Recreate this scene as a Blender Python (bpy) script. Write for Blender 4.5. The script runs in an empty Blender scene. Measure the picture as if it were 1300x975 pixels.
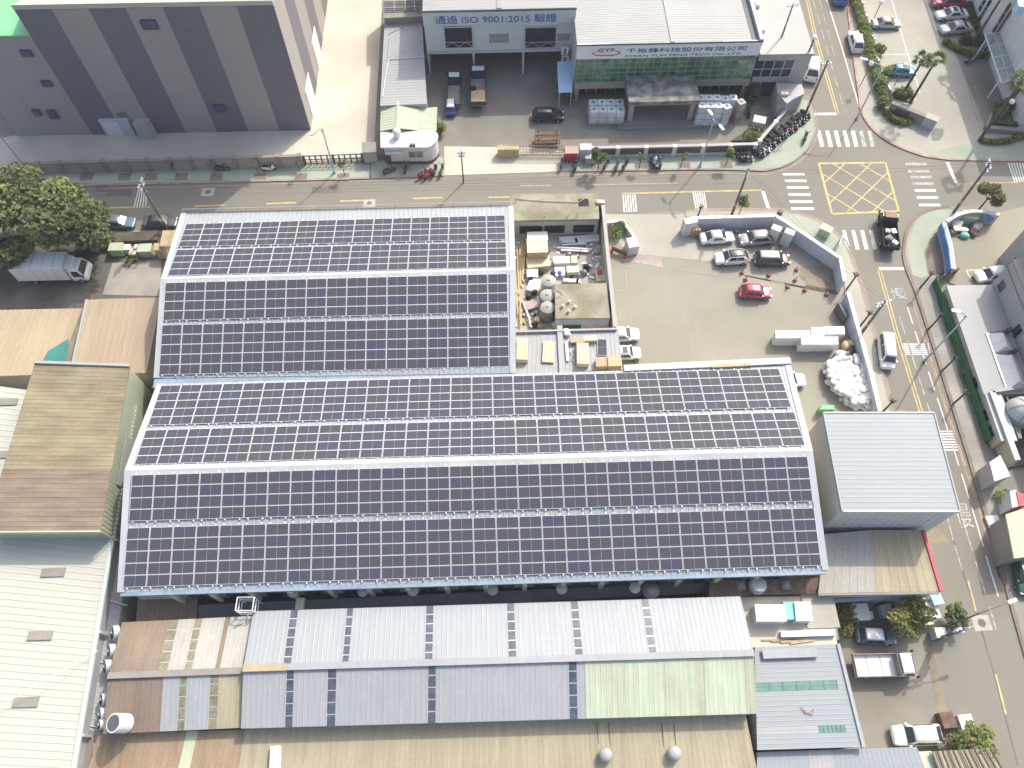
import bpy, math, random
from mathutils import Vector, Matrix
random.seed(7)
R = math.radians
scene = bpy.context.scene

# ------------------------------------------------------------------ camera
FPX, PITCH, CAMH = 990.0, R(61.75), 72.0          # focal length for a 1300 px wide frame, tilt below the horizon, metres up
cam_data = bpy.data.cameras.new('camera')
cam = bpy.data.objects.new('camera', cam_data)
scene.collection.objects.link(cam)
cam.location = (0, 0, CAMH)
cam.rotation_euler = (math.pi / 2 - PITCH, 0, 0)
cam_data.sensor_fit = 'HORIZONTAL'
cam_data.angle = 2 * math.atan(650 / FPX)
cam_data.clip_start, cam_data.clip_end = 1.0, 3000.0
scene.camera = cam
# ------------------------------------------------------------------ sky and sun
SUN = Vector((0.58, 0.78, 0.98)).normalized()
world = bpy.data.worlds.new('World'); scene.world = world
world.use_nodes = True
wn = world.node_tree.nodes; bg = wn['Background']
sky = wn.new('ShaderNodeTexSky'); sky.sky_type = 'NISHITA'; sky.sun_disc = False
sky.sun_elevation = math.asin(SUN.z); sky.sun_rotation = math.atan2(SUN.x, SUN.y)
sky.air_density = 1.0; sky.dust_density = 5.0; sky.ozone_density = 1.0
world.node_tree.links.new(sky.outputs[0], bg.inputs[0]); bg.inputs[1].default_value = 0.15
sd = bpy.data.lights.new('sun', 'SUN'); sd.energy = 2.05; sd.angle = R(0.6); sd.color = (1.0, 0.965, 0.87)
so = bpy.data.objects.new('sun', sd); scene.collection.objects.link(so)
so.rotation_euler = SUN.to_track_quat('Z', 'Y').to_euler(); so.location = SUN * 200
vs = scene.view_settings
vs.view_transform = 'Standard'; vs.look = 'None'; vs.gamma = 1.0; vs.use_curve_mapping = False; vs.exposure = 1.0

# ------------------------------------------------------------------ survey: bearing on the plan sheet (1300 x 975) + height -> metres
_F = Vector((0, math.cos(PITCH), -math.sin(PITCH))); _U = Vector((0, math.sin(PITCH), math.cos(PITCH)))
def ray(x, y): return _F + Vector((1, 0, 0)) * ((x - 650) / FPX) - _U * ((y - 487.5) / FPX)
def W(x, y, z=0.0):
    d = ray(x, y); t = (z - CAMH) / d.z
    return Vector((d.x * t, d.y * t, z))
def tile(ox, oy, s): return lambda x, y, z=0.0: W(ox + x / s, oy + y / s, z)
Z1 = tile(0, 0, 2.708); Z2 = tile(460, 0, 4.333); Z3 = tile(720, 0, 3.824); Z4 = tile(1000, 0, 4.333)
Z5 = tile(620, 220, 3.75); Z6 = tile(860, 240, 4.063); Z7 = tile(1060, 200, 4.433); Z8 = tile(0, 200, 3.481)
Y1 = tile(0, 360, 2.868); Y2 = tile(0, 660, 3.094); Y3 = tile(280, 720, 3.611); Y4 = tile(620, 700, 3.544)
Y5 = tile(920, 660, 3.095); Y6 = tile(960, 400, 3.25); Y7 = tile(1120, 330, 2.711)
V1 = tile(1170, 320, 7.5); V2 = tile(1190, 430, 7.5); V3 = tile(1200, 560, 4.88); V4 = tile(1200, 0, 4.43)
V5 = tile(1040, 740, 6.5); V6 = tile(920, 720, 5.42); V7 = tile(640, 250, 5.735); V8 = tile(470, 0, 4.24)
U1 = tile(680, 160, 6.5); U2 = tile(860, 80, 6.5); U3 = tile(480, 140, 6.5); U4 = tile(100, 360, 6.094)
U5 = tile(960, 400, 7.5); U6 = tile(100, 740, 4.15); U7 = tile(1130, 200, 7.5); U8 = tile(360, 720, 2.6)
T1 = tile(150, 250, 6.5); T2 = tile(150, 450, 6.095); T3 = tile(140, 590, 5.735); T4 = tile(560, 250, 6.5)
T5 = tile(560, 400, 5.133); T6 = tile(860, 450, 6.5); T7 = tile(860, 590, 6.5)
YAW = R(1.9)
GX = Vector((math.cos(YAW), math.sin(YAW), 0)); GY = Vector((-math.sin(YAW), math.cos(YAW), 0)); UP = Vector((0, 0, 1))

# ------------------------------------------------------------------ materials
_mats = {}
def mat(name, col, rough=0.85, var=0.12, scale=0.35, fine=5.0, spec=0.3, metal=0.0, streak=None, tint=None, tint_amt=0.0, tint_scale=0.12, bump=0.0, bump_scale=30, rnd=0.0, emit=0.0, alpha=1.0, coat=0.0, leaf=False):
    if name in _mats: return _mats[name]
    m = bpy.data.materials.new(name); m.use_nodes = True
    N = m.node_tree.nodes; L = m.node_tree.links; b = N['Principled BSDF']
    b.inputs['Roughness'].default_value = rough; b.inputs['Metallic'].default_value = metal
    b.inputs['Specular IOR Level'].default_value = spec
    if coat: b.inputs['Coat Weight'].default_value = coat
    geo = N.new('ShaderNodeNewGeometry'); pos = geo.outputs['Position']
    def noise(sc, det=4, vec=None):
        n = N.new('ShaderNodeTexNoise'); n.inputs['Scale'].default_value = sc; n.inputs['Detail'].default_value = det
        L.new(vec if vec is not None else pos, n.inputs['Vector']); return n.outputs['Fac']
    def mapr(sock, a, c, lo=0.3, hi=0.7):
        r = N.new('ShaderNodeMapRange'); r.inputs[1].default_value = lo; r.inputs[2].default_value = hi
        r.inputs[3].default_value = a; r.inputs[4].default_value = c; L.new(sock, r.inputs[0]); return r.outputs[0]
    def mul(a, c):
        n = N.new('ShaderNodeMath'); n.operation = 'MULTIPLY'; L.new(a, n.inputs[0]); L.new(c, n.inputs[1]); return n.outputs[0]
    f = mul(mapr(noise(scale), 1 - var, 1 + var), mapr(noise(fine, 6), 1 - var * .7, 1 + var * .7))
    if streak:                                             # run-off streaks: noise stretched along one plan direction
        mp = N.new('ShaderNodeMapping'); L.new(pos, mp.inputs[0]); mp.inputs['Scale'].default_value = streak[0]
        f = mul(f, mapr(noise(1.0, 5, mp.outputs[0]), 1 - streak[1], 1 + streak[1] * .5))
    if rnd:
        oi = N.new('ShaderNodeObjectInfo'); f = mul(f, mapr(oi.outputs['Random'], 1 - rnd, 1 + rnd, 0, 1))
    base = N.new('ShaderNodeRGB'); base.outputs[0].default_value = (*col, 1); c0 = base.outputs[0]
    if tint:
        mx = N.new('ShaderNodeMix'); mx.data_type = 'RGBA'; L.new(c0, mx.inputs[6]); mx.inputs[7].default_value = (*tint, 1)
        L.new(mapr(noise(tint_scale, 6), 0, tint_amt, .42, .62), mx.inputs[0]); c0 = mx.outputs[2]
    vm = N.new('ShaderNodeVectorMath'); vm.operation = 'SCALE'; L.new(c0, vm.inputs[0]); L.new(f, vm.inputs['Scale'])
    L.new(vm.outputs[0], b.inputs['Base Color'])
    if bump:
        bp = N.new('ShaderNodeBump'); bp.inputs['Strength'].default_value = bump; bp.inputs['Distance'].default_value = .05
        L.new(noise(bump_scale, 5), bp.inputs['Height']); L.new(bp.outputs[0], b.inputs['Normal'])
    if leaf:                                               # thin leaves let light through
        tr = N.new('ShaderNodeBsdfTranslucent'); L.new(vm.outputs[0], tr.inputs[0]); ms = N.new('ShaderNodeMixShader'); ms.inputs[0].default_value = .4
        L.new(b.outputs[0], ms.inputs[1]); L.new(tr.outputs[0], ms.inputs[2]); L.new(ms.outputs[0], N['Material Output'].inputs[0])
    if alpha < 1:
        b.inputs['Alpha'].default_value = alpha
    m.diffuse_color = (*col, 1)
    _mats[name] = m
    return m
mat('asphalt', (.196, .185, .155), .9, .07, .08, 9, tint=(.17, .16, .134), tint_amt=.6, tint_scale=.05, bump=.2)
mat('asphalt_yard', (.19, .178, .148), .9, .12, .15, 7, tint=(.235, .215, .185), tint_amt=.7, tint_scale=.15)
mat('dark_asphalt', (.095, .088, .08), .9, .2, .3, 6, tint=(.13, .12, .105), tint_amt=.8, tint_scale=.3)
mat('lot_concrete', (.272, .260, .212), .9, .07, .06, 4, tint=(.232, .218, .172), tint_amt=.8, tint_scale=.10)
mat('pale_concrete', (.35, .338, .285), .9, .08, .1, 4, tint=(.30, .28, .235), tint_amt=.7, tint_scale=.12)
mat('white_concrete', (.50, .46, .38), .9, .06, .08, 3, tint=(.42, .38, .31), tint_amt=.7, tint_scale=.15)
mat('grey_concrete', (.24, .23, .21), .9, .12, .2, 5, tint=(.30, .28, .24), tint_amt=.8, tint_scale=.2)
mat('mossy_concrete', (.27, .25, .195), .92, .16, .4, 4, tint=(.19, .175, .11), tint_amt=.9, tint_scale=.35)
mat('green_paving', (.33, .36, .29), .88, .09, .3, 8, tint=(.22, .25, .20), tint_amt=.6, tint_scale=.3)
mat('brown_paving', (.20, .16, .13), .9, .14, .5, 8)
mat('brick_paving', (.21, .20, .165), .88, .1, .4, 9, tint=(.17, .16, .14), tint_amt=.6)
mat('kerb', (.27, .25, .22), .88, .15, .8, 6)
mat('red_line', (.36, .235, .195), .85, .25, .9, 6)
mat('yellow_line', (.47, .375, .17), .8, .22, 1.2, 8)
mat('white_line', (.62, .61, .58), .8, .12, 1.2, 8)
mat('worn_line', (.36, .35, .33), .85, .35, 2.0, 6)
mat('faded_orange_line', (.38, .27, .16), .85, .3, 1.2, 6)
mat('grey_line', (.36, .38, .40), .85, .3, 1.5, 6)
mat('patch', (.14, .13, .12), .9, .15, .4, 6)
mat('manhole', (.36, .34, .31), .8, .15, 1, 6)
# building stuffs
mat('metal_roof', (.245, .27, .285), .55, .03, .1, 3, spec=.4, streak=((.15, 2.2, 1), .05))
mat('metal_roof_dull', (.295, .305, .315), .55, .05, .1, 3, spec=.4, streak=((2.2, .15, 1), .08))
mat('metal_roof_bright', (.275, .295, .31), .5, .04, .1, 3, spec=.4, streak=((2.2, .15, 1), .08))
mat('hall_roof', (.29, .315, .33), .55, .06, .2, 4, spec=.4)
mat('hall_flashing', (.37, .39, .40), .5, .08, .3, 5, spec=.4)
mat('ridge_cap', (.41, .425, .41), .5, .1, .5, 5, spec=.4)
mat('valley_gutter', (.20, .26, .32), .5, .15, .5, 5)
mat('white_roof', (.42, .418, .36), .6, .03, .1, 3)
mat('white_sheet', (.31, .315, .31), .6, .05, .2, 4)
mat('truck_white', (.64, .64, .62), .5, .05, .4, 4)
mat('cream_roof', (.315, .32, .305), .6, .06, .2, 4)
mat('tan_roof', (.355, .29, .195), .75, .07, .15, 4, streak=((2.0, .15, 1), .1))
mat('tan_roof_dark', (.32, .255, .18), .75, .07, .15, 4, streak=((2.0, .15, 1), .08))
mat('olive_roof', (.25, .215, .135), .8, .1, .3, 4, tint=(.205, .165, .11), tint_amt=.7, tint_scale=.2, streak=((.25, 1.0, 1), .25))
mat('rust_roof', (.215, .168, .125), .85, .1, .4, 4, streak=((.25, 1.8, 1), .25))
mat('brown_roof', (.175, .138, .125), .8, .1, .25, 4, tint=(.245, .19, .115), tint_amt=.6, tint_scale=.14, streak=((2.2, .2, 1), .12))
mat('beige_roof', (.33, .292, .20), .8, .07, .15, 4, streak=((2.4, .15, 1), .16))
mat('beige_roof_brown', (.285, .215, .14), .8, .1, .2, 4, streak=((2.4, .15, 1), .18))
mat('green_roof', (.43, .49, .36), .7, .06, .2, 4, tint=(.36, .40, .28), tint_amt=.6, tint_scale=.25, streak=((2.4, .15, 1), .12))
mat('green_roof_dull', (.365, .39, .285), .7, .06, .2, 4, streak=((2.4, .15, 1), .12))
mat('pale_green_roof', (.40, .45, .31), .7, .06, .2, 4)
mat('dust_roof', (.30, .29, .25), .75, .1, .3, 4, tint=(.35, .345, .32), tint_amt=.6)
mat('skylight', (.07, .08, .105), .25, .3, 1.2, 4, spec=.6)
mat('skylight_olive', (.20, .185, .125), .5, .25, 1.0, 4)
mat('teal_skylight', (.11, .205, .18), .4, .15, .8, 4)
mat('steel_wall', (.46, .485, .48), .6, .05, .2, 4)
mat('tower_wall', (.52, .53, .505), .6, .04, .2, 3)
mat('sage_wall', (.33, .37, .28), .65, .06, .2, 4)
mat('grey_wall', (.36, .36, .34), .8, .08, .3, 5)
mat('white_wall', (.58, .57, .54), .8, .06, .3, 5, streak=((1.5, 1.5, .15), .1))
mat('blue_white_wall', (.47, .50, .54), .8, .06, .3, 5, streak=((1.5, 1.5, .15), .1))
mat('cream_wall', (.50, .46, .36), .85, .1, .4, 5, streak=((1.5, 1.5, .15), .2))
mat('stripe_dark', (.155, .15, .165), .7, .05, .1, 4)
mat('stripe_light', (.315, .29, .27), .75, .05, .1, 4)
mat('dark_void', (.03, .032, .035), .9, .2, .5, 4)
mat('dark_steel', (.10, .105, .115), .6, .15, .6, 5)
mat('galvanised', (.48, .51, .53), .45, .1, .8, 5, spec=.5, metal=.3)
mat('white_paint', (.62, .62, .61), .5, .04, .5, 5)
mat('maroon', (.13, .085, .08), .7, .12, .6, 5)
mat('green_mesh', (.035, .13, .05), .85, .15, .7, 5)
mat('bright_green', (.10, .36, .12), .7, .1, .5, 5)
mat('green_epoxy', (.19, .46, .24), .6, .06, .3, 4)
mat('blue_tarp', (.07, .20, .46), .55, .12, .5, 5, rnd=.1)
mat('light_blue_paint', (.35, .52, .62), .5, .08, .6, 5)
mat('teal_tarp', (.05, .19, .165), .7, .15, .8, 5)
mat('red_paint', (.50, .07, .10), .5, .1, .6, 5)
mat('pole_concrete', (.16, .145, .125), .85, .12, .8, 5)
mat('lamp_steel', (.34, .45, .52), .5, .06, .5, 5, metal=.2)
mat('lamp_globe', (.80, .79, .75), .4, .03, .5, 5)
mat('wire', (.05, .05, .055), .8, .1, .5, 5)
mat('rust', (.14, .095, .075), .9, .3, 2, 8)
mat('timber', (.42, .33, .20), .85, .18, 1.2, 8, rnd=.12)
mat('cardboard', (.42, .32, .20), .85, .12, 1.0, 6, rnd=.1)
mat('pale_card', (.56, .50, .36), .8, .08, 1.0, 6, rnd=.06)
mat('foam_white', (.66, .66, .64), .7, .04, .8, 5)
mat('bag_white', (.62, .62, .60), .75, .08, 1.5, 6, tint=(.45, .44, .40), tint_amt=.5, tint_scale=.8)
mat('foil', (.50, .54, .56), .35, .15, 1.4, 4, spec=.6, rnd=.12)
mat('foil_brown', (.30, .24, .23), .4, .15, 1.4, 4, spec=.5, rnd=.12)
mat('glass_dark', (.025, .035, .045), .08, .1, 1, 4, spec=.8)
mat('glass_green', (.06, .13, .085), .06, .45, .5, 2, spec=.9, tint=(.16, .24, .13), tint_amt=.9, tint_scale=.45)
mat('glass_pale', (.30, .36, .36), .1, .1, .5, 4, spec=.8, alpha=.55)
mat('mullion', (.30, .33, .33), .6, .05, 1, 5)
mat('portico_stone', (.125, .125, .115), .85, .2, .8, 6, tint=(.30, .29, .26), tint_amt=.6, tint_scale=.8)
mat('pink_stone', (.34, .28, .245), .8, .08, .5, 6)
mat('grey_stone', (.24, .225, .20), .85, .1, .5, 6)
mat('sign_panel', (.66, .67, .66), .55, .04, .3, 5)
mat('sign_blue', (.035, .10, .36), .6, .05, 1, 5)
mat('sign_navy', (.02, .05, .15), .6, .05, 1, 5)
mat('sign_red', (.50, .05, .05), .6, .05, 1, 5)
mat('window_blue', (.06, .075, .14), .3, .1, 1, 5, spec=.6)
mat('rubber', (.02, .02, .02), .9, .1, 2, 5)
mat('rim', (.36, .37, .38), .35, .1, 2, 5, metal=.6)
mat('headlamp', (.75, .77, .78), .15, .03, 2, 5, spec=.8)
mat('taillamp', (.38, .02, .02), .25, .05, 2, 5, spec=.6)
mat('chassis', (.035, .035, .038), .8, .2, 2, 5)
mat('tank_grey', (.42, .42, .40), .5, .08, .8, 5, spec=.5)
mat('tank_dark', (.20, .21, .22), .45, .08, .8, 5, spec=.5, metal=.3)
mat('bark', (.10, .08, .06), .95, .25, 2, 8)
mat('cone_orange', (.60, .11, .06), .6, .08, 1, 5)
mat('red_plastic', (.52, .04, .04), .5, .08, 1, 5)
mat('mud', (.22, .19, .14), .95, .2, .8, 6)
mat('soil', (.10, .085, .065), .95, .25, .8, 6)
mat('steel_plate', (.27, .23, .21), .6, .2, .8, 5)
mat('turquoise', (.20, .50, .42), .5, .08, .6, 5)
for nm, c, v in (('leaf_mid', (.215, .26, .11), .30), ('leaf_dark', (.145, .18, .085), .3), ('leaf_yellow', (.25, .26, .085), .25),
                 ('leaf_olive', (.18, .185, .085), .3), ('leaf_palm', (.10, .15, .05), .25), ('hedge_leaf', (.21, .225, .05), .25),
                 ('flower_leaf', (.17, .06, .07), .3), ('leaf_fresh', (.25, .31, .10), .25)):
    mat(nm, c, .7, v, 1.3, 3.5, spec=.25, leaf=True)

# solar glass: cell rows, centre gap and per-panel tone
def make_cells():
    m = bpy.data.materials.new('solar_cells'); m.use_nodes = True; N = m.node_tree.nodes; L = m.node_tree.links; b = N['Principled BSDF']
    tc = N.new('ShaderNodeTexCoord'); sp = N.new('ShaderNodeSeparateXYZ'); L.new(tc.outputs['Object'], sp.inputs[0])
    def line(sock, pitch, w):
        a = N.new('ShaderNodeMath'); a.operation = 'PINGPONG'; L.new(sock, a.inputs[0]); a.inputs[1].default_value = pitch / 2
        c = N.new('ShaderNodeMath'); c.operation = 'LESS_THAN'; L.new(a.outputs[0], c.inputs[0]); c.inputs[1].default_value = w; return c.outputs[0]
    mx = N.new('ShaderNodeMath'); mx.operation = 'MAXIMUM'; L.new(line(sp.outputs[1], .157, .010), mx.inputs[0]); L.new(line(sp.outputs[0], .158, .004), mx.inputs[1])
    oi = N.new('ShaderNodeObjectInfo'); cr = N.new('ShaderNodeValToRGB'); L.new(oi.outputs['Random'], cr.inputs[0])
    e = cr.color_ramp.elements; e[0].color = (.055, .057, .068, 1); e[1].color = (.050, .055, .088, 1)
    for p, c in ((.35, (.058, .058, .071, 1)), (.6, (.054, .058, .071, 1)), (.85, (.051, .056, .077, 1))):
        q = e.new(p); q.color = c
    mix = N.new('ShaderNodeMix'); mix.data_type = 'RGBA'; L.new(mx.outputs[0], mix.inputs[0]); L.new(cr.outputs[0], mix.inputs[6]); mix.inputs[7].default_value = (.105, .108, .12, 1)
    L.new(mix.outputs[2], b.inputs['Base Color']); b.inputs['Roughness'].default_value = .45; b.inputs['Specular IOR Level'].default_value = .06
    _mats['solar_cells'] = m
make_cells()
mat('panel_frame', (.66, .67, .69), .5, .03, 2, 5, spec=.4)

# ------------------------------------------------------------------ mesh helpers
class MB:
    def __init__(s): s.v = []; s.f = []; s.mi = []; s.m = 0
    def add(s, vs, fs):
        o = len(s.v); s.v += [Vector(p) for p in vs]; s.f += [tuple(i + o for i in f) for f in fs]; s.mi += [s.m] * len(fs); return s
    def hexa(s, b, t):                                      # bottom quad, top quad (both counter-clockwise from above)
        return s.add(list(b) + list(t), [(3, 2, 1, 0), (4, 5, 6, 7), (0, 1, 5, 4), (1, 2, 6, 5), (2, 3, 7, 6), (3, 0, 4, 7)])
    def box(s, x0, x1, y0, y1, z0, z1):
        return s.hexa([(x0, y0, z0), (x1, y0, z0), (x1, y1, z0), (x0, y1, z0)], [(x0, y0, z1), (x1, y0, z1), (x1, y1, z1), (x0, y1, z1)])
    def obox(s, c, ax, ay, az):                             # centre + three half-axis vectors
        c = Vector(c); ax = Vector(ax); ay = Vector(ay); az = Vector(az)
        return s.hexa([c - ax - ay - az, c + ax - ay - az, c + ax + ay - az, c - ax + ay - az], [c - ax - ay + az, c + ax - ay + az, c + ax + ay + az, c - ax + ay + az])
    def rbox(s, cx, cy, z0, sx, sy, sz, rot=0.0):           # box on z0 turned about z
        c, n = math.cos(rot), math.sin(rot)
        return s.obox((cx, cy, z0 + sz / 2), (c * sx / 2, n * sx / 2, 0), (-n * sy / 2, c * sy / 2, 0), (0, 0, sz / 2))
    def prism(s, poly, z0, z1):
        poly = [Vector((p[0], p[1], 0)) for p in poly]
        a = sum(poly[i].x * poly[(i + 1) % len(poly)].y - poly[(i + 1) % len(poly)].x * poly[i].y for i in range(len(poly)))
        if a < 0: poly.reverse()
        n = len(poly)
        return s.add([(p.x, p.y, z0) for p in poly] + [(p.x, p.y, z1) for p in poly],
                     [tuple(range(n - 1, -1, -1)), tuple(range(n, 2 * n))] + [(i, (i + 1) % n, n + (i + 1) % n, n + i) for i in range(n)])
    def slab(s, top, th):                                   # any planar quad/polygon with thickness straight down
        top = [Vector(p) for p in top]
        a = sum(top[i].x * top[(i + 1) % len(top)].y - top[(i + 1) % len(top)].x * top[i].y for i in range(len(top)))
        if a < 0: top.reverse()
        n = len(top); bot = [p - Vector((0, 0, th)) for p in top]
        return s.add(bot + top, [tuple(range(n - 1, -1, -1)), tuple(range(n, 2 * n))] + [(i, (i + 1) % n, n + (i + 1) % n, n + i) for i in range(n)])
    def tube(s, pts, r, n=6, r1=None):
        pts = [Vector(p) for p in pts]; r1 = r if r1 is None else r1; k = len(pts); vs = []; fs = []
        for i, p in enumerate(pts):
            d = (pts[min(i + 1, k - 1)] - pts[max(i - 1, 0)]).normalized()
            a = d.orthogonal().normalized() if abs(d.z) < .99 else Vector((1, 0, 0)); b = d.cross(a).normalized(); a = b.cross(d)
            rr = r + (r1 - r) * i / max(1, k - 1)
            vs += [p + (a * math.cos(2 * math.pi * j / n) + b * math.sin(2 * math.pi * j / n)) * rr for j in range(n)]
        for i in range(k - 1):
            for j in range(n): fs.append((i * n + j, i * n + (j + 1) % n, (i + 1) * n + (j + 1) % n, (i + 1) * n + j))
        fs.append(tuple(range(n - 1, -1, -1))); fs.append(tuple((k - 1) * n + j for j in range(n)))
        return s.add(vs, fs)
    def lathe(s, c, prof, n=16):                            # prof: (radius, z) list, bottom to top
        c = Vector(c); vs = []; fs = []
        for r, z in prof: vs += [c + Vector((r * math.cos(2 * math.pi * j / n), r * math.sin(2 * math.pi * j / n), z)) for j in range(n)]
        for i in range(len(prof) - 1):
            for j in range(n): fs.append((i * n + j, i * n + (j + 1) % n, (i + 1) * n + (j + 1) % n, (i + 1) * n + j))
        fs.append(tuple(range(n - 1, -1, -1))); fs.append(tuple((len(prof) - 1) * n + j for j in range(n)))
        return s.add(vs, fs)
    def loft(s, rings, cap=True):
        n = len(rings[0]); vs = [p for r in rings for p in r]; fs = []
        for i in range(len(rings) - 1):
            for j in range(n): fs.append((i * n + j, i * n + (j + 1) % n, (i + 1) * n + (j + 1) % n, (i + 1) * n + j))
        if cap: fs.append(tuple(range(n - 1, -1, -1))); fs.append(tuple((len(rings) - 1) * n + j for j in range(n)))
        return s.add(vs, fs)
    def ribbed(s, a, b, c, d, pitch=.35, h=.05, th=.08, frac=.28):   # corrugated sheet: a->b across the ribs, d->c the opposite edge
        a, b, c, d = map(Vector, (a, b, c, d)); n = max(2, int(round((b - a).length / pitch)))
        ts = []
        for i in range(n):
            ts += [(i / n, 0), ((i + 1 - frac) / n, 0), ((i + 1 - frac * .75) / n, h), ((i + 1 - frac * .25) / n, h)]
        ts.append((1, 0)); nrm = (b - a).cross(d - a).normalized()
        if nrm.z < 0: nrm = -nrm
        top0 = [a.lerp(b, t) + nrm * k for t, k in ts]; top1 = [d.lerp(c, t) + nrm * k for t, k in ts]
        lo = [a - nrm * th, b - nrm * th, c - nrm * th, d - nrm * th]
        m = len(ts); vs = top0 + top1 + lo; fs = [(i, i + 1, m + i + 1, m + i) for i in range(m - 1)]
        o = 2 * m
        fs += [(o + 3, o + 2, o + 1, o), tuple([o, o + 1] + list(range(m - 1, -1, -1))), tuple([o + 2, o + 3] + list(range(m, 2 * m))), (o + 3, o, 0, m), (o + 1, o + 2, 2 * m - 1, m - 1)]
        return s.add(vs, fs)
    def build(s, name, mt, parent=None, smooth=False, local=False, label=None, kind=None, round=False):
        off = Vector(parent['_o']) if (parent is not None and not local) else Vector((0, 0, 0))
        me = bpy.data.meshes.new(name)
        me.from_pydata([tuple(v - off) for v in s.v], [], s.f)
        mts = mt if isinstance(mt, (list, tuple)) else [mt]
        for q in mts: me.materials.append(_mats[q])
        if round: me.polygons.foreach_set('use_smooth', [True] * len(me.polygons))
        if len(mts) > 1: me.polygons.foreach_set('material_index', s.mi)
        if smooth: me.polygons.foreach_set('use_smooth', [True] * len(me.polygons))
        me.update()
        o = link(name, me, parent, label, kind, off=off)
        if round: sb_ = o.modifiers.new('rounding', 'SUBSURF'); sb_.levels = sb_.render_levels = 1
        return o
def link(name, me, parent=None, label=None, kind=None, off=(0, 0, 0)):
    o = bpy.data.objects.new(name, me); scene.collection.objects.link(o)
    if parent is not None: o.parent = parent
    o['_o'] = tuple(off) if parent is not None else (0.0, 0.0, 0.0)
    if label: o['label'] = label
    if kind: o['kind'] = kind
    return o
def thing(name, label, cat, loc=(0, 0, 0), group=None, rot=0.0):
    o = bpy.data.objects.new(name, None); scene.collection.objects.link(o); o.empty_display_size = .3
    o.location = loc; o.rotation_euler = (0, 0, rot); o['label'] = label; o['category'] = cat; o['_o'] = tuple(loc)
    if group: o['group'] = group
    return o
def tag(o, label, cat, group=None):
    o['label'] = label; o['category'] = cat
    if group: o['group'] = group
    return o
def struct(name, mb, mt): return mb.build(name, mt, kind='structure')
def copy_tree(o, parent=None):
    c = o.copy(); scene.collection.objects.link(c)
    if parent is not None: c.parent = parent
    for ch in o.children: copy_tree(ch, c)
    return c
def place(proto, used, loc, rot, label, group=None, scale=1.0):
    o = proto if not used else copy_tree(proto)
    o.location = loc; o.rotation_euler = (0, 0, rot); o.scale = (scale,) * 3
    o['label'] = label
    if group: o['group'] = group
    used.append(1); return o
def heading(a, b): return math.atan2(b.y - a.y, b.x - a.x)
class Face:                                                 # a vertical facade: u metres along it, z up, d out of it
    def __init__(s, a, b, flip=False):
        s.a = Vector((a[0], a[1], 0)); s.u = (Vector((b[0], b[1], 0)) - s.a); s.len = s.u.length; s.u.normalize()
        s.n = Vector((s.u.y, -s.u.x, 0)) * (-1 if flip else 1)
    def uz(s, x, y):
        d = ray(x, y); den = d.dot(s.n); t = (s.a - cam.location).dot(s.n) / den; p = cam.location + d * t
        return (p - s.a).dot(s.u), p.z
    def p(s, u, z, d=0): return s.a + s.u * u + UP * z + s.n * d
    def box(s, mb, u0, u1, z0, z1, d0, d1):
        c = s.p((u0 + u1) / 2, (z0 + z1) / 2, (d0 + d1) / 2)
        ay = s.n * abs(d1 - d0) / 2; ax = s.u * abs(u1 - u0) / 2
        if ax.cross(ay).z < 0: ax = -ax
        return mb.obox(c, ax, ay, UP * abs(z1 - z0) / 2)
GLYPHS = {}
def set_glyphs(body, ext=.02):                              # one mesh per character, spaced as in running text (made while the scene is still empty)
    def raw(s):
        cu = bpy.data.curves.new('lettering', 'FONT'); cu.body = s; cu.extrude = ext; cu.resolution_u = 3
        to = bpy.data.objects.new('lettering', cu); scene.collection.objects.link(to); bpy.context.view_layer.update()
        me = bpy.data.meshes.new_from_object(to.evaluated_get(bpy.context.evaluated_depsgraph_get())); bpy.data.objects.remove(to); return me
    def right(s): me = raw(s); r = max(v.co.x for v in me.vertices); bpy.data.meshes.remove(me); return r
    bar = right('l'); ms = []
    for i, ch in enumerate(body):
        if ch == ' ': continue
        me = raw(ch); dx = right(body[:i] + 'l') - bar if i else 0.0
        for v in me.vertices: v.co.x += dx
        ms.append(me)
    GLYPHS[body] = ms
for s_ in ('通過 ISO 9001:2015 驗證', '千裕鋒科技股份有限公司', 'CHIAN YUH FENG TECH CO.,LTD.', 'CYF', '慢', '慢 '): set_glyphs(s_)
# set flat on the road the extrusion keeps a glyph 20 mm proud at most
def text(body, name, mt, origin, ux, uy, parent, width, height):   # lettering, one object per character
    ms = GLYPHS.pop(body)
    xs = [v.co.x for me in ms for v in me.vertices]; ys = [v.co.y for me in ms for v in me.vertices]
    sx = width / (max(xs) - min(xs)); sy = height / (max(ys) - min(ys)); cx, cy = (max(xs) + min(xs)) / 2, (max(ys) + min(ys)) / 2
    ux = Vector(ux).normalized(); uy = Vector(uy).normalized(); uz = ux.cross(uy); off = Vector(parent['_o'])
    for me in ms:
        for v in me.vertices: v.co = Vector(origin) - off + ux * (v.co.x - cx) * sx + uy * (v.co.y - cy) * sy + uz * v.co.z
        me.materials.clear(); me.materials.append(_mats[mt]); link(name, me, parent, off=off)
def strip(mb, pts, w, z):                                   # flat ribbon along a plan polyline
    pts = [Vector((p.x, p.y, 0)) for p in pts]
    for i in range(len(pts) - 1):
        d = (pts[i + 1] - pts[i]).normalized(); n = Vector((-d.y, d.x, 0)) * w / 2
        a, b = pts[i], pts[i + 1]
        mb.add([(*(a - n).xy, z), (*(b - n).xy, z), (*(b + n).xy, z), (*(a + n).xy, z)], [(0, 1, 2, 3)])
    return mb
def arc(a, m, b, n=12):                                     # smooth bend a -> b pulled towards m
    return [a * (1 - t) ** 2 + m * 2 * t * (1 - t) + b * t * t for t in [i / n for i in range(n + 1)]]
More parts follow.
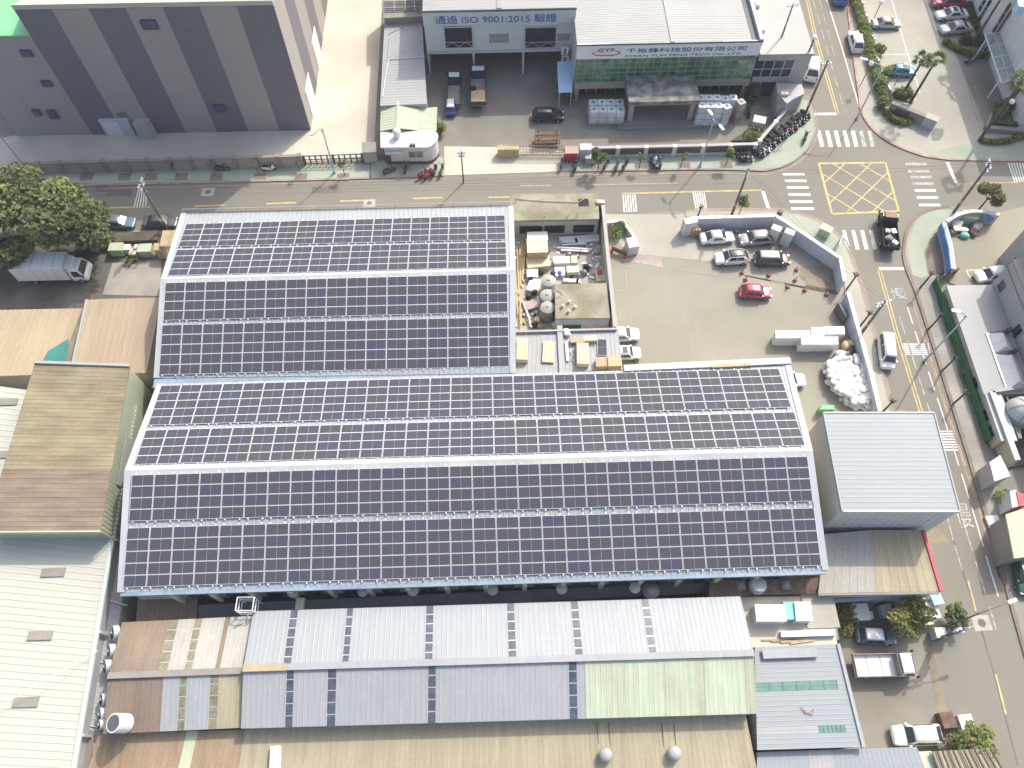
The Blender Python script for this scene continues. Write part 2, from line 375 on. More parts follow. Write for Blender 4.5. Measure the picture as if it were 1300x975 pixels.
# ================================================================== THE SETTING
g = MB(); g.add([(-900, -500, 0), (900, -500, 0), (900, 1600, 0), (-900, 1600, 0)], [(0, 1, 2, 3)])
ground = struct('ground', g, 'asphalt_yard')
def px(*pts): return [W(*p) for p in pts]
def sheet(name, pts, mt, z): 
    m = MB(); m.prism(pts, -.03, z); return struct(name, m, mt)
# carriageways
road = sheet('road', [W(-900, 300), W(-200, 245), *px((0, 239), (476, 226), (930, 219), (1015, 207), (1035, 150), (1028, 80), (1010, 0), (985, -120)), W(1040, -120), *px((1075, 0), (1092, 140), (1130, 185), (1200, 204), (1300, 206)), W(1700, 200), W(1700, 265),
              *px((1300, 250), (1215, 262), (1165, 285), (1143, 330), (1163, 380), (1190, 460), (1232, 590), (1283, 770), (1340, 975)), W(1500, 1400), W(1330, 1400), *px((1205, 975), (1188, 850), (1185, 700), (1150, 560), (1100, 400), (1078, 320), (1045, 283), (985, 266), (780, 269), (500, 276), (130, 300), (0, 303)), W(-900, 330)], 'asphalt', .006)
def raised(name, pts, mt, h=.12, kerb_from=None, kerb_to=None):
    m = MB(); m.prism(pts, -.05, h); o = struct(name, m, mt)
    return o
def kerb(line, h=.135, w=.28, parent=None, name='kerb', mt='kerb', seg=1.6):   # kerb stones, each its own piece, as far as they are long enough to see
    k = 0
    for i in range(len(line) - 1):
        a, b = line[i], line[i + 1]; n = max(1, int((b - a).length / seg)); d = (b - a).normalized(); nn = Vector((-d.y, d.x, 0)) * w / 2
        for j in range(n):
            p, q = a.lerp(b, j / n) + d * .012, a.lerp(b, (j + 1) / n) - d * .012; hh = h + random.uniform(-.006, .006)
            m = MB(); m.hexa([p - nn, q - nn, q + nn, p + nn], [v + UP * hh for v in (p - nn, q - nn, q + nn, p + nn)])
            m.build('kerb_stone', mt, parent)
# --- north-west pavement beside the striped building
pav = raised('pavement', px((-60, 224), (30, 221), (470, 209), (470, 226), (0, 238), (-60, 240)), 'green_paving')
kerb(px((0, 238.6), (240, 232.6), (470, 226.6)), parent=pav, seg=3.2)
# --- guard house pavement
pav2 = raised('pavement', px((471, 205), (562, 200), (564, 222.5), (471, 226)), 'green_paving', .115)
kerb(px((471, 226.4), (564, 223)), parent=pav2, seg=3.2)
drv = sheet('driveway', px((564, 186), (690, 188), (730, 196), (730, 216), (690, 219), (564, 223)), 'white_concrete', .05)
# --- company corner pavement
corner_line = px((730, 217.5), (800, 216.3), (880, 215.2), (930, 215.5), (958, 216.5)) + arc(W(968, 217), W(1018, 212), W(1033, 172), 9) + px((1035, 160), (1031, 140), (1026, 128))
pav3 = raised('pavement', corner_line + px((1018, 128), (1012, 145), (1000, 148), (955, 195), (860, 198), (730, 198)), 'green_paving')
kerb(corner_line, parent=pav3, seg=2.0)
# --- corner of the car park
c2 = px((870, 268.5), (930, 267.5), (985, 268)) + arc(W(995, 268.5), W(1040, 274), W(1070, 307), 8) + px((1078, 322), (1094, 368), (1110, 430), (1126, 500), (1140, 560), (1156, 640))
pav4 = raised('pavement', c2 + px((1140, 640), (1120, 560), (1106, 500), (1088, 435), (1074, 395), (1070, 340), (1040, 312), (985, 277), (870, 276)), 'pale_concrete')
kerb(c2, parent=pav4, seg=1.8)
m = MB(); m.prism(px((905, 270.2), (985, 270.5), (1010, 274.5), (1045, 289), (1066, 312), (1073, 335), (1067, 330), (1040, 306), (985, 275)), .1, .128); m.build('green_paving', 'green_paving', pav4)
# --- pavement across the side road
c3 = px((1205, 263), (1198, 264)) + arc(W(1185, 266), W(1146, 275), W(1147, 325), 10) + px((1150, 340), (1163, 372), (1190, 455), (1212, 525), (1230, 582), (1262, 690), (1284, 770), (1310, 860), (1350, 990))
pav5 = raised('pavement', c3 + px((1390, 990), (1350, 860), (1312, 770), (1284, 690), (1252, 590), (1232, 525), (1208, 450), (1190, 385), (1192, 345), (1196, 300), (1205, 290), (1240, 278), (1250, 263)), 'grey_concrete')
kerb(c3, parent=pav5, seg=1.8, w=.36, mt='brown_paving')
m = MB(); m.prism(arc(W(1188, 267.5), W(1153, 276), W(1152.5, 325), 8) + px((1158, 350), (1170, 354), (1177, 350), (1172, 320), (1184, 296), (1203, 281), (1225, 270.5), (1205, 267)), .1, .126); m.build('green_paving', 'green_paving', pav5)
m = MB(); m.prism(px((1173, 322), (1185, 297), (1198, 296), (1202, 330), (1198, 347), (1178, 350)), .1, .13); m.build('bare_paving', 'brown_paving', pav5)
# --- north-east forecourt
c4 = px((1074, -10), (1082, 60), (1090, 120)) + arc(W(1092, 137), W(1103, 180), W(1175, 199), 10) + px((1205, 203), (1320, 205))
pav6 = raised('forecourt', c4 + px((1320, -30), (1074, -30)), 'pale_concrete', .10)
kerb(c4, parent=pav6, seg=2.0, mt='red_line')
m = MB(); m.prism(px((1198, 203), (1192, 192), (1238, 180), (1310, 178), (1310, 203)), .08, .106); m.build('green_paving', 'green_paving', pav6)
# --- yards and lots
lot = sheet('car_park', px((762, 272), (870, 274), (985, 275), (1042, 308), (1070, 338), (1076, 398), (1090, 432), (1110, 520), (1060, 600), (780, 480), (765, 380)), 'lot_concrete', .016)
m = MB(); m.prism(px((762, 272), (872, 272), (872, 300), (905, 315), (905, 332), (800, 322), (775, 300)), .0, .022); m.build('concrete_apron', 'pale_concrete', lot)
m = MB(); m.prism(px((792, 322), (840, 325), (842, 340), (792, 331)), .0, .030); m.build('repair_patch', 'steel_plate', lot)
m = MB(); m.prism(px((842, 326), (893, 332), (940, 346), (935, 356), (894, 349), (842, 341)), .0, .027); m.build('repair_patch', 'lot_concrete', lot)
sheet('striped_building_forecourt', px((-60, 185), (-60, 222), (30, 219), (395, 205), (395, 160), (20, 172)), 'white_concrete', .02)
sheet('white_yard', px((393, 165), (411, -30), (487, -30), (481, 80), (474, 200), (388, 205)), 'white_concrete', .024)
sheet('factory_yard', px((480, 196), (545, 60), (735, 60), (735, 190), (690, 188)), 'asphalt_yard', .02)
sheet('company_forecourt', px((735, 120), (1015, 115), (1010, 150), (955, 194), (705, 190), (712, 150)), 'brick_paving', .03)
sheet('storage_yard', px((648, 285), (768, 278), (785, 420), (650, 430)), 'pale_concrete', .02)
sheet('truck_yard', px((-60, 300), (225, 296), (205, 420), (-60, 420)), 'dark_asphalt', .02)
m = MB(); m.prism(px((143, 334), (205, 330), (203, 376), (130, 374)), .0, .028); struct('yard_slab', m, 'grey_concrete')
sheet('south_yard', px((1055, 765), (1185, 760), (1203, 900), (1200, 975), (1100, 975), (1068, 850)), 'asphalt_yard', .02)
sheet('gravel_verge', px((1165, 790), (1177, 790), (1196, 880), (1201, 905), (1190, 905), (1180, 850)), 'mud', .03)
sheet('tower_verge', px((1075, 520), (1150, 520), (1205, 690), (1160, 690)), 'mud', .012)
sheet('east_court', px((1196, 290), (1240, 278), (1330, 255), (1330, 400), (1205, 360), (1198, 345)), 'lot_concrete', .13)

# ------------------------------------------------------------------ painted markings: each one a piece of the road
def quadmark(name, pts, mt, z=.0105): m = MB(); m.add([(p.x, p.y, z) for p in pts], [(0, 1, 2, 3)]); return m.build(name, mt, road)
def fixq(a, b, c, d):
    q = [a, b, c, d]; s = sum(q[i].x * q[(i + 1) % 4].y - q[(i + 1) % 4].x * q[i].y for i in range(4)); return q if s > 0 else q[::-1]
for x in (160, 207, 254, 302, 348, 393, 438):
    quadmark('crosswalk_stripe', fixq(Z4(x, 720), Z4(x + 20, 718), Z4(x + 41, 806), Z4(x + 19, 808)), 'white_line' if x < 380 else 'worn_line')
for i, (x0, y0, x1, y1) in enumerate(((993.3, 219.9, 1020.7, 222.6), (996, 228.2, 1023.4, 231), (998.4, 236.6, 1026, 239.4), (1000.4, 245.4, 1028.4, 248.4), (1002, 254.4, 1031, 257.6), (1004, 263.4, 1033, 266.6))):
    quadmark('crosswalk_stripe', fixq(W(x0, y0), W(x1, y0), W(x1 + 1, y1), W(x0 + 1, y1)), 'white_line')
for i, (x, y) in enumerate(((395, 29), (411, 70), (425, 103), (435, 140), (447, 178), (460, 218), (472, 260))):
    quadmark('crosswalk_stripe', fixq(Z7(x, y), Z7(x + 118, y), Z7(x + 122, y + 14), Z7(x + 3, y + 14)), 'worn_line' if i in (0, 1, 2, 3) else 'white_line')
for x in (40, 92, 142, 191):
    quadmark('crosswalk_stripe', fixq(Z7(x, 410), Z7(x + 20, 410), Z7(x + 47, 516), Z7(x + 25, 518)), 'white_line')
def line(name, pts, w, mt, z=.0105):
    m = MB(); strip(m, pts, w, z); return m.build(name, mt, road)
def dashes(name, pts, w, mt, on, off, z=.0105, phase=0):
    for i in range(len(pts) - 1):
        a, b = pts[i], pts[i + 1]; L = (b - a).length; d = (b - a).normalized(); t = phase
        while t < L - .3:
            line(name, [a + d * t, a + d * min(L, t + on)], w, mt, z); t += on + off
BX = px((1039.5, 207.5), (1124, 206.5), (1141, 268), (1056.4, 271.5))     # box junction corners
def bl(u, v): return (BX[0] * (1 - u) + BX[1] * u) * (1 - v) + (BX[3] * (1 - u) + BX[2] * u) * v
m = MB(); strip(m, BX + [BX[0]], .26, .0105)
for c in (-.6, -.2, .2, .6):
    u0, u1 = max(0, c), min(1, 1 + c); strip(m, [bl(u0, u0 - c), bl(u1, u1 - c)], .15, .0125)
for c in (.4, .8, 1.2, 1.6):
    u0, u1 = max(0, c - 1), min(1, c); strip(m, [bl(u0, c - u0), bl(u1, c - u1)], .15, .0145)
m.build('box_junction_marking', 'yellow_line', road)
line('stop_line', [Z4(140, 628), Z4(268, 626)], .42, 'white_line')
line('stop_line', [W(968.5, 243), W(976, 265.8)], .42, 'white_line')
line('stop_line', [Z7(247, 625), Z7(390, 625)], .42, 'white_line')
line('stop_line', [Z7(632, 26), Z7(683, 145)], .42, 'white_line')
for o in (-.16, .16):
    dx = Vector((o, 0, 0))
    line('yellow_line', [p + dx for p in (Z4(100, -40), Z4(148, 180), Z4(210, 400), Z4(275, 628))], .13, 'yellow_line')
    line('yellow_line', [p + dx for p in (Z7(250, 632), W(1138, 421), W(1152, 467), W(1169, 522), W(1190, 590))], .13, 'yellow_line')
line('lane_line', [Z4(212, -10), Z4(300, 270), Z4(385, 560), Z4(392, 590)], .15, 'white_line')
dashes('lane_line', [Z4(140, 0), Z4(232, 330), Z4(315, 620)], .09, 'worn_line', 2.0, 1.2)
dashes('lane_line', [Z4(175, 0), Z4(262, 330)], .07, 'worn_line', 2.0, 1.2)
line('yellow_line', px((789, 245.8), (880, 243.4), (967, 241.4)), .2, 'yellow_line')
line('yellow_line', px((620, 250.6), (648, 250)), .2, 'yellow_line')
line('yellow_line', px((128, 264), (191, 263)), .2, 'yellow_line')
line('yellow_line', [Z7(690, 150), Z7(830, 145), Z7(1064, 138)], .2, 'faded_orange_line')
for a, b in ((246, 285), (338, 376), (432, 469), (525, 562)): line('centre_dash', px((a, 261.8 - (a - 246) * .035), (b, 261.8 - (b - 246) * .035)), .2, 'yellow_line')
line('edge_line', px((0, 243), (240, 237), (470, 229.5)), .12, 'red_line')
line('edge_line', px((471, 229.2), (566, 226)), .12, 'red_line')
line('edge_line', px((690, 222.5), (880, 219.6), (930, 219.6), (962, 221)) + arc(W(970, 221), W(1022, 216), W(1037, 173), 9) + px((1039, 160), (1035, 140)), .12, 'red_line')
line('edge_line', px((880, 265), (985, 264.6)) + arc(W(995, 265), W(1043, 271), W(1074, 306), 8) + px((1081, 320), (1098, 368), (1114, 430), (1130, 500)), .12, 'red_line')
line('lane_line', px((660, 235.8), (700, 235)), .1, 'worn_line'); line('lane_line', px((735, 235), (860, 232.4)), .1, 'worn_line')
def rumble(a, b, c, d, n, mt='white_line'):                 # slow-down bars: n thin bars from edge ab to edge dc
    for i in range(n):
        t = i / (n - 1); line('rumble_bar', [a.lerp(b, t), d.lerp(c, t)], .14, mt)
rumble(W(791, 247.5), W(806, 247), W(808, 269), W(792.5, 269.5), 6)
rumble(W(880, 244.5), W(894, 244.5), W(897, 266.5), W(884, 267), 6)
rumble(W(176, 240.5), W(186, 241.5), W(185, 262), W(170, 263.5), 5)
rumble(W(50, 243), W(54, 243), W(51, 255), W(47, 256), 3)
rumble(Z7(975, 30), Z7(1055, 30), Z7(1080, 135), Z7(1013, 137), 6)
rumble(Y6(605, 120), Y6(609, 162), Y6(719, 162), Y6(712, 120), 6)
rumble(Y6(757, 480), Y6(772, 556), Y6(832, 556), Y6(817, 480), 8)
for pts, mt in ((px((1142, 402), (1156, 446), (1186, 540), (1206, 605), (1226, 672), (1243, 727), (1265, 800)), 'worn_line'), (px((1152, 390), (1168, 440), (1198, 530), (1222, 606), (1240, 665), (1258, 727), (1272, 772)), 'white_line'),
                (px((1160, 388), (1176, 436), (1206, 530), (1230, 604), (1250, 668), (1266, 722), (1281, 770)), 'faded_orange_line')):
    dashes('lane_line', pts, .11, mt, 2.2, .9)
line('edge_line', px((1165, 405), (1190, 486), (1222, 585), (1247, 664), (1270, 735)), .10, 'red_line')
dashes('lane_line', px((1202, 655), (1212, 692), (1226, 738)), .1, 'worn_line', 2.4, 1.0)
line('yellow_line', px((1229, 737), (1239, 776)), .16, 'yellow_line'); line('yellow_line', px((1264, 856), (1277, 907)), .16, 'yellow_line')
m = MB(); strip(m, px((1203, 660), (1225, 735), (1243, 790), (1262, 855), (1292, 972)), .16, .010); m.build('tar_joint', 'patch', road)
m = MB(); strip(m, px((0, 251), (300, 246), (640, 240), (970, 232)), .08, .0092); m.build('tar_joint', 'patch', road)
rd = (W(1222, 620) - W(1240, 680)).normalized()
text('慢', 'road_letter', 'worn_line', W(1222.5, 654) + UP * .010, GX, rd, road, 1.55, 2.5)
rd = (W(1136, 366) - W(1141, 380)).normalized()
text('慢 ', 'road_letter', 'grey_line', W(1140, 372.5) + UP * .010, GX, rd, road, 1.7, 1.5)
for a, b in ((W(264, 243.7), .75), (W(469, 258), .7), (Y5(1010, 405), .8), (W(246, 238), .0)):
    if b:
        m = MB(); m.rbox(a.x, a.y, .004, b * 2, b * 1.7, .0072, .05); o = m.build('manhole_slab', 'manhole', road)
        m = MB(); m.lathe((a.x, a.y, .008), [(b * .45, 0), (b * .45, .008)], 14); m.build('manhole_cover', 'patch', o)
for a in px((413, 241),): m = MB(); m.rbox(a.x, a.y, .004, 3.2, 1.1, .005, .03); m.build('repair_patch', 'patch', road)
for (x, y, w, h) in ((130, 239.5, 1.6, 1.0), (152, 244, 3, 1.2)): a = W(x, y); m = MB(); m.rbox(a.x, a.y, .004, w, h, .005, .03); m.build('repair_patch', 'patch', road)
# faint bay lines on the car park
def lotmark(pts, w=.055, mt='pale_concrete'): m = MB(); strip(m, pts, w, .034); m.build('bay_line', mt, lot)
lotmark([Z5(600, 470), Z5(655, 460), Z5(660, 555), Z5(605, 557)]); lotmark([Z5(610, 650), Z5(672, 645), Z5(680, 715)])
lotmark([Z5(928, 655), Z5(965, 830)]); lotmark([Z5(970, 640), Z5(1005, 830)]); lotmark([Z6(30, 640), Z6(75, 860)]); lotmark([Z6(75, 560), Z6(110, 740)])
# trench through the car park and the muddy hole at its end
m = MB(); m.prism([Z6(340, 448), Z6(348, 444), Z6(660, 505), Z6(655, 514)], .0, .028); m.build('drain_trench', 'dark_void', lot)
m = MB(); m.prism([Z6(480, 472), Z6(550, 485), Z6(552, 494), Z6(484, 482)], .0, .033); m.build('trench_cover', 'mossy_concrete', lot)
m = MB(); m.prism([Z6(632, 405), Z6(690, 395), Z6(760, 400), Z6(805, 430), Z6(808, 470), Z6(825, 520), Z6(812, 545), Z6(660, 515), Z6(668, 490), Z6(628, 455)], .0, .029); m.build('dug_ground', 'mud', lot)
m = MB(); m.prism([Z6(660, 495), Z6(800, 520), Z6(830, 545), Z6(760, 535), Z6(655, 512)], .0, .036); m.build('trench_spoil', 'soil', lot)
# forecourt bay lines, north-east
for pts in ([Z4(562, -20), Z4(640, 240), Z4(725, 510)], [Z4(755, -10), Z4(828, 210)], [Z4(485, 305), Z4(650, 302)], [Z4(570, 445), Z4(700, 440)], [Z4(640, 515), Z4(725, 512)]):
    m = MB(); strip(m, pts, .12, .108); m.build('bay_line', 'white_line', pav6)
m = MB(); m.prism([Z4(895, 240), Z4(1060, 300), Z4(1110, 380), Z4(1180, 560), Z4(1080, 690), Z4(990, 470)], .08, .105); m.build('dark_paving', 'asphalt_yard', pav6)
for a, b in (((985, 470), (1040, 665)), ((1030, 470), (1062, 660))): m = MB(); strip(m, [Z4(*a), Z4(*b)], .1, .112); m.build('grating_edge', 'mossy_concrete', pav6)
for y in (480, 530, 590, 660): m = MB(); strip(m, [Z4(985 + (y - 470) * .28, y), Z4(1020 + (y - 470) * .2, y)], .1, .114); m.build('grating_bar', 'mossy_concrete', pav6)
# ================================================================== THE TWO HALLS WITH SOLAR ROOFS
EV, RG = 6.5, 8.85
def hall(name, label, pN, pR, pS):                          # west/east pairs for north eave, ridge, south eave
    n0, n1, r0, r1, s0, s1 = pN[0], pN[1], pR[0], pR[1], pS[0], pS[1]
    t = thing(name, label, 'factory hall', ((s0.x + s1.x) / 2, (s0.y + n0.y) / 2, 0))
    ins = lambda p, q: p.lerp(q, .006)
    N0, N1, S0, S1 = [Vector((p.x, p.y, 0)) for p in (ins(n0, s1), ins(n1, s0), ins(s0, n1), ins(s1, n0))]
    R0, R1 = ins(r0, r1), ins(r1, r0)
    w = MB(); e = Vector((0, 0, EV - .25)); rr = Vector((0, 0, -.3))
    w.add([S0, S1, N1, N0, S0 + e, S1 + e, N1 + e, N0 + e, R0 + rr, R1 + rr], [(0, 1, 5, 4), (1, 2, 6, 9, 5), (2, 3, 7, 6), (3, 0, 4, 8, 7), (4, 5, 9, 8), (7, 8, 9, 6)])
    w.build('wall', 'cream_wall', t)
    for nm, a, b, c, d in (('north_slope', n0, n1, r1, r0), ('south_slope', r0, r1, s1, s0)):
        m = MB(); m.ribbed(a, b, c, d, .5, .04, .1); m.build('roof_sheet', 'hall_roof', t)
    for a, b in ((n0, r0), (r0, s0), (n1, r1), (r1, s1)):   # verge flashings
        d = (b - a).normalized(); m = MB(); sd = GX * .28; m.slab([a - sd + UP * .09, b - sd + UP * .09, b + sd + UP * .09, a + sd + UP * .09], .12); m.build('verge_flashing', 'hall_flashing', t)
    m = MB()
    for sgn in (1, -1):
        o = GY * (.55 * sgn); dz = UP * (.06 - .13); m.slab([r0 + UP * .12, r1 + UP * .12, r1 + o + dz, r0 + o + dz] if sgn < 0 else [r1 + UP * .12, r0 + UP * .12, r0 + o + dz, r1 + o + dz], .05)
    m.build('ridge_cap', 'ridge_cap', t)
    return t
A_n = (W(233.5, 271, EV), W(648.5, 261.5, EV)); A_r = (W(208, 355, RG), W(651, 343.5, RG)); A_s = (W(199, 480, EV), W(651, 474, EV))
B_n = (W(203.5, 487.5, EV), W(1000, 464.5, EV)); B_r = (W(162.5, 597.5, RG), W(1027.5, 572.5, RG)); B_s = (W(153.5, 752, EV), W(1047.5, 724, EV))
hallA = hall('solar_hall', 'smaller factory hall under solar arrays beside the upper street', A_n, A_r, A_s)
hallB = hall('solar_hall', 'long factory hall under solar arrays in the middle of the block', B_n, B_r, B_s)
# gutters, parapets
m = MB(); m.obox((B_s[0] + B_s[1]) / 2 + Vector((0, -.12, -.12)), (B_s[1] - B_s[0]) / 2, GY * .2, UP * .12); m.build('gutter', 'valley_gutter', hallB)
m = MB(); a, b = A_s[0] + Vector((-.2, -.55, -.14)), A_s[1] + Vector((-2.2, -.5, -.14)); m.obox((a + b) / 2, (b - a) / 2, GY * .5, UP * .1); m.build('valley_gutter', 'valley_gutter', hallA)
m = MB(); a, b = W(792, 468.5, EV) , W(1003, 459, EV); m.obox((a + b) / 2 - UP * .2, (b - a) / 2, GY * .32, UP * .45); m.build('parapet', 'white_wall', hallB)
m = MB(); a, b = W(902, 466.5, EV), W(953, 464, EV); m.obox((a + b) / 2 + UP * .1, (b - a) / 2, GY * .16, UP * .2); m.build('stacked_sheets', 'cardboard', hallB)
m = MB(); m.obox((A_n[0] + A_n[1]) / 2 + Vector((0, .02, .1)), (A_n[1] - A_n[0]) / 2, GY * .04, UP * .02); m.build('eave_rail', 'dark_steel', hallA)
for i in range(18): p = A_n[0].lerp(A_n[1], i / 17); m = MB(); m.tube([p + Vector((0, .12, -.5)), p + Vector((0, .12, .55))], .025, 5); m.build('rail_post', 'galvanised', hallA)
m = MB(); m.tube([A_n[0] + Vector((0, .12, .55)), A_n[1] + Vector((0, .12, .55))], .025, 5); m.build('rail', 'galvanised', hallA)
# south wall of the long hall: pilasters, windows, extract hoods over the alley
fS = Face(B_s[0], B_s[1])
for i in range(17):
    u = 4 + i * 3.3
    if u > fS.len - 3: break
    m = MB(); fS.box(m, u - .2, u + .2, 0, 6.0, -.05, .28); m.build('pilaster', 'cream_wall', hallB)
    m = MB(); fS.box(m, u + .9, u + 2.4, 3.6, 5.2, -.1, .08); o = m.build('window', 'dark_steel', hallB)
    m = MB(); fS.box(m, u + 1.0, u + 1.62, 3.7, 5.1, .0, .1); m.build('pane', 'glass_dark', o)
    m = MB(); fS.box(m, u + 1.68, u + 2.3, 3.7, 5.1, .0, .1); m.build('pane', 'glass_dark', o)
for i, x in enumerate((30, 262, 428, 690, 918, 1160)):
    p = U8(x, 82 - x * .012, 5.0); m = MB(); m.lathe((p.x, p.y, 4.6), [(.2, 0), (.2, .25), (.48, .3), (.48, .42), (.1, .5)], 14); m.build('extract_hood', 'cream_roof', hallB, smooth=False)

# solar panels
pm = MB(); fw = .025; PX, PY = 1.905, .965
pm.box(-PX / 2, PX / 2, -PY / 2, PY / 2, -.04, .0)
pm2 = MB(); pm2.m = 0
x0, x1, y0, y1 = -PX / 2, PX / 2, -PY / 2, PY / 2
pm2.add([(x0, y0, 0), (x1, y0, 0), (x1, y1, 0), (x0, y1, 0), (x0 + fw, y0 + fw, 0), (x1 - fw, y0 + fw, 0), (x1 - fw, y1 - fw, 0), (x0 + fw, y1 - fw, 0), (x0, y0, -.04), (x1, y0, -.04), (x1, y1, -.04), (x0, y1, -.04)],
        [(0, 1, 5, 4), (1, 2, 6, 5), (2, 3, 7, 6), (3, 0, 4, 7), (8, 9, 1, 0), (9, 10, 2, 1), (10, 11, 3, 2), (11, 8, 0, 3), (11, 10, 9, 8)])
pm2.add([(-.005, y0 + fw, -.002), (.005, y0 + fw, -.002), (.005, y1 - fw, -.002), (-.005, y1 - fw, -.002)], [(0, 1, 2, 3)])
pm2.m = 1
for a, b in ((x0 + fw, -.005), (.005, x1 - fw)): pm2.add([(a, y0 + fw, -.004), (b, y0 + fw, -.004), (b, y1 - fw, -.004), (a, y1 - fw, -.004)], [(0, 1, 2, 3)])
pme = bpy.data.meshes.new('solar_panel'); pme.from_pydata([tuple(v) for v in pm2.v], [], pm2.f)
for q in ('panel_frame', 'solar_cells'): pme.materials.append(_mats[q])
pme.polygons.foreach_set('material_index', pm2.mi); pme.update()
def on_plane(P3, lift):
    a, b, c = P3; n = (b - a).cross(c - a).normalized()
    if n.z < 0: n = -n
    a = a + n * lift
    def f(x, y):
        d = ray(x, y); t = (a - cam.location).dot(n) / d.dot(n); return cam.location + d * t
    return f, n
def bank(label, P3, nw, ne, se, sw, cols, rows, clamp_lo=True, lift=.17):
    f, n = on_plane(P3, lift); NW, NE, SE, SW = f(*nw), f(*ne), f(*se), f(*sw)
    t = thing('solar_array', label, 'solar array', tuple((NW + NE + SE + SW) / 4), 'solar arrays on the two hall roofs')
    off = Vector(t['_o'])
    def at(u, v): return (NW * (1 - u) + NE * u) * (1 - v) + (SW * (1 - u) + SE * u) * v
    for j in range(rows):
        for i in range(cols):
            c = at((i + .5) / cols, (j + .5) / rows); ux = at((i + 1) / cols, (j + .5) / rows) - at(i / cols, (j + .5) / rows); uy = at((i + .5) / cols, j / rows) - at((i + .5) / cols, (j + 1) / rows)
            sx, sy = ux.length / 1.965, uy.length / .995; ex = ux.normalized(); ez = ex.cross(uy).normalized(); ey = ez.cross(ex)
            o = link('panel', pme, t)
            o.matrix_basis = Matrix(((ex.x * sx, ey.x * sy, ez.x, c.x - off.x), (ex.y * sx, ey.y * sy, ez.y, c.y - off.y), (ex.z * sx, ey.z * sy, ez.z, c.z - off.z), (0, 0, 0, 1)))
    for v in [(j + s) / rows for j in range(rows) for s in (.25, .75)]:    # mounting rails
        a, b = at(0, v) - n * .1, at(1, v) - n * .1; d = (b - a).normalized()
        m = MB(); m.obox((a + b) / 2, (b - a) / 2, n.cross(d) * .025, n * .05); m.build('mounting_rail', 'galvanised', t)
    cl = MB()
    for i in range(cols):
        for s in (.18, .82):
            for v, sg in ((0, -1), (1, 1)):
                c = at((i + s) / cols, v) + (at(.5, 1) - at(.5, 0)).normalized() * sg * .09; cl.obox(c - n * .02, GX * .05, GY * .06, n * .03)
    cl.build('end_clamps', 'white_paint', t, kind='stuff')
    return t
SA_n = (A_n[0], A_n[1], A_r[0]); SA_s = (A_r[0], A_r[1], A_s[0]); SB_n = (B_n[0], B_n[1], B_r[0]); SB_s = (B_r[0], B_r[1], B_s[0])
bank('dark solar array on the smaller hall, nearest the upper street', SA_n, (236.2, 284.2), (641.1, 273.1), (642.3, 303.8), (225.7, 313.4), 17, 4)
bank('dark solar array just above the ridge of the smaller hall', SA_n, (224.3, 316.9), (642.6, 306.9), (643.8, 338.9), (212.3, 350), 17, 4)
bank('bluish solar array just below the ridge of the smaller hall', SA_s, (209.7, 358.9), (644.3, 347.2), (645.1, 396.2), (206.7, 406.9), 17, 4)
bank('bluish solar array beside the valley gutter on the smaller hall', SA_s, (205.6, 412.5), (645.7, 402), (646.7, 465.3), (201.3, 476), 17, 5)
bank('topmost dark solar array on the long hall, by the valley gutter', SB_n, (204.1, 489.4), (988.9, 467.7), (1005.1, 516.9), (187.4, 539.9), 30, 5)
bank('dark solar array just above the white ridge of the long hall', SB_n, (184.8, 546), (1008.5, 522.8), (1022.6, 565.4), (170, 589.8), 30, 4)
bank('bluish solar array just below the white ridge of the long hall', SB_s, (167.2, 603), (1025.4, 579.2), (1032.6, 636.2), (163, 661.8), 30, 4)
bank('lowest bluish solar array along the alley eave of the long hall', SB_s, (161.3, 670.2), (1033.8, 644.6), (1043.4, 718), (155.7, 746), 30, 5)

# ================================================================== BLOCK-STYLE BUILDINGS
def block(name, label, poly, z1, wall, roof, cat='building', group=None, z0=0, over=.12, th=.18, ribs=None, pitch=.5):
    cx = sum(p.x for p in poly) / len(poly); cy = sum(p.y for p in poly) / len(poly)
    t = thing(name, label, cat, (cx, cy, z0), group); c = Vector((cx, cy, 0))
    m = MB(); m.prism([Vector((p.x, p.y, 0)) for p in poly], z0, z1 - th); m.build('wall', wall, t)
    pp = [Vector((p.x, p.y, 0)) + (Vector((p.x, p.y, 0)) - c).normalized() * over for p in poly]
    m = MB()
    if ribs is None: m.prism(pp, z1 - th + .002, z1)
    else:
        q = [v + UP * z1 for v in pp]
        if ribs == 'x': m.ribbed(q[0], q[1], q[2], q[3], pitch, .025, th)      # ribs run along 1->2
        else: m.ribbed(q[1], q[2], q[3], q[0], pitch, .025, th)
    m.build('roof', roof, t)
    return t
# ---- striped building and its annex
F0 = Face(Z1(318, 462), Z1(1068, 447)); HS = 18.15
depth = 34.0
sb = thing('striped_building', 'tall grey building with broad dark and light vertical stripes', 'building', tuple(F0.p(F0.len / 2, 0, -depth / 2)))
m = MB(); m.prism([F0.p(0, 0), F0.p(F0.len, 0), F0.p(F0.len, 0, -depth), F0.p(0, 0, -depth)], 0, HS - .5); m.build('wall', 'stripe_light', sb)
m = MB(); m.prism([F0.p(.3, 0, -.3), F0.p(F0.len - .3, 0, -.3), F0.p(F0.len - .3, 0, -depth), F0.p(.3, 0, -depth)], HS - .5, HS - .3); m.build('roof', 'white_roof', sb)
for a, b in (((0, .06), (F0.len, -.3)), ((0, -depth), (F0.len, -depth + .3))):
    m = MB(); F0.box(m, a[0] - .05, b[0] + .05, HS - .5, HS + .05, a[1], b[1]); m.build('parapet_coping', 'white_roof', sb)
m = MB(); F0.box(m, F0.len - .3, F0.len + .06, HS - .5, HS + .04, -.32, -depth + .35); m.build('parapet_coping', 'white_roof', sb)
sw = F0.len / 7
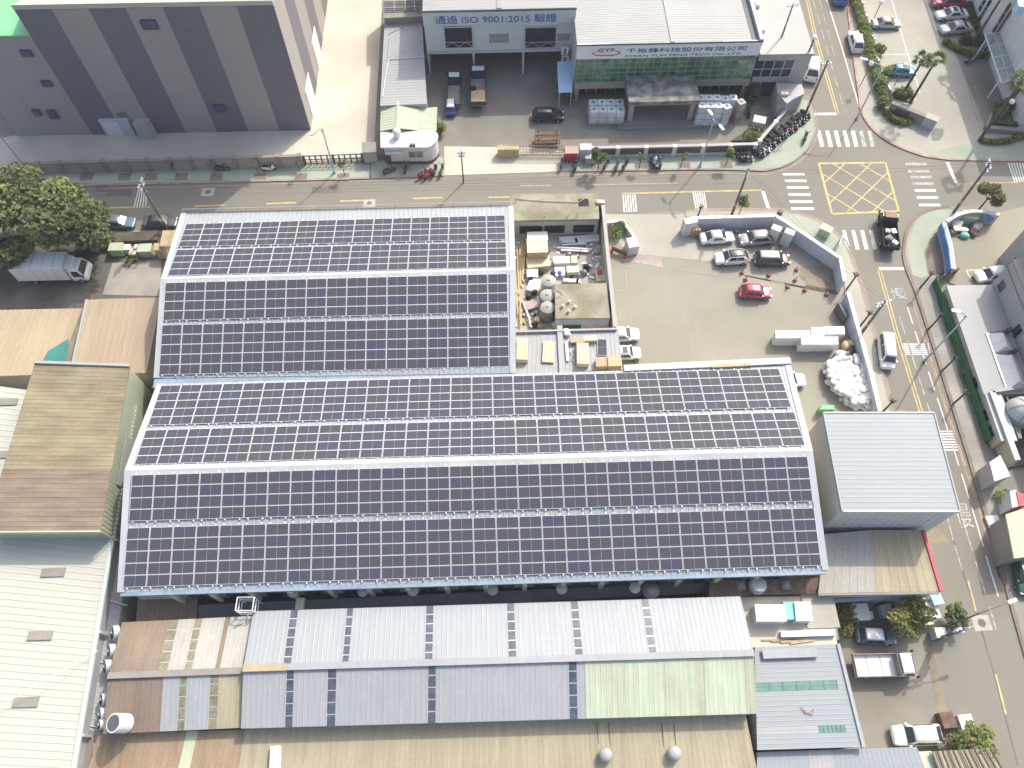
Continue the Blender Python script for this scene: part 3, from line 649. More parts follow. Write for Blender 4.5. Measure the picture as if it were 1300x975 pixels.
for i in range(7):
    for k in range(6):
        z0 = k * (HS - .55) / 6; z1 = (k + 1) * (HS - .55) / 6
        m = MB(); F0.box(m, i * sw + .006, (i + 1) * sw - .006, z0 + .006, z1 - .006, 0, .045); m.build('wall_panel', 'stripe_dark' if i % 2 == 0 else 'stripe_light', sb)
F1 = Face(F0.p(F0.len, 0), F0.p(F0.len, 0, -depth))
for i in range(8):
    m = MB(); F1.box(m, i * depth / 8 + .006, (i + 1) * depth / 8 - .006, 0, HS - .56, 0, .04); m.build('wall_panel', 'stripe_light' if i % 2 == 0 else 'stripe_dark', sb)
for u, w in ((2.2, 3.4), (11, 3.4)):
    m = MB(); F1.box(m, u, u + w, 0, 4.2, .0, .12); o = m.build('roller_door', 'white_paint', sb)
def louvre(F, t, x, y, w=.75, h=.7):
    u, z = F.uz(x, y); m = MB(); F.box(m, u - w, u + w, z - h / 2, z + h / 2, 0.0, .32); o = m.build('wall_vent', 'window_blue', t)
    for k in range(3): m = MB(); F.box(m, u - w + .06, u + w - .06, z - h / 2 + .08 + k * h / 3, z - h / 2 + .14 + k * h / 3, .3, .36); m.build('slat', 'stripe_dark', o)
for x, y, w, h in ((190, 30, .85, 1.1), (280, 136.5, .7, 1.1)): louvre(F0, sb, x, y, w, h)
u, z = F0.uz(155.5, 145.5); m = MB(); F0.box(m, u - .6, u + .6, z - .35, z + .35, 0.0, .1); m.build('wall_plate', 'stripe_dark', sb)
u0, _ = F0.uz(131, 160); u1, _ = F0.uz(168, 160)
m = MB(); F0.box(m, u0, u1, 0, 2.6, .05, .4); o = m.build('entrance', 'blue_white_wall', sb)
m = MB(); F0.box(m, u0 + .3, u0 + 2.2, .1, 2.3, .36, .43); m.build('door', 'white_paint', o)
m = MB(); F0.box(m, u1 + .8, u1 + 2.6, 0, 2.5, .05, 1.1); m.build('entrance_porch', 'grey_wall', sb)
# annex
FA = Face(Z1(62, 468), Z1(317, 462)); zA = FA.uz(14, 44.5)[1]
an = thing('annex_building', 'plain grey annex with a bright green roof left of the striped building', 'building', tuple(FA.p(FA.len / 2, 0, -14)))
m = MB(); m.prism([FA.p(0, 0), FA.p(FA.len, 0), FA.p(FA.len, 0, -28), FA.p(0, 0, -28)], 0, zA - .15); m.build('wall', 'stripe_light', an)
m = MB(); m.prism([FA.p(-.1, 0, .1), FA.p(FA.len - .02, 0, .1), FA.p(FA.len - .02, 0, -28), FA.p(-.1, 0, -28)], zA - .148, zA); m.build('roof', 'green_epoxy', an)
for x, y, w, h in ((34, 66.5, .6, .8), (60, 105, .55, .8), (67, 144, .5, 1.3), (47, 142, .4, .9)): louvre(FA, an, x, y, w, h)
# perimeter wall of the striped building: posts and panels
pw = thing('perimeter_wall', 'long grey panel wall along the pavement below the striped building', 'wall', tuple(Z1(500, 575)))
a, b = Z1(80, 600), Z1(1040, 572); n = 13
for i in range(n + 1):
    p = a.lerp(b, i / n); m = MB(); m.rbox(p.x, p.y, 0, .5, .55, 2.0, YAW); m.build('post', 'grey_stone', pw)
    if i < n:
        q = a.lerp(b, (i + 1) / n); m = MB(); m.obox((p + q) / 2 + UP * .85, (q - p) / 2 - (q - p).normalized() * .26, GY * .13, UP * .85); m.build('wall_panel', 'stripe_light', pw)
        m = MB(); m.obox((p + q) / 2 + UP * 1.78, (q - p) / 2 - (q - p).normalized() * .26, GY * .2, UP * .07); m.build('coping', 'grey_stone', pw)
gt = thing('sliding_gate', 'dark metal sliding gate across the white concrete yard', 'gate', tuple(Z1(1150, 560)))
a, b = Z1(1052, 568), Z1(1250, 560)
for zz in (.25, .9, 1.5): m = MB(); m.obox((a + b) / 2 + UP * zz, (b - a) / 2, GY * .05, UP * .05); m.build('gate_rail', 'dark_steel', gt)
for i in range(11): p = a.lerp(b, i / 10); m = MB(); m.rbox(p.x, p.y, .1, .16 if i % 5 else .3, .14, 1.5, YAW); m.build('gate_bar', 'dark_steel', gt)
tag(block('gate_pillar', '', [Z1(1255, 530), Z1(1300, 528), Z1(1300, 560), Z1(1255, 562)], 1.9, 'grey_wall', 'grey_stone'), 'squat grey gate pillar at the guard house end of the gate', 'pillar')
# ---- building with the ISO lettering
FI = Face(W(664, 93) - GX * 13.0, W(664, 93) + GX * 7.0)
uL = FI.uz(536.2, 14)[0]; uR = FI.uz(731, 12)[0]; zT = FI.uz(640, 13)[1]
iso = thing('quality_sign_building', 'grey factory with dark open bays and blue lettering on its fascia', 'building', tuple(FI.p((uL + uR) / 2, 0, -10)))
D = 30
def fbox(F, t, nm, mt, *a, **k): m = MB(); F.box(m, *a); return m.build(nm, mt, t, **k)
zl = FI.uz(640, 66)[1]; zm = FI.uz(640, 30)[1]
q = [FI.p(uL, zT + .02, .15), FI.p((uL + uR) / 2, zT + .22, .15), FI.p((uL + uR) / 2, zT + .22, -D), FI.p(uL, zT + .02, -D)]
for a in (q, [FI.p((uL + uR) / 2, zT + .22, .15), FI.p(uR, zT + .02, .15), FI.p(uR, zT + .02, -D), FI.p((uL + uR) / 2, zT + .22, -D)]):
    m = MB(); m.ribbed(a[1], a[2], a[3], a[0], .45, .018, .12); m.build('roof_sheet', 'white_sheet', iso)
m = MB(); c0 = FI.p((uL + uR) / 2, zT + .27, .0); c1 = FI.p((uL + uR) / 2, zT + .27, -D); m.obox((c0 + c1) / 2, (c1 - c0) / 2, FI.u * .3, UP * .05); m.build('ridge_cap', 'metal_roof', iso)
m = MB(); m.add([FI.p(uL, zl, -.05), FI.p(uR, zl, -.05), FI.p(uR, zT - .1, -.05), FI.p((uL + uR) / 2, zT + .08, -.05), FI.p(uL, zT - .1, -.05), FI.p(uL, zl, -D), FI.p(uR, zl, -D), FI.p(uR, zT - .1, -D), FI.p((uL + uR) / 2, zT + .08, -D), FI.p(uL, zT - .1, -D)],
             [(0, 1, 2, 3, 4), (9, 8, 7, 6, 5), (0, 5, 6, 1), (1, 6, 7, 2), (4, 9, 5, 0)]); m.build('wall', 'steel_wall', iso)
fsc = fbox(FI, iso, 'fascia', 'steel_wall', uL - .05, uR + .05, zm + .05, zT + .05, -.02, .22)
fbox(FI, iso, 'fascia_trim', 'dark_steel', uL - .08, uR + .08, zT + .05, zT + .3, .16, .28)
fbox(FI, iso, 'wall_trim', 'dark_steel', uL, uR, zm - .03, zm + .05, .0, .12)
fbox(FI, iso, 'lintel_beam', 'galvanised', uL, uR, zl - .02, zl + .32, .0, .1)
fbox(FI, iso, 'side_wall', 'steel_wall', uL, uL + .2, 0, zl - .02, -14, -.02)
fbox(FI, iso, 'side_wall', 'steel_wall', uR - .2, uR, 0, zl - .02, -14, -.02)
fbox(FI, iso, 'back_wall', 'dark_steel', uL + .2, uR - .2, 0, zl - .02, -14.2, -14)
for x in (602, 664): u = FI.uz(x, 85)[0]; fbox(FI, iso, 'column', 'galvanised', u - .14, u + .14, 0, zl - .03, -.2, .08)
for x0, x1 in ((450, 607), (897, 1060)):
    u0, z1 = FI.uz(460 + x0 / 4.333, 152 / 4.333); u1, z0 = FI.uz(460 + x1 / 4.333, 258 / 4.333)
    w = fbox(FI, iso, 'window_opening', 'dark_void', u0, u1, z0, z1, -.04, .03)
    for nm, a in (('frame', (u0 - .12, u1 + .12, z1, z1 + .12, 0, .1)), ('frame', (u0 - .12, u1 + .12, z0 - .12, z0, 0, .1)), ('frame', (u0 - .12, u0, z0, z1, 0, .1)), ('frame', (u1, u1 + .12, z0, z1, 0, .1))): fbox(FI, w, nm, 'galvanised', *a)
    fbox(FI, w, 'guard_rail', 'galvanised', u0, u1, z0 + .75, z0 + .82, .03, .08)
    for k in range(4):
        ua, ub = u0 + (u1 - u0) * k / 4, u0 + (u1 - u0) * (k + 1) / 4; m = MB(); za, zb = (z0 + .08, z0 + .75) if k % 2 == 0 else (z0 + .75, z0 + .08); m.tube([FI.p(ua, za, .05), FI.p(ub, zb, .05)], .03, 4); m.build('guard_brace', 'galvanised', w)
u0, z1 = FI.uz(460 + 697 / 4.333, 188 / 4.333); u1, z0 = FI.uz(460 + 805 / 4.333, 232 / 4.333)
w = fbox(FI, iso, 'window', 'cream_roof', u0, u1, z0, z1, 0, .06)
for i in range(6):
    for j in range(2): fbox(FI, w, 'pane', 'grey_stone', u0 + (u1 - u0) * i / 6 + .06, u0 + (u1 - u0) * (i + 1) / 6 - .06, z0 + (z1 - z0) * j / 2 + .08, z0 + (z1 - z0) * (j + 1) / 2 - .08, .05, .08)
u, z = FI.uz(460 + 1107 / 4.333, 205 / 4.333); fbox(FI, iso, 'wall_vent', 'grey_stone', u - .75, u + .75, z - .45, z + .45, 0, .08)
u0, z0 = FI.uz(460 + 735 / 4.333, 97 / 4.333)
text('通過 ISO 9001:2015 驗證', 'letter', 'sign_blue', FI.p(u0, z0, .25), FI.u, UP, fsc, width=FI.uz(460 + 1070 / 4.333, 22)[0] - FI.uz(460 + 400 / 4.333, 22)[0], height=1.15)
for k, (x, y) in enumerate(((1112, 308), (1112, 262))):
    u, z = FI.uz(460 + x / 4.333, y / 4.333); c = FI.p(u, max(z, .3), .55); m = MB(); m.rbox(c.x, c.y, c.z - .4, .9, .45, .95, YAW); o = m.build('air_conditioner', 'white_paint', iso)
    for s in (-.22, .22): m = MB(); cc = c + FI.n * .235 + FI.u * 0 + UP * (.08 + s); m.tube([cc, cc + FI.n * .03], .19, 12); m.build('fan_grille', 'dark_steel', o)
# ---- company building with glass front
FC = Face(W(730.5, 128), W(730.5, 128) + GX * 24)
cL = FC.uz(733, 57)[0]; cR = FC.uz(967, 56)[0]; cT = FC.uz(850, 56)[1]; zs = FC.uz(850, 72)[1]; zg = FC.uz(850, 102)[1]; zb = FC.uz(850, 105)[1]
co = thing('company_building', 'company building with white sign band above a green glass curtain wall', 'building', tuple(FC.p((cL + cR) / 2, 0, -12)))
m = MB(); m.prism([FC.p(cL, 0, -.3), FC.p(cR, 0, -.3), FC.p(cR, 0, -30), FC.p(cL, 0, -30)], zb - .25, cT - .1); m.build('wall', 'steel_wall', co)
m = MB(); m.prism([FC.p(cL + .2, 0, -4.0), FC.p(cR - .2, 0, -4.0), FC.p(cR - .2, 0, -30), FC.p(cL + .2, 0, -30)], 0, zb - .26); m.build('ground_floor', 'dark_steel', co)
mid = (cL + cR) / 2 + .3
for a, b, za, zc in ((cL, mid, cT + .02, cT + .24), (mid, cR - 1.2, cT + .24, cT + .02)):
    m = MB(); m.ribbed(FC.p(a, za, .1), FC.p(a, za, -30), FC.p(b, zc, -30), FC.p(b, zc, .1), .45, .018, .12); m.build('roof_sheet', 'cream_roof', co)
m = MB(); c0, c1 = FC.p(mid, cT + .29, .0), FC.p(mid, cT + .29, -30); m.obox((c0 + c1) / 2, (c1 - c0) / 2, FC.u * .22, UP * .05); m.build('ridge_cap', 'white_sheet', co)
fbox(FC, co, 'box_gutter', 'dark_steel', cR - 1.15, cR - .4, cT - .12, cT + .02, -30, .0)
fbox(FC, co, 'parapet', 'steel_wall', cR - .38, cR + .05, cT - .4, cT + .5, -30, .1)
sbd = fbox(FC, co, 'sign_band', 'sign_panel', cL, cR, zs, cT + .1, -.28, .12)
fbox(FC, co, 'sign_band_trim', 'dark_steel', cL - .05, cR + .05, cT + .1, cT + .3, .1, .18)
fbox(FC, co, 'curtain_wall_back', 'dark_void', cL + .05, cR - .05, zg, zs - .01, -.28, -.05)
NC, NR = 21, 5
for i in range(NC):
    for j in range(NR):
        ua, ub = cL + .15 + (cR - cL - .3) * i / NC, cL + .15 + (cR - cL - .3) * (i + 1) / NC; za, zc = zg + (zs - zg) * j / NR, zg + (zs - zg) * (j + 1) / NR
        t0 = random.uniform(-.012, .012); t1 = random.uniform(-.012, .012)
        m = MB(); P4 = [FC.p(ua + .03, za + .03, .02 + t0), FC.p(ub - .03, za + .03, .02 - t0), FC.p(ub - .03, zc - .03, .02 + t1), FC.p(ua + .03, zc - .03, .02 - t1)]
        m.add(P4 + [p - FC.n * .03 for p in P4], [(0, 1, 2, 3), (7, 6, 5, 4), (0, 4, 5, 1), (1, 5, 6, 2), (2, 6, 7, 3), (3, 7, 4, 0)]); m.build('glass_pane', 'glass_green', co)
for i in range(NC + 1): u = cL + .15 + (cR - cL - .3) * i / NC; fbox(FC, co, 'mullion', 'mullion', u - .025, u + .025, zg, zs, -.03, .07)
for j in range(NR + 1): z = zg + (zs - zg) * j / NR; fbox(FC, co, 'transom', 'mullion', cL + .1, cR - .1, z - .025, z + .025, -.03, .055)
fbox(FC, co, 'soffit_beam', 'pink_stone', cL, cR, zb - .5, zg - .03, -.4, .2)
for x in (732, 800, 876, 945): u = FC.uz(x, 112)[0]; fbox(FC, co, 'column', 'pink_stone', u - .3, u + .3, 0, zb - .51, -.5, .1)
for x0, x1 in ((733, 795), (880, 938)):
    u0, u1 = FC.uz(x0, 118)[0], FC.uz(x1, 118)[0]; n = 5
    for i in range(n): fbox(FC, co, 'shop_window', 'glass_dark', u0 + (u1 - u0) * i / n + .05, u0 + (u1 - u0) * (i + 1) / n - .05, .4, zb - .7, -1.1, -1.0)
    for i in range(n + 1): u = u0 + (u1 - u0) * i / n; fbox(FC, co, 'window_mullion', 'mullion', u - .05, u + .05, .3, zb - .55, -1.12, -.95)
# portico
def tz(f, x, y, z=0): return f(x, y, z)
zp = 3.4
P0, P1 = Z3(298, 598), Z3(588, 596); fP = Face(P0, P0 + GX * (P1 - P0).length)
L = fP.len; ypl = (FC.a - P0).dot(-fP.n)
fbox(fP, co, 'portico_roof', 'portico_stone', -.5, L + .7, zp, zp + .45, -ypl + .1, .5)
fbox(fP, co, 'portico_edge', 'grey_stone', -.55, L + .75, zp - .1, zp + .0, -ypl + .1, .55)
for u in (.0, L): fbox(fP, co, 'portico_column', 'pink_stone', u - .25, u + .35, .5, zp - .11, -.4, .15)
for k in range(3): fbox(fP, co, 'step', 'grey_stone', -.7 - k * .35, L + .9 + k * .35, 0, .5 - k * .15, -ypl + .1, .3 + k * .45)
fbox(fP, co, 'entrance_door', 'glass_dark', L / 2 - 2, L / 2 + 2, .5, 2.8, -ypl + .12, -ypl + .3)
# sign
def sg(x, y): return FC.uz(720 + x / 3.824, y / 3.824)
u0, z0 = sg(578, 240); wd = sg(868, 240)[0] - sg(288, 240)[0]
text('千裕鋒科技股份有限公司', 'letter', 'sign_navy', FC.p(u0, z0 + .1, .13), FC.u, UP, sbd, width=wd, height=.66)
u0, z0 = sg(565, 264); wd = sg(850, 264)[0] - sg(280, 264)[0]
text('CHIAN YUH FENG TECH CO.,LTD.', 'letter', 'sign_navy', FC.p(u0, z0 + .02, .13), FC.u, UP, sbd, width=wd, height=.36)
u0, z0 = sg(190, 243)
text('CYF', 'logo_letter', 'sign_navy', FC.p(u0, z0 + .08, .16), FC.u, UP, sbd, width=2.0, height=.52)
m = MB(); uu0, zz0 = sg(190, 256)
for k in range(28):
    a0, a1 = R(100 + k * 11.2), R(100 + (k + 1) * 11.2); w0 = .05 + .09 * abs(math.sin((a0 - R(100)) / 2)); 
    pa = [FC.p(uu0 + 1.75 * math.cos(a), zz0 + .06 + .42 * math.sin(a), .17) for a in (a0, a1)]; pb = [FC.p(uu0 + (1.75 - w0 * 1.6) * math.cos(a), zz0 + .06 + (.42 - w0) * math.sin(a), .17) for a in (a0, a1)]
    m.add([pa[0], pa[1], pb[1], pb[0]], [(3, 2, 1, 0)])
m.build('logo_ring', 'sign_red', co)
# annex east of it
q = [Z3(938, 262, 6.6), Z3(1195, 258, 6.6)]
ax = thing('office_annex', 'lower flat-roofed grey annex beside the company building with one strip window', 'building', tuple(((q[0] + q[1]) / 2) * Vector((1, 1, 0)) if False else (q[0].x / 2 + q[1].x / 2, q[0].y + 8, 0)))
FX = Face(q[0], q[1]); m = MB(); m.prism([FX.p(0, 0), FX.p(FX.len, 0), FX.p(FX.len + .2, 0, -28), FX.p(-.4, 0, -28)], 0, 6.4); m.build('wall', 'grey_wall', ax)
m = MB(); m.prism([FX.p(0, 0, .12), FX.p(FX.len + .12, 0, .12), FX.p(FX.len + .3, 0, -28), FX.p(-.4, 0, -28)], 6.402, 6.62); m.build('roof', 'cream_roof', ax)
u0, z1 = FX.uz(720 + 912 / 3.824, 296 / 3.824); u1, z0 = FX.uz(720 + 1078 / 3.824, 368 / 3.824)
w = fbox(FX, ax, 'strip_window', 'glass_dark', u0, u1, z0, z1, -.02, .06)
for k in range(5): u = u0 + (u1 - u0) * k / 4; fbox(FX, w, 'frame', 'galvanised', u - .05, u + .05, z0, z1, .0, .1)
fbox(FX, w, 'frame', 'galvanised', u0, u1, (z0 + z1) / 2 - .04, (z0 + z1) / 2 + .04, .0, .1)
u = FX.uz(720 + 960 / 3.824, 455 / 3.824)[0]; fbox(FX, ax, 'doorway', 'dark_void', u - .9, u + .9, 0, 2.3, -.02, .05)
for x, y in ((920, 30), (945, 150)):
    p = Z3(x, y, 6.6); m = MB(); m.rbox(p.x, p.y, 6.6, .5, .9, .5, YAW); m.build('roof_vent', 'white_paint', ax)
# ---- side building, green shed, guard house
t = block('side_building', 'long low building with pale roof between white yard and open bays', [V8(55, 565, 3.6), V8(303, 555, 3.6), V8(278, 118, 3.6), V8(78, 135, 3.6)], 3.6, 'grey_wall', 'white_sheet', ribs='y', pitch=.5)
for a, b in (((90, 320), (300, 305)), ((105, 195), (95, 320)), ((100, 180), (180, 140)), ((66, 520), (98, 320))): m = MB(); m.tube([V8(*a, 3.72), V8(*b, 3.72)], .05, 5); m.build('roof_pipe', 'galvanised', t)
t = block('rear_shed', 'small dark frame shed behind the long low building', [V8(75, 95, 4.6), V8(275, 85, 4.6), V8(268, -60, 4.6), V8(75, -60, 4.6)], 4.6, 'grey_stone', 'grey_stone')
for y in (10, 25, 45, 58): m = MB(); m.tube([V8(75, y, 4.75), V8(270, y - 3, 4.75)], .07, 4); m.build('roof_purlin', 'dark_steel', t)
for x in (130, 190, 240): m = MB(); m.tube([V8(x, 60, 4.72), V8(x - 2, 0, 4.72)], .06, 4); m.build('roof_rafter', 'galvanised', t)
gs = thing('green_shed', 'pale green gabled shed beside the guard house', 'shed', tuple(V8(180, 640)))
e0, e1, r0, r1, f0, f1 = V8(57, 562, 3.0), V8(53, 706, 3.0), V8(151, 546, 3.55), V8(147, 690, 3.55), V8(266, 584, 3.0), V8(264, 702, 3.0)
for q in ((e0, e1, r1, r0), (f0, f1, r1, r0)): m = MB(); m.ribbed(q[0], q[1], q[2], q[3], .4, .03, .08); m.build('roof_sheet', 'pale_green_roof', gs)
m = MB(); m.ribbed(V8(267, 583, 2.9), V8(265, 705, 2.9), V8(356, 705, 2.8), V8(361, 576, 2.8), .4, .03, .08); m.build('lean_to_roof', 'pale_green_roof', gs)
m = MB(); m.prism([p - Vector((0, 0, 0)) for p in (V8(62, 566, 2.85), V8(58, 700, 2.85), V8(262, 698, 2.85), V8(262, 588, 2.85))], 0, 2.86); m.build('wall', 'sage_wall', gs)
for x, y in ((350, 700), (355, 580)): p = V8(x, y, 2.8); m = MB(); m.rbox(p.x, p.y, 0, .1, .1, 2.7); m.build('post', 'galvanised', gs)
m = MB(); m.obox((r0 + r1) / 2 + UP * .06, (r1 - r0) / 2, GX * .15, UP * .02); m.build('ridge_cap', 'green_roof', gs)
gh = thing('guard_house', 'white roofed guard house with one rounded end at the factory gate', 'guard house', tuple(U3(250, 350)))
zr = 3.0
edge = [U3(20, 305, zr), U3(20, 180, zr), U3(180, 172, zr), U3(330, 165, zr)] + arc(U3(400, 163, zr), U3(545, 170, zr), U3(470, 265, zr), 10) + arc(U3(455, 278, zr), U3(430, 303, zr), U3(390, 305, zr), 4)
c = sum((Vector((p.x, p.y, 0)) for p in edge), Vector()) / len(edge)
m = MB(); m.prism([c + (Vector((p.x, p.y, 0)) - c) * .93 for p in edge], 0, zr - .2); m.build('wall', 'white_wall', gh)
m = MB(); m.prism(edge, zr - .2, zr); m.build('roof', 'white_paint', gh)
m = MB(); m.prism([c + (Vector((p.x, p.y, 0)) - c) * .945 for p in edge], .0, .55); m.build('plinth', 'maroon', gh)
fg = Face(c + (Vector((*U3(20, 305, zr).xy, 0)) - c) * .93, c + (Vector((*U3(390, 305, zr).xy, 0)) - c) * .93)
u0, z1 = fg.uz(480 + 250 / 6.5, 140 + 340 / 6.5); u1, z0 = fg.uz(480 + 375 / 6.5, 140 + 388 / 6.5)
w = fbox(fg, gh, 'window', 'mullion', u0, u1, z0, z1, -.02, .06)
for k in range(2): fbox(fg, w, 'pane', 'skylight_olive', u0 + .08 + k * (u1 - u0) / 2, u0 - .08 + (k + 1) * (u1 - u0) / 2, z0 + .08, z1 - .08, .05, .08)
u0, z1 = fg.uz(480 + 45 / 6.5, 140 + 370 / 6.5); u1, z0 = fg.uz(480 + 112 / 6.5, 140 + 420 / 6.5); fbox(fg, gh, 'notice_board', 'maroon', u0, u1, max(.1, z0), z1, .0, .07)
fbox(fg, gh, 'awning', 'galvanised', .1, 2.0, 2.3, 2.4, .0, .55)
p = U3(160, 222, zr); m = MB(); m.lathe((p.x, p.y, zr), [(.42, 0), (.42, .8), (.5, .85), (.5, 1.0), (.3, 1.22), (.05, 1.3)], 16); m.build('roof_vent', 'white_paint', gh, smooth=False)
p = U3(285, 295, zr); m = MB(); m.rbox(p.x, p.y, zr, .7, .3, .3); m.build('flood_light', 'dark_steel', gh)
t = thing('glass_lean_to', 'pale blue glass lean-to between the open bays and company building', 'canopy', tuple(Z2(1110, 500)))
m = MB(); q = [Z2(1072, 340, 3.0), Z2(1160, 330, 3.0), Z2(1155, 505, 2.6), Z2(1080, 510, 2.6)]; m.slab(q, .08); m.build('roof', 'light_blue_paint', t)
for p in (Z2(1085, 505, 2.5), Z2(1150, 500, 2.5), Z2(1076, 350, 2.9)): m = MB(); m.rbox(p.x, p.y, 0, .12, .12, 2.5); m.build('post', 'galvanised', t)
# ---- extension gate (folding) and company wall
eg = thing('folding_gate', 'long brass-coloured folding gate across the factory drive', 'gate', tuple(U3(1150, 350)))
a, b = U3(1035, 372), W(723, 198)
n = 46; d = (b - a) / n; nn = Vector((-d.y, d.x, 0)).normalized()
for i in range(n + 1):
    p = a + d * i; m = MB()
    for s in (-.28, .28): m.rbox(p.x + nn.x * s, p.y + nn.y * s, .05, .04, .04, 1.35)
    m.build('gate_leaf', 'timber' if i % 2 else 'mossy_concrete', eg)
for s in (-.28, .28):
    for zz in (.3, 1.36): m = MB(); m.tube([a + nn * s + UP * zz, b + nn * s + UP * zz], .035, 4); m.build('gate_rail', 'mossy_concrete', eg)
m = MB(); m.rbox(a.x + .6, a.y, .05, 2.6, .8, 1.3, heading(a, b)); m.build('gate_motor_head', 'timber', eg)
cw = thing('company_wall', 'low white wall with maroon brick panels in front of the company', 'wall', tuple(U1(900, 200)))
pts = [U1(445, 255), U1(672, 250), U1(900, 245), U1(1130, 240), U2(190, 760), U2(415, 750), U2(630, 745)]
pts = [W(750, 199.2), W(783, 198.4), W(818.5, 197.6), W(854, 196.8), W(890, 196), W(924, 195), W(955, 194.2)]
def panelled(t, pts, h=1.5):
    for i, p in enumerate(pts):
        m = MB(); m.rbox(p.x, p.y, 0, .5, .5, h + .08, YAW); m.build('pier', 'white_wall', t)
        if i < len(pts) - 1:
            q = pts[i + 1]; d = (q - p).normalized(); n = Vector((-d.y, d.x, 0)); c = (p + q) / 2; hl = d * ((q - p).length / 2 - .26)
            m = MB(); m.obox(c + UP * .2, hl, n * .2, UP * .2); m.build('plinth', 'blue_white_wall', t)
            m = MB(); m.obox(c + UP * (.2 + h / 2), hl, n * .12, UP * (h / 2 - .2)); m.build('wall_panel', 'maroon', t)
            m = MB(); m.obox(c + UP * (h - .0), hl, n * .2, UP * .09); m.build('coping', 'cream_roof', t)
panelled(cw, pts)
panelled(cw, [W(960.5, 189.5), W(981, 165.5), W(1001.5, 142)], 1.5)
bk = block('corner_hut', 'small angular grey hut at the end of the company wall', [U2(835, 250, 2.8), U2(905, 330, 2.8), U2(955, 290, 2.8), U2(1045, 250, 2.8), U2(1020, 180, 2.8), U2(820, 165, 2.8)], 2.8, 'grey_wall', 'cream_roof', 'hut')
p = U2(880, 262, 2.8); m = MB(); m.rbox(p.x, p.y, 2.8, .9, .6, .35); m.build('roof_box', 'pale_card', bk)
f = Face(U2(745, 420), U2(820, 250)); m = MB(); m.prism([U2(790, 440), U2(830, 445), U2(905, 400), U2(860, 330)], 0, 1.9); m.build('porch', 'blue_white_wall', bk)
# ---- storage yard sheds, wall
ts = block('concrete_shed', 'flat mossy concrete shed beside the street, at the top of the storage yard', [V7(48, 172, 2.9), V7(690, 160, 2.9), V7(682, -25, 2.9), V7(45, -20, 2.9)], 2.9, 'grey_wall', 'mossy_concrete', 'shed', th=.25, over=.05)
fs = Face(V7(48, 172, 2.9), V7(690, 160, 2.9))
for u0, u1 in ((1.0, 3.6), (3.9, 6.2), (7.2, 9.6), (9.9, 12.2)): 
    if u1 < fs.len: fbox(fs, ts, 'opening', 'dark_void', u0, u1, .6, 1.9, -.03, .04)
p = V7(578, 42, 2.9); m = MB(); m.rbox(p.x, p.y, 2.85, 1.2, 1.1, .054, YAW); m.build('roof_hatch', 'dark_void', ts)
m = MB(); m.tube([V7(80, 10, 3.0), V7(180, 22, 3.0), V7(330, 32, 3.0), V7(540, 38, 3.0), V7(600, 5, 3.0)], .05, 5); m.build('roof_pipe', 'cream_roof', ts)
for x, y in ((300, 140), (535, 140), (465, 145), (82, 40)): p = V7(x, y, 2.9); m = MB(); m.tube([p, p + UP * .9], .06, 6); m.build('vent_pipe', 'white_paint', ts)
ts = block('concrete_shed', 'flat mossy concrete shed beside the three round tanks', [V7(376, 884, 2.7), V7(770, 880, 2.7), V7(742, 628, 2.7), V7(372, 640, 2.7)], 2.7, 'blue_white_wall', 'mossy_concrete', 'shed', th=.2, over=.05)
for x, y in ((425, 802), (470, 770), (514, 808), (468, 840)): p = V7(x, y, 2.7); m = MB(); m.lathe((p.x, p.y, 2.7), [(.13, 0), (.15, .3), (.17, .34), (.05, .42)], 10); m.build('roof_pot', 'pale_card', ts)
fs = Face(V7(376, 884, 2.7), V7(770, 880, 2.7)); fbox(fs, ts, 'green_sheet', 'green_mesh', .1, 2.8, .2, 1.4, .0, .05); fbox(fs, ts, 'cream_sheet', 'pale_card', 2.9, 5.8, .2, 1.3, .0, .05); fbox(fs, ts, 'downpipe', 'galvanised', 6.0, 6.35, 0, 2.5, .0, .15)
m = MB(); m.tube([V7(378, 735, 2.75), V7(425, 708, 2.75), V7(385, 680, 2.75)], .05, 5); m.build('roof_pipe', 'cream_roof', ts)
yw = thing('yard_wall', 'tall weathered cream wall between the storage yard and car park', 'wall', tuple(V7(760, 500)))
a, b = V7(718, 40, 3.0), V7(808, 945, 3.0); 
for i in range(8):
    p, q = a.lerp(b, i / 8), a.lerp(b, (i + 1) / 8); p.z = q.z = 0; m = MB(); m.obox((p + q) / 2 + UP * 1.45, (q - p) / 2 * .998, Vector((.14, 0, 0)), UP * 1.45); m.build('wall_bay', 'cream_wall', yw)
    m = MB(); m.rbox(p.x, p.y, 0, .36, .3, 3.0); m.build('pier', 'cream_wall', yw)
m = MB(); c = (a + b) / 2; m.obox(Vector((c.x, c.y, 2.96)), Vector(((b - a).x / 2, (b - a).y / 2, 0)), Vector((.2, 0, 0)), UP * .06); m.build('coping', 'cream_roof', yw)
p = V7(702, 40, 3.0); m = MB(); m.rbox(p.x, p.y, 0, .9, .5, 3.2); m.build('end_pier', 'cream_wall', yw)
# small grey roof between the halls
kb = block('link_building', 'small grey ribbed roof with pallets between the two halls', [W(650, 476, 4.6), W(789, 468, 4.6), T5(1146, 92, 4.6), T5(482, 112, 4.6)], 4.6, 'grey_wall', 'metal_roof_dull', ribs='x', pitch=.42)
m = MB(); m.obox((T5(772, 70, 4.75) + T5(790, 385, 4.75)) / 2, (T5(790, 385, 4.75) - T5(772, 70, 4.75)) / 2, GX * .28, UP * .1); m.build('roof_gutter', 'metal_roof_dull', kb)
m = MB(); m.obox((T5(482, 110, 4.8) + T5(1146, 92, 4.8)) / 2, (T5(1146, 92, 4.8) - T5(482, 110, 4.8)) / 2, GY * .1, UP * .12); m.build('eave_flashing', 'cream_roof', kb)
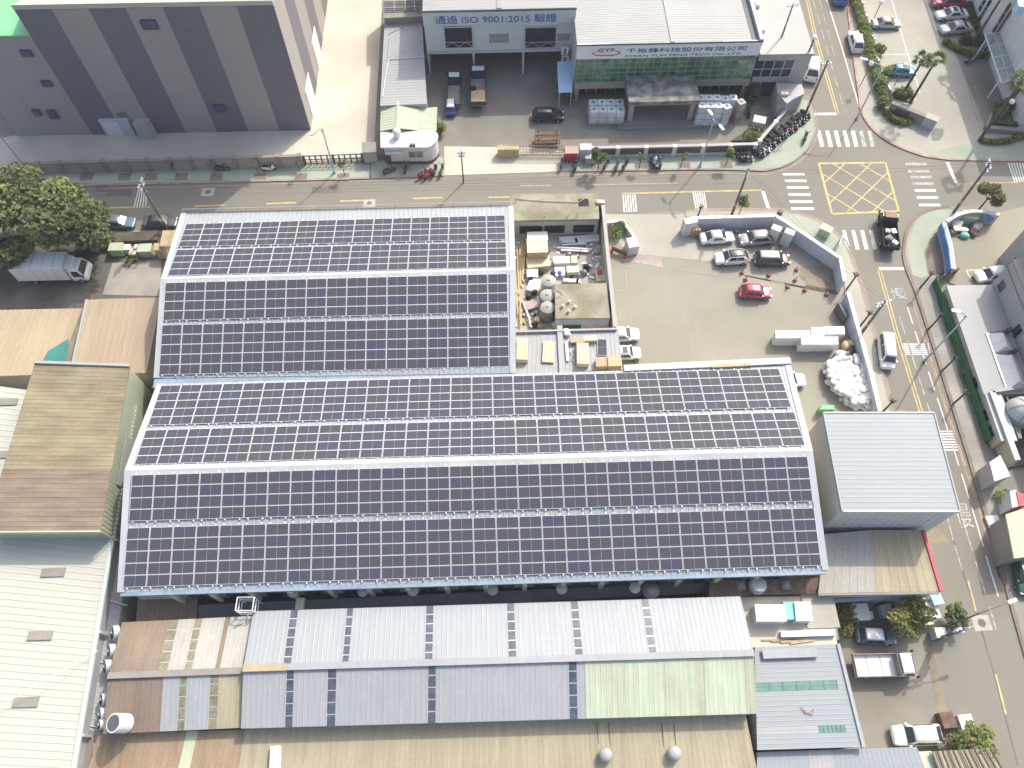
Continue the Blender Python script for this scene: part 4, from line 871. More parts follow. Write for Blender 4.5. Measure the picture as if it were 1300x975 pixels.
# ---- tower and the low building under it
ZE, ZT = 4.6, 8.9
lo = thing('low_building', 'low building with grey and beige corrugated roof below the tower', 'building', tuple(Y5(600, 200)))
q = [W(1038, 672, ZE), Y5(578, 40, ZE), Y5(592, 284, ZE), Y5(365, 290, ZE)]
q = [Y5(395, 55, ZE), Y5(580, 40, ZE), Y5(594, 284, ZE), Y5(368, 288, ZE)]
m = MB(); m.ribbed(*q, .62, .02, .12); m.build('roof_sheet', 'dust_roof', lo)
q2 = [Y5(581, 40, ZE), Y5(772, 40, ZE), Y5(843, 281, ZE), Y5(595, 284, ZE)]
m = MB(); m.ribbed(*q2, .62, .02, .12); m.build('roof_sheet', 'beige_roof', lo)
m = MB(); m.prism([q[0], q2[1], q2[2] + Vector((-.1, .1, 0)), q[3] + Vector((.1, .1, 0))], 0, ZE - .13); m.build('wall', 'cream_wall', lo)
d = q2[2] - q2[1]; m = MB(); m.obox((q2[1] + q2[2]) / 2 + GX * .14 + UP * .0, d / 2, GX * .13, UP * .14); m.build('verge_trim', 'red_paint', lo)
m = MB(); m.obox((q[3] + q2[2]) / 2 - UP * .15 + Vector((0, -.1, 0)), (q2[2] - q[3]) / 2, GY * .1, UP * .14); m.build('gutter', 'grey_stone', lo)
tw = thing('tower_block', 'blank grey metal-clad tower with a flat pale ribbed roof', 'building', tuple(W(1120, 600)))
q = [Y6(357, 807, ZT), Y6(838, 808, ZT), Y6(732, 405, ZT), Y6(280, 405, ZT)]
m = MB(); m.prism(q, 0, ZT - .15); m.build('wall', 'tower_wall', tw)
m = MB(); m.ribbed(q[1] + UP * .0, q[2], q[3], q[0], .42, .014, .145); m.build('roof_sheet', 'metal_roof', tw)
for i in range(4):
    a, b = q[i], q[(i + 1) % 4]; d = (b - a).normalized(); n = Vector((d.y, -d.x, 0))
    m = MB(); m.obox((a + b) / 2 + n * .05 - UP * .08, (b - a) / 2 + d * .08, n * .06, UP * .16); m.build('edge_flashing', 'white_sheet' if i in (1, 3) else 'tower_wall', tw)
fT = Face(q[0], q[1]); n = 14
for i in range(1, 14): u = fT.len * i / 14; fbox(fT, tw, 'cladding_joint', 'tower_wall', u - .03, u + .03, 0, ZT - .3, 0, .03)
# ---- south range: grey gabled roof with skylight strips, older west part, lower apron roofs
ZR, ZN, ZS = 6.3, 5.2, 5.1
sr = thing('south_range', 'long gabled factory with pale grey roof sheets and dark skylight strips', 'factory hall', tuple(W(630, 850)))
rW, rE = W(309, 848.5, ZR), W(957, 829, ZR); nW, nE = W(321.5, 776, ZN), W(940, 757, ZN); sW, sE = W(306, 925, ZS), W(961, 906, ZS)
def span(e0, e1, r0, r1, u0, u1): return [e0.lerp(e1, u0), e0.lerp(e1, u1), r0.lerp(r1, u1), r0.lerp(r1, u0)]
def ub(x, a, b): return (x - a) / (b - a)
def lights(q, t, n, mt='skylight'):                         # a strip of translucent sheets, each its own pane
    for k in range(n):
        a = [q[0].lerp(q[3], k / n), q[1].lerp(q[2], k / n), q[1].lerp(q[2], (k + 1) / n - .02), q[0].lerp(q[3], (k + 1) / n - .02)]
        m = MB(); m.slab([p + UP * .0 for p in a], .05); m.build('skylight_pane', mt, t)
    m = MB(); m.slab([p - UP * .03 for p in q], .05); m.build('skylight_frame', 'galvanised', t)
edgesN = []                                                 # fractions along the eave, north slope
N_px = [(321.5, 0), (369, .075), (378, .09), (440, .19), (447.5, .203), (540, .352), (549, .367), (642, .517), (651, .531), (723, .646), (732, .66), (813, .79), (822, .805), (940, 1)]
fr = [(x - 321.5) / (940 - 321.5) for x, _ in N_px]
for i in range(0, 14, 2):
    m = MB(); q = span(nW, nE, rW, rE, fr[i], fr[i + 1]); m.ribbed(*q, .42, .014, .08); m.build('roof_sheet', 'metal_roof_bright', sr)
    if i < 12: lights(span(nW, nE, rW, rE, fr[i + 1], fr[i + 2]), sr, 6)
S_px = [306, 361.5, 370.5, 414, 424.5, 542, 551.5, 722, 732]
fr = [(x - 306) / (961 - 306) for x in S_px] + [(743 - 306) / 655]
for i in range(0, 8, 2):
    m = MB(); m.ribbed(*span(sW, sE, rW, rE, fr[i], fr[i + 1]), .42, .014, .08); m.build('roof_sheet', 'metal_roof_dull', sr)
    lights(span(sW, sE, rW, rE, fr[i + 1], fr[i + 2]), sr, 5)
m = MB(); m.ribbed(*span(sW, sE, rW, rE, fr[8], fr[9]), .42, .014, .08); m.build('roof_sheet', 'metal_roof_dull', sr)
gcut = [fr[9], (793 - 306) / 655, (845 - 306) / 655, (886 - 306) / 655, (896 - 306) / 655, (920 - 306) / 655, (948 - 306) / 655, 1]
for i in range(7):
    m = MB(); q = span(sW, sE, rW, rE, gcut[i] + .0004, gcut[i + 1]); dz = UP * (.0 if i % 2 else .015); m.ribbed(*[p + dz for p in q], .42, .014, .08); m.build('roof_sheet', ('green_roof', 'green_roof', 'green_roof', 'green_roof_dull', 'green_roof', 'green_roof', 'green_roof_dull')[i], sr)
m = MB(); a, b = rW.lerp(rE, .085) + UP * .1, rE + UP * .1; m.obox((a + b) / 2, (b - a) / 2, GY * .26, UP * .05); m.build('ridge_cap', 'metal_roof_dull', sr)
m = MB(); a, b = rW + UP * .1, rW.lerp(rE, .0845) + UP * .1; m.obox((a + b) / 2, (b - a) / 2, GY * .28, UP * .055); m.build('ridge_cap', 'tan_roof', sr)
w = MB(); E3 = [Vector((p.x, p.y, 0)) for p in (sW, sE, nE, nW)]; c = sum(E3, Vector()) / 4; E3 = [c + (p - c) * .985 for p in E3]
w.add(E3 + [E3[0] + UP * (ZS - .2), E3[1] + UP * (ZS - .2), E3[2] + UP * (ZN - .2), E3[3] + UP * (ZN - .2), (E3[0] + E3[3]) / 2 + UP * (ZR - .3), (E3[1] + E3[2]) / 2 + UP * (ZR - .3)], [(0, 1, 5, 4), (1, 2, 6, 9, 5), (2, 3, 7, 6), (3, 0, 4, 8, 7), (4, 5, 9, 8), (7, 8, 9, 6)])
w.build('wall', 'grey_wall', sr)
# older west part
ow = thing('old_range', 'older gabled workshop with rusty brown and patched roof sheets', 'factory hall', tuple(W(220, 855)))
z0, zr2 = 4.7, 5.7
oN = [W(155, 790, z0), W(322, 782, z0)]; oR = [W(137.5, 858, zr2), W(309, 851.5, zr2)]; oS = [W(131, 932, z0), W(306.5, 924, z0)]
def sheets(cuts, e, r, t, x0, x1, pr=.4):
    for a, b, mt, kind in cuts:
        q = span(e[0], e[1], r[0], r[1], (a - x0) / (x1 - x0), (b - x0) / (x1 - x0))
        if kind == 'l': lights(q, t, 5, mt)
        else: m = MB(); m.ribbed(*[p + UP * kind for p in q], pr, .013, .08); m.build('roof_sheet', mt, t)
sheets([(155, 215, 'brown_roof', 0), (215, 227, 'skylight_olive', 'l'), (227, 248, 'dust_roof', .02), (248, 257, 'skylight_olive', 'l'), (257, 286, 'dust_roof', .02), (286, 292, 'brown_roof', 0), (292, 322, 'dust_roof', .02)], oN, oR, ow, 155, 322)
sheets([(131, 203, 'brown_roof', 0), (203, 224.5, 'metal_roof_dull', .02), (224.5, 233.5, 'skylight_olive', 'l'), (233.5, 264, 'metal_roof_dull', .02), (264, 274.5, 'skylight_olive', 'l'), (274.5, 306.5, 'beige_roof', 0)], oS, oR, ow, 131, 306.5)
m = MB(); a, b = oR[0] + UP * .1, oR[1] + UP * .1; m.obox((a + b) / 2, (b - a) / 2, GY * .25, UP * .06); m.build('ridge_cap', 'grey_stone', ow)
m = MB(); E3 = [Vector((p.x, p.y, 0)) for p in (oS[0], oS[1], oN[1], oN[0])]; c = sum(E3, Vector()) / 4; E3 = [c + (p - c) * .985 for p in E3]
m.add(E3 + [p + UP * (z0 - .2) for p in E3] + [(E3[0] + E3[3]) / 2 + UP * (zr2 - .3), (E3[1] + E3[2]) / 2 + UP * (zr2 - .3)], [(0, 1, 5, 4), (1, 2, 6, 9, 5), (2, 3, 7, 6), (3, 0, 4, 8, 7), (4, 5, 9, 8), (7, 8, 9, 6)]); m.build('wall', 'grey_wall', ow)
# wall fans on its west gable
fw_ = Face(oN[0], oS[0])
for i, (x, y, r) in enumerate(((190, 262, .62), (172, 357, .55), (150, 440, .55), (132, 612, .5), (124, 690, .5), (122, 745, .4))):
    p = U6(x, y, 4.3); f = thing('wall_fan', '%s round extractor fan in the row on the old workshop gable' % ('topmost', 'second', 'third', 'fourth', 'fifth', 'lowest')[i], 'fan', tuple(p), 'extractor fans on the old workshop gable')
    ax = Vector((-.75, -.25, .6)).normalized(); s1 = ax.orthogonal().normalized(); s2 = ax.cross(s1)
    m = MB(); m.tube([p - ax * .25, p + ax * .22], r, 18); m.build('shroud', 'galvanised', f)
    m = MB(); m.tube([p + ax * .222, p + ax * .235], r * .86, 18); m.build('opening', 'dark_void', f)
    m = MB(); m.tube([p + ax * .235, p + ax * .3], r * .18, 10); m.build('hub', 'white_paint', f)
    for k in range(4):
        a = k * math.pi / 2 + .4; dd = s1 * math.cos(a) + s2 * math.sin(a); ee = ax.cross(dd); m = MB(); m.add([p + ax * .25 + dd * r * .15 - ee * r * .1, p + ax * .25 + dd * r * .8 - ee * r * .22, p + ax * .28 + dd * r * .8 + ee * r * .22, p + ax * .28 + dd * r * .15 + ee * r * .1], [(0, 1, 2, 3)]); m.build('blade', 'galvanised', f)
    m = MB(); m.tube([p - ax * .2, p - ax * .2 + Vector((1.4, .2, -.3))], .12, 6); m.build('bracket', 'galvanised', f)
dk = thing('roof_duct', 'white round duct mouth lying on the rusty roof', 'duct', tuple(U6(240, 740, 5.0)))
a, b = U6(182, 738, 6.5), U6(252, 740, 5.3); d = (b - a).normalized()
m = MB(); m.tube([a, b], .72, 22); m.build('pipe', 'white_paint', dk, smooth=False); m = MB(); m.tube([a - d * .02, a + d * .01], .6, 22); m.build('mouth', 'dark_steel', dk)
m = MB(); m.rbox(b.x - .3, b.y, 4.6, .5, .6, .6); m.build('support', 'galvanised', dk)
# lower apron roofs
al = thing('lower_roof_building', 'low workshop roof of beige ribbed sheets along the bottom edge', 'building', tuple(W(600, 980)))
a0, a1, b0, b1 = W(125, 932, 3.9), W(946, 905, 3.9), W(95, 1035, 3.2), W(968, 1012, 3.2)
cuts = [(0, .135, 'beige_roof_brown'), (.135, .152, 'pale_green_roof'), (.152, .225, 'beige_roof_brown'), (.225, .34, 'beige_roof'), (.34, .62, 'beige_roof'), (.62, .83, 'beige_roof'), (.83, 1, 'beige_roof')]
for i, (u0, u1, mt) in enumerate(cuts): m = MB(); m.ribbed(a0.lerp(a1, u0), a0.lerp(a1, u1), b0.lerp(b1, u1), b0.lerp(b1, u0), .42, .014, .1); m.build('roof_sheet', mt, al)
m = MB(); m.prism([a0, a1, b1, b0], 0, 3.05); m.build('wall', 'grey_wall', al)
for x in (487, 540, 780, 835):
    p = Y4(x, 770, 3.9); q = Y4(x + 10, 900, 3.5); m = MB(); m.tube([p + UP * .05, q + UP * .05], .035, 4); m.build('roof_seam', 'dark_steel', al)
for i, (x, y) in enumerate(((525, 918), (832, 910))):
    p = Y4(x, y, 3.6); v = thing('roof_ventilator', '%s round white roof ventilator on the beige low roof' % ('left-hand', 'right-hand')[i], 'ventilator', tuple(p), 'round ventilators on the beige low roof')
    m = MB(); m.lathe((p.x, p.y, p.z - .15), [(.4, 0), (.4, .5)], 16); m.build('neck', 'galvanised', v)
    m = MB(); m.lathe((p.x, p.y, p.z + .35), [(.55, 0), (.56, .12), (.5, .3), (.28, .44), (.05, .48)], 18); m.build('cap', 'cream_roof', v, smooth=True)
p = Y3(255, 875, 3.7); m = MB(); m.rbox(p.x, p.y, p.z - .1, .75, 1.7, .55, .1); tag(m.build('roof_box', 'white_paint'), 'white box lying on the beige roof near the bottom edge', 'box')
# ---- south-east ribbed roofs
se = thing('corrugated_shed', 'grey shed with ribs running sideways and two teal skylight strips', 'shed', tuple(W(1020, 890)))
zD = 3.9
q = [Y5(118, 500, zD), Y5(440, 488, zD), Y5(540, 893, zD), Y5(128, 905, zD)]
def rows(q, cuts, t, mt):
    for v0, v1, kind in cuts:
        a, b, c, d = q[0].lerp(q[3], v0), q[1].lerp(q[2], v0), q[1].lerp(q[2], v1), q[0].lerp(q[3], v1)
        m = MB(); m.ribbed(b, c, d, a, .36, .013, .08); m.build('roof_sheet', kind, t)
rows(q, [(0, .36, 'metal_roof'), (.45, .79, 'metal_roof'), (.86, 1, 'metal_roof')], se, None)
a = lambda u, v: (q[0] * (1 - u) + q[1] * u) * (1 - v) + (q[3] * (1 - u) + q[2] * u) * v
for u0, u1, v0, v1, mt in ((0, .9, .36, .45, 'teal_skylight'), (.9, 1, .36, .45, 'metal_roof'), (0, .62, .79, .86, 'white_sheet'), (.62, .88, .79, .86, 'teal_skylight'), (.88, 1, .79, .86, 'metal_roof')):
    n = 6 if 'teal' in mt else 1
    for k in range(n):
        ua, uc = u0 + (u1 - u0) * k / n, u0 + (u1 - u0) * (k + 1) / n; m = MB(); m.ribbed(a(uc - .004, v0), a(uc - .004, v1), a(ua, v1), a(ua, v0), .36, .013, .08); m.build('skylight_pane' if n > 1 else 'roof_sheet', mt, se)
m = MB(); m.prism([a(.01, .01), a(.99, .01), a(.99, .99), a(.01, .99)], 0, zD - .1); m.build('wall', 'grey_wall', se)
m = MB(); m.obox((q[1] + q[2]) / 2 + GX * .1, (q[2] - q[1]) / 2, GX * .14, UP * .14); m.build('side_gutter', 'metal_roof_dull', se)
p = Y5(260, 522, zD + .5); m = MB(); m.rbox(p.x, p.y, zD + .2, 4.6, .75, .14, YAW); o = m.build('raised_panel', 'metal_roof_bright', se)
for s in (-2, 2): m = MB(); m.rbox(p.x + s, p.y, zD, .1, .5, .2, YAW); m.build('panel_leg', 'dark_steel', o)
m = MB(); m.tube([Y5(300, 735, zD + .1), Y5(320, 760, zD + .12), Y5(350, 740, zD + .1), Y5(345, 765, zD + .12), Y5(310, 745, zD + .15)], .04, 5); tag(m.build('cable_coil', 'cardboard'), 'tangled cable lying on the grey ribbed shed roof', 'cable')
s2 = thing('bottom_shed', 'pale ribbed shed roof at the bottom edge below the white car', 'shed', tuple(W(1060, 975)))
q = [Y5(128, 912, 3.3), Y5(755, 892, 3.3), Y5(800, 1010, 3.2), Y5(125, 1030, 3.2)]
for u0, u1, mt in ((0, .32, 'metal_roof'), (.32, .46, 'white_sheet'), (.46, 1, 'metal_roof')): m = MB(); m.ribbed(*span(q[0], q[1], q[3], q[2], u0, u1), .36, .013, .08); m.build('roof_sheet', mt, s2)
m = MB(); m.prism(q, 0, 3.0); m.build('wall', 'grey_wall', s2)
s3 = thing('slatted_shed', 'small beige slatted roof at the bottom edge beside the road', 'shed', tuple(W(1215, 970)))
q = [Y5(815, 910, 3.0), Y5(1045, 897, 3.0), Y5(1110, 1010, 2.9), Y5(855, 1020, 2.9)]
m = MB(); m.ribbed(*q, .3, .05, .08); m.build('roof_sheet', 'beige_roof', s3); m = MB(); m.prism(q, 0, 2.7); m.build('wall', 'cream_wall', s3)
for k in range(12): u = k / 11; m = MB(); a1, b1 = q[0].lerp(q[1], u), q[3].lerp(q[2], u); m.obox((a1 + b1) / 2 + UP * .07, (b1 - a1) / 2, GX * .06, UP * .03); m.build('slat', 'brown_roof', s3)
m = MB(); q = [Y5(760, 910, 2.6), Y5(812, 908, 2.6), Y5(830, 1000, 2.6), Y5(765, 1000, 2.6)]; m.prism(q, 0, 2.6); tag(m.build('green_box_roof', 'green_roof'), 'small pale green roof wedge between two sheds at the bottom edge', 'shed')
# ---- flat roof with plant boxes and the brown awning in the alley
fl = block('plant_room', 'flat concrete roof carrying white plant boxes below the long hall', [Y5(108, 498, 3.7), Y5(438, 488, 3.7), Y5(402, 300, 3.7), Y5(70, 305, 3.7)], 3.7, 'cream_wall', 'white_concrete')
for (x0, y0, x1, y1, h, mt, lb) in ((127, 333, 243, 398, 1.3, 'white_paint', 'large white plant box on the flat roof'), (238, 322, 282, 390, .9, 'turquoise', 'turquoise plant box between two white ones'), (282, 322, 345, 396, 1.1, 'white_paint', 'smaller white plant box right of the turquoise one')):
    t = thing('plant_box', lb, 'plant box', tuple(Y5((x0 + x1) / 2, y1, 3.7)), 'plant boxes on the flat roof'); z = 3.7 + h
    q = [Y5(x0, y1, z), Y5(x1, y1, z), Y5(x1 - 8, y0, z), Y5(x0 - 8, y0, z)]; m = MB(); m.prism(q, 3.7, z - .06); m.build('casing', mt, t)
    c = sum(q, Vector()) / 4; m = MB(); m.prism([c + (p - c) * 1.03 for p in q], z - .058, z); m.build('lid', mt, t)
p = Y5(372, 350, 3.7); m = MB(); m.rbox(p.x, p.y, 3.7, 2.8, 3.2, .12, YAW); m.build('roof_pad', 'pale_concrete', fl)
p = Y5(325, 447, 3.9); m = MB(); m.rbox(p.x, p.y, 3.72, 4.6, .5, .4, YAW); tag(m.build('roof_beam', 'white_paint'), 'long white beam lying on the flat roof edge', 'beam')
for k in range(4): p = Y5(215 + k * 30, 470 + k * 3, 3.8); m = MB(); m.rbox(p.x, p.y, 3.72, 3.0 - k * .3, .12, .1, YAW + .03 * k); m.build('timber_length', 'timber', fl)
aw = thing('alley_awning', 'dark rusty brown awning roof below the long hall eave', 'awning', tuple(Y5(180, 262, 0)))
q = [Y5(-60, 238, 4.6), Y5(366, 229, 4.6), Y5(372, 290, 4.2), Y5(-62, 302, 4.2)]; m = MB(); m.ribbed(*q, .5, .014, .08); m.build('roof_sheet', 'rust', aw)
for k in range(5): p = q[3].lerp(q[2], k / 4); m = MB(); m.rbox(p.x, p.y + .2, 0, .15, .15, 4.1); m.build('post', 'dark_steel', aw)
p = Y5(125, 262, 4.6); m = MB(); m.lathe((p.x, p.y, 4.35), [(.55, 0), (.55, .2), (.72, .3), (.74, .8), (.6, 1.05), (.1, 1.15)], 20); tag(m.build('water_tank', 'cream_roof', smooth=False), 'round cream water tank on the brown alley awning', 'water tank')
for i, (x, lb) in enumerate(((65, 'left of the cream tank'), (240, 'right of the cream tank'))):
    p = Y5(x, 255, 4.6); t = thing('awning_vent', 'small square vent on the brown awning, ' + lb, 'vent', tuple(p), 'square vents on the brown awning'); m = MB(); m.rbox(p.x, p.y, 4.35, .75, .75, .25); m.build('base', 'steel_plate', t); m = MB(); m.lathe((p.x, p.y, 4.6), [(.25, 0), (.3, .2), (.1, .3)], 10); m.build('cap', 'grey_stone', t)
# alley floor clutter: awning strips and platforms between halls
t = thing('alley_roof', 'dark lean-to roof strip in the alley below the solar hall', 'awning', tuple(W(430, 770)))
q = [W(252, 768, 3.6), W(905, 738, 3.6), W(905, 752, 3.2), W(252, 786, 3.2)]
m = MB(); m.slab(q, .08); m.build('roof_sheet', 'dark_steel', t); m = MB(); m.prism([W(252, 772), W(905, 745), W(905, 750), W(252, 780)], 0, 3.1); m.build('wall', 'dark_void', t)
t = thing('alley_shed', 'brown shed roof in the shaded alley at the hall corner', 'shed', tuple(W(215, 775)))
q = [W(175, 760, 3.2), W(252, 756, 3.2), W(250, 788, 3.0), W(172, 792, 3.0)]; m = MB(); m.ribbed(*q, .4, .03, .08); m.build('roof_sheet', 'brown_roof', t); m = MB(); m.prism(q, 0, 2.9); m.build('wall', 'maroon', t)
lad = thing('access_cage', 'white steel access cage between the hall and south range', 'cage', tuple(W(318, 775)))
c = W(318, 772, 4.5); 
for sx in (-.7, .7):
    for sy in (-.55, .55): m = MB(); m.tube([c + Vector((sx, sy, -4.4)), c + Vector((sx, sy, 1.6))], .06, 5); m.build('post', 'white_paint', lad)
for zz in (.2, .9, 1.6):
    for a, b in (((-.7, -.55), (.7, -.55)), ((.7, -.55), (.7, .55)), ((.7, .55), (-.7, .55)), ((-.7, .55), (-.7, -.55))): m = MB(); m.tube([c + Vector((*a, zz)), c + Vector((*b, zz))], .05, 5); m.build('rail', 'white_paint', lad)
m = MB(); m.tube([W(305, 792, 5), W(296, 797, 5), W(322, 775, 5.6)], .04, 5); m.build('brace', 'galvanised', lad)
p = W(826, 750, 4.0); m = MB(); m.lathe((p.x, p.y, 3.4), [(.55, 0), (.72, .3), (.75, .75), (.35, 1.0), (.1, 1.05)], 18); tag(m.build('turbine_vent', 'tank_dark'), 'round dull metal turbine vent in the alley by the awning', 'vent')
p = W(380, 766, 4.0); m = MB(); m.rbox(p.x, p.y, 3.3, .7, 1.0, .6); tag(m.build('vent_box', 'pale_card'), 'small cream box on the alley roof strip', 'box')
# ---- west roofs
gw = thing('white_shed', 'large white ribbed shed with grey roof lights down the left edge', 'factory hall', tuple(W(50, 820)))
zG = 5.0
q = [W(-150, 672, zG), W(146, 679, zG), W(95, 975, zG), W(80, 1060, zG), W(-240, 1060, zG)]
a, b, c, d = W(-150, 470, zG), W(200, 476, zG), W(80, 1060, zG), W(-240, 1050, zG)
b = W(165, 560, zG)
b = W(144, 682, zG) + (W(144, 682, zG) - W(95, 973, zG)) * .72
m = MB(); m.ribbed(b, c, d, a, .55, .025, .12); m.build('roof_sheet', 'white_roof', gw)
m = MB(); m.prism([a, b - GX * .1, c - GX * .1, d], 0, zG - .13); m.build('wall', 'metal_roof_dull', gw)
m = MB(); m.obox((b + c) / 2 + UP * .04, (c - b) / 2, GX * .16, UP * .12); m.build('edge_gutter', 'steel_wall', gw)
for i, (x, y) in enumerate(((208, 206), (157, 454), (100, 716))): 
    p = Y2(x, y, zG + .1); m = MB(); m.rbox(p.x, p.y, zG + .0, 2.0, .75, .13, YAW); m.build('roof_light', 'grey_stone', gw)
for x, y in ((10, 510), (2, 577)): p = W(x, y, zG + .1); m = MB(); m.rbox(p.x, p.y, zG + .0, 1.8, .7, .13, YAW); m.build('roof_light', 'grey_stone', gw)
fe = Face(c, b, flip=False)
for k in range(26): u = 1 + k * 1.25; 
for k in range(4):
    u = 3 + k * 8.5; m = MB(); p = b.lerp(c, .15 + k * .22); m.rbox(p.x + .15, p.y, 0, .2, .2, zG - .1); m.build('downpipe', 'galvanised', gw)
m = MB(); m.tube([W(0, 897, zG + .6), W(60, 862, zG + 1.2), W(124, 826, zG + .3)], .03, 4); tag(m.build('cable', 'white_paint'), 'thin white cable slung across the white shed roof', 'cable')
t = thing('side_lean_to', 'grey ribbed lean-to strip between the white shed and old workshop', 'shed', tuple(Y2(400, 500)))
q = [Y2(452, 72, 3.4), Y2(500, 130, 3.2), Y2(400, 1010, 3.2), Y2(296, 1010, 3.4)]
m = MB(); m.ribbed(q[1], q[2], q[3], q[0], .4, .03, .1); m.build('roof_sheet', 'metal_roof_dull', t); m = MB(); m.prism(q, 0, 3.0); m.build('wall', 'grey_wall', t)
m = MB(); m.slab([Y2(342, 828, 3.5), Y2(372, 828, 3.5), Y2(350, 1000, 3.5), Y2(318, 1000, 3.5)], .06); m.build('patch_sheet', 'brown_roof', t)
for y in (325, 565, 815): m = MB(); a1, b1 = Y2(425 - (y - 325) * .16, y - 10, 3.46), Y2(500 - (y - 325) * .15, y + 12, 3.3); m.tube([a1, b1], .06, 5); m.build('cross_pipe', 'steel_wall', t)
mo = thing('brown_roof_building', 'raised block with olive and rust-brown roof standing over the white shed', 'building', tuple(Y1(240, 600)))
zF = 7.6
q = [Y1(127, 288, zF), Y1(474, 300, zF), Y1(365, 902, zF), Y1(-60, 905, zF)]
def mid4(q, v): return q[0].lerp(q[3], v), q[1].lerp(q[2], v)
l, r = mid4(q, .655)
m = MB(); m.ribbed(q[1], r, l, q[0], .42, .02, .1); m.build('roof_sheet', 'olive_roof', mo)
m = MB(); m.ribbed(r, q[2], q[3], l, .42, .02, .1); m.build('roof_sheet', 'rust_roof', mo)
m = MB(); m.prism([q[0], q[1] - GX * .15, q[2] - GX * .15 + GY * .15, q[3] + GY * .15], 0, zF - .12); m.build('wall', 'sage_wall', mo)
m = MB(); m.obox((q[0] + q[1]) / 2 + UP * .1, (q[1] - q[0]) / 2, GY * .14, UP * .1); m.build('ridge_flashing', 'cream_roof', mo)
m = MB(); m.obox((q[3] + q[2]) / 2 - UP * .25, (q[2] - q[3]) / 2, GY * .06, UP * .3); m.build('fascia', 'pale_green_roof', mo)
fE = Face(q[2], q[1])
for k in range(46): u = .3 + k * .5; 
m = MB()
for k in range(int(fE.len / .4)): fE.box(m, k * .4, k * .4 + .12, 0, zF - .15, 0, .04)
m.build('wall_ribs', 'sage_wall', mo, kind='stuff')
fbox(fE, mo, 'wall_patch', 'metal_roof_dull', fE.len * .30, fE.len * .60, .5, zF - 1.4, .01, .06)
for s in (0, .5): p = Y1(432 + s * 20, 668 + s * 20, 4.0); m = MB(); m.rbox(p.x + .4, p.y, 3.6, .5, .3, .3); m.build('wall_lamp', 'white_paint', mo)
t = thing('tan_shed', 'wide tan ribbed roof at the left edge below the truck yard', 'shed', tuple(W(50, 430)))
z = 3.6; q = [W(-120, 396, z), Y1(300, 90, z), Y1(236, 285, z), Y1(120, 340, z), W(-150, 480, z)]
m = MB(); m.ribbed(W(-120, 396, z), Y1(300, 90, z), Y1(210, 330, z), W(-150, 482, z), .5, .04, .1); m.build('roof_sheet', 'tan_roof', t)
m = MB(); m.prism([W(-120, 398, z), Y1(296, 94, z), Y1(208, 326, z), W(-150, 478, z)], 0, z - .11); m.build('wall', 'cream_wall', t)
m = MB(); qq = [Y1(250, 200, 3.75), Y1(240, 282, 3.75), Y1(155, 282, 3.75), Y1(175, 245, 3.75)]; m.slab(qq, .05); tag(m.build('teal_net', 'teal_tarp'), 'crumpled teal netting lying on the tan roof', 'netting')
t = thing('tan_shed', 'smooth tan roof tucked against the smaller solar hall', 'shed', tuple(U4(330, 400)))
z = 4.4; q = [U4(65, 125, z), U4(640, 108, z), U4(525, 692, z), U4(-60, 690, z)]
cut = [0, .15, .8, 1]
for k in range(3): m = MB(); m.ribbed(*[p + UP * (.05 if k == 1 else 0) for p in span(q[0], q[1], q[3], q[2], cut[k], cut[k + 1])], .6, .025, .1); m.build('roof_sheet', 'tan_roof_dark' if k else 'tan_roof', t)
m = MB(); m.prism([q[0], q[1] - GX * .1, q[2] - GX * .1, q[3]], 0, z - .11); m.build('wall', 'cream_wall', t)
m = MB(); m.obox((q[0] + q[3]) / 2 + UP * .06, (q[3] - q[0]) / 2, GX * .12, UP * .06); m.build('verge', 'cream_roof', t)
# ---- car park boundary wall
bw = thing('boundary_wall', 'pale blue-white wall wrapping the corner of the car park', 'wall', tuple(W(1040, 320)))
def wallrun(t, pts, h, w, mt, cap=None):
    for i in range(len(pts) - 1):
        p, q = pts[i], pts[i + 1]; d = (q - p).normalized(); n = Vector((-d.y, d.x, 0)); L = (q - p).length; k = max(1, int(L / 4.0))
        for j in range(k):
            a, b = p.lerp(q, j / k), p.lerp(q, (j + 1) / k); m = MB(); m.obox(Vector(((a.x + b.x) / 2, (a.y + b.y) / 2, h / 2)), Vector(((b - a).x, (b - a).y, 0)) / 2 * .999, n * w / 2, UP * h / 2); m.build('wall_bay', mt, t)
        if cap: m = MB(); m.obox(Vector(((p.x + q.x) / 2, (p.y + q.y) / 2, h + .045)), Vector(((q - p).x, (q - p).y, 0)) / 2, n * (w / 2 + .06), UP * .045); m.build('coping', cap, t)
hW = 2.0
wallrun(bw, [Z6(95, 150, hW), Z6(505, 138, hW), Z6(560, 170, hW), Z6(840, 358, hW), Z6(862, 478, hW)], hW, .3, 'blue_white_wall', 'white_wall')
wallrun(bw, [Z6(880, 535, hW), Z6(1000, 960, hW), W(1117, 522, hW)], hW, .3, 'blue_white_wall', 'white_wall')
for x, y in ((70, 160), (1, 1)):
    if x > 1: p = Z6(x, y, 2.2); m = MB(); m.rbox(p.x, p.y, 0, 1.5, .9, 2.2, .25); m.build('gate_pier', 'white_wall', bw)
for x, y in ((510, 185), (578, 205)): p = Z6(x, y, 2.3); m = MB(); m.rbox(p.x, p.y - .4, 0, 1.1, .8, 2.3, -.5); m.build('wall_cabinet', 'white_wall', bw)
p = Z6(870, 620, 1.5); m = MB(); m.rbox(p.x - .3, p.y, 0, .2, 2.0, 1.4, .25); m.build('wall_board', 'dark_steel', bw)
pl = thing('planter_wall', 'low white angled planter wall at the car park entrance', 'wall', tuple(Z5(640, 270)))
wallrun(pl, [Z5(567, 232, .9), Z5(640, 224, .9), Z5(692, 295, .9), Z5(690, 360, .9)], .9, .35, 'white_wall')
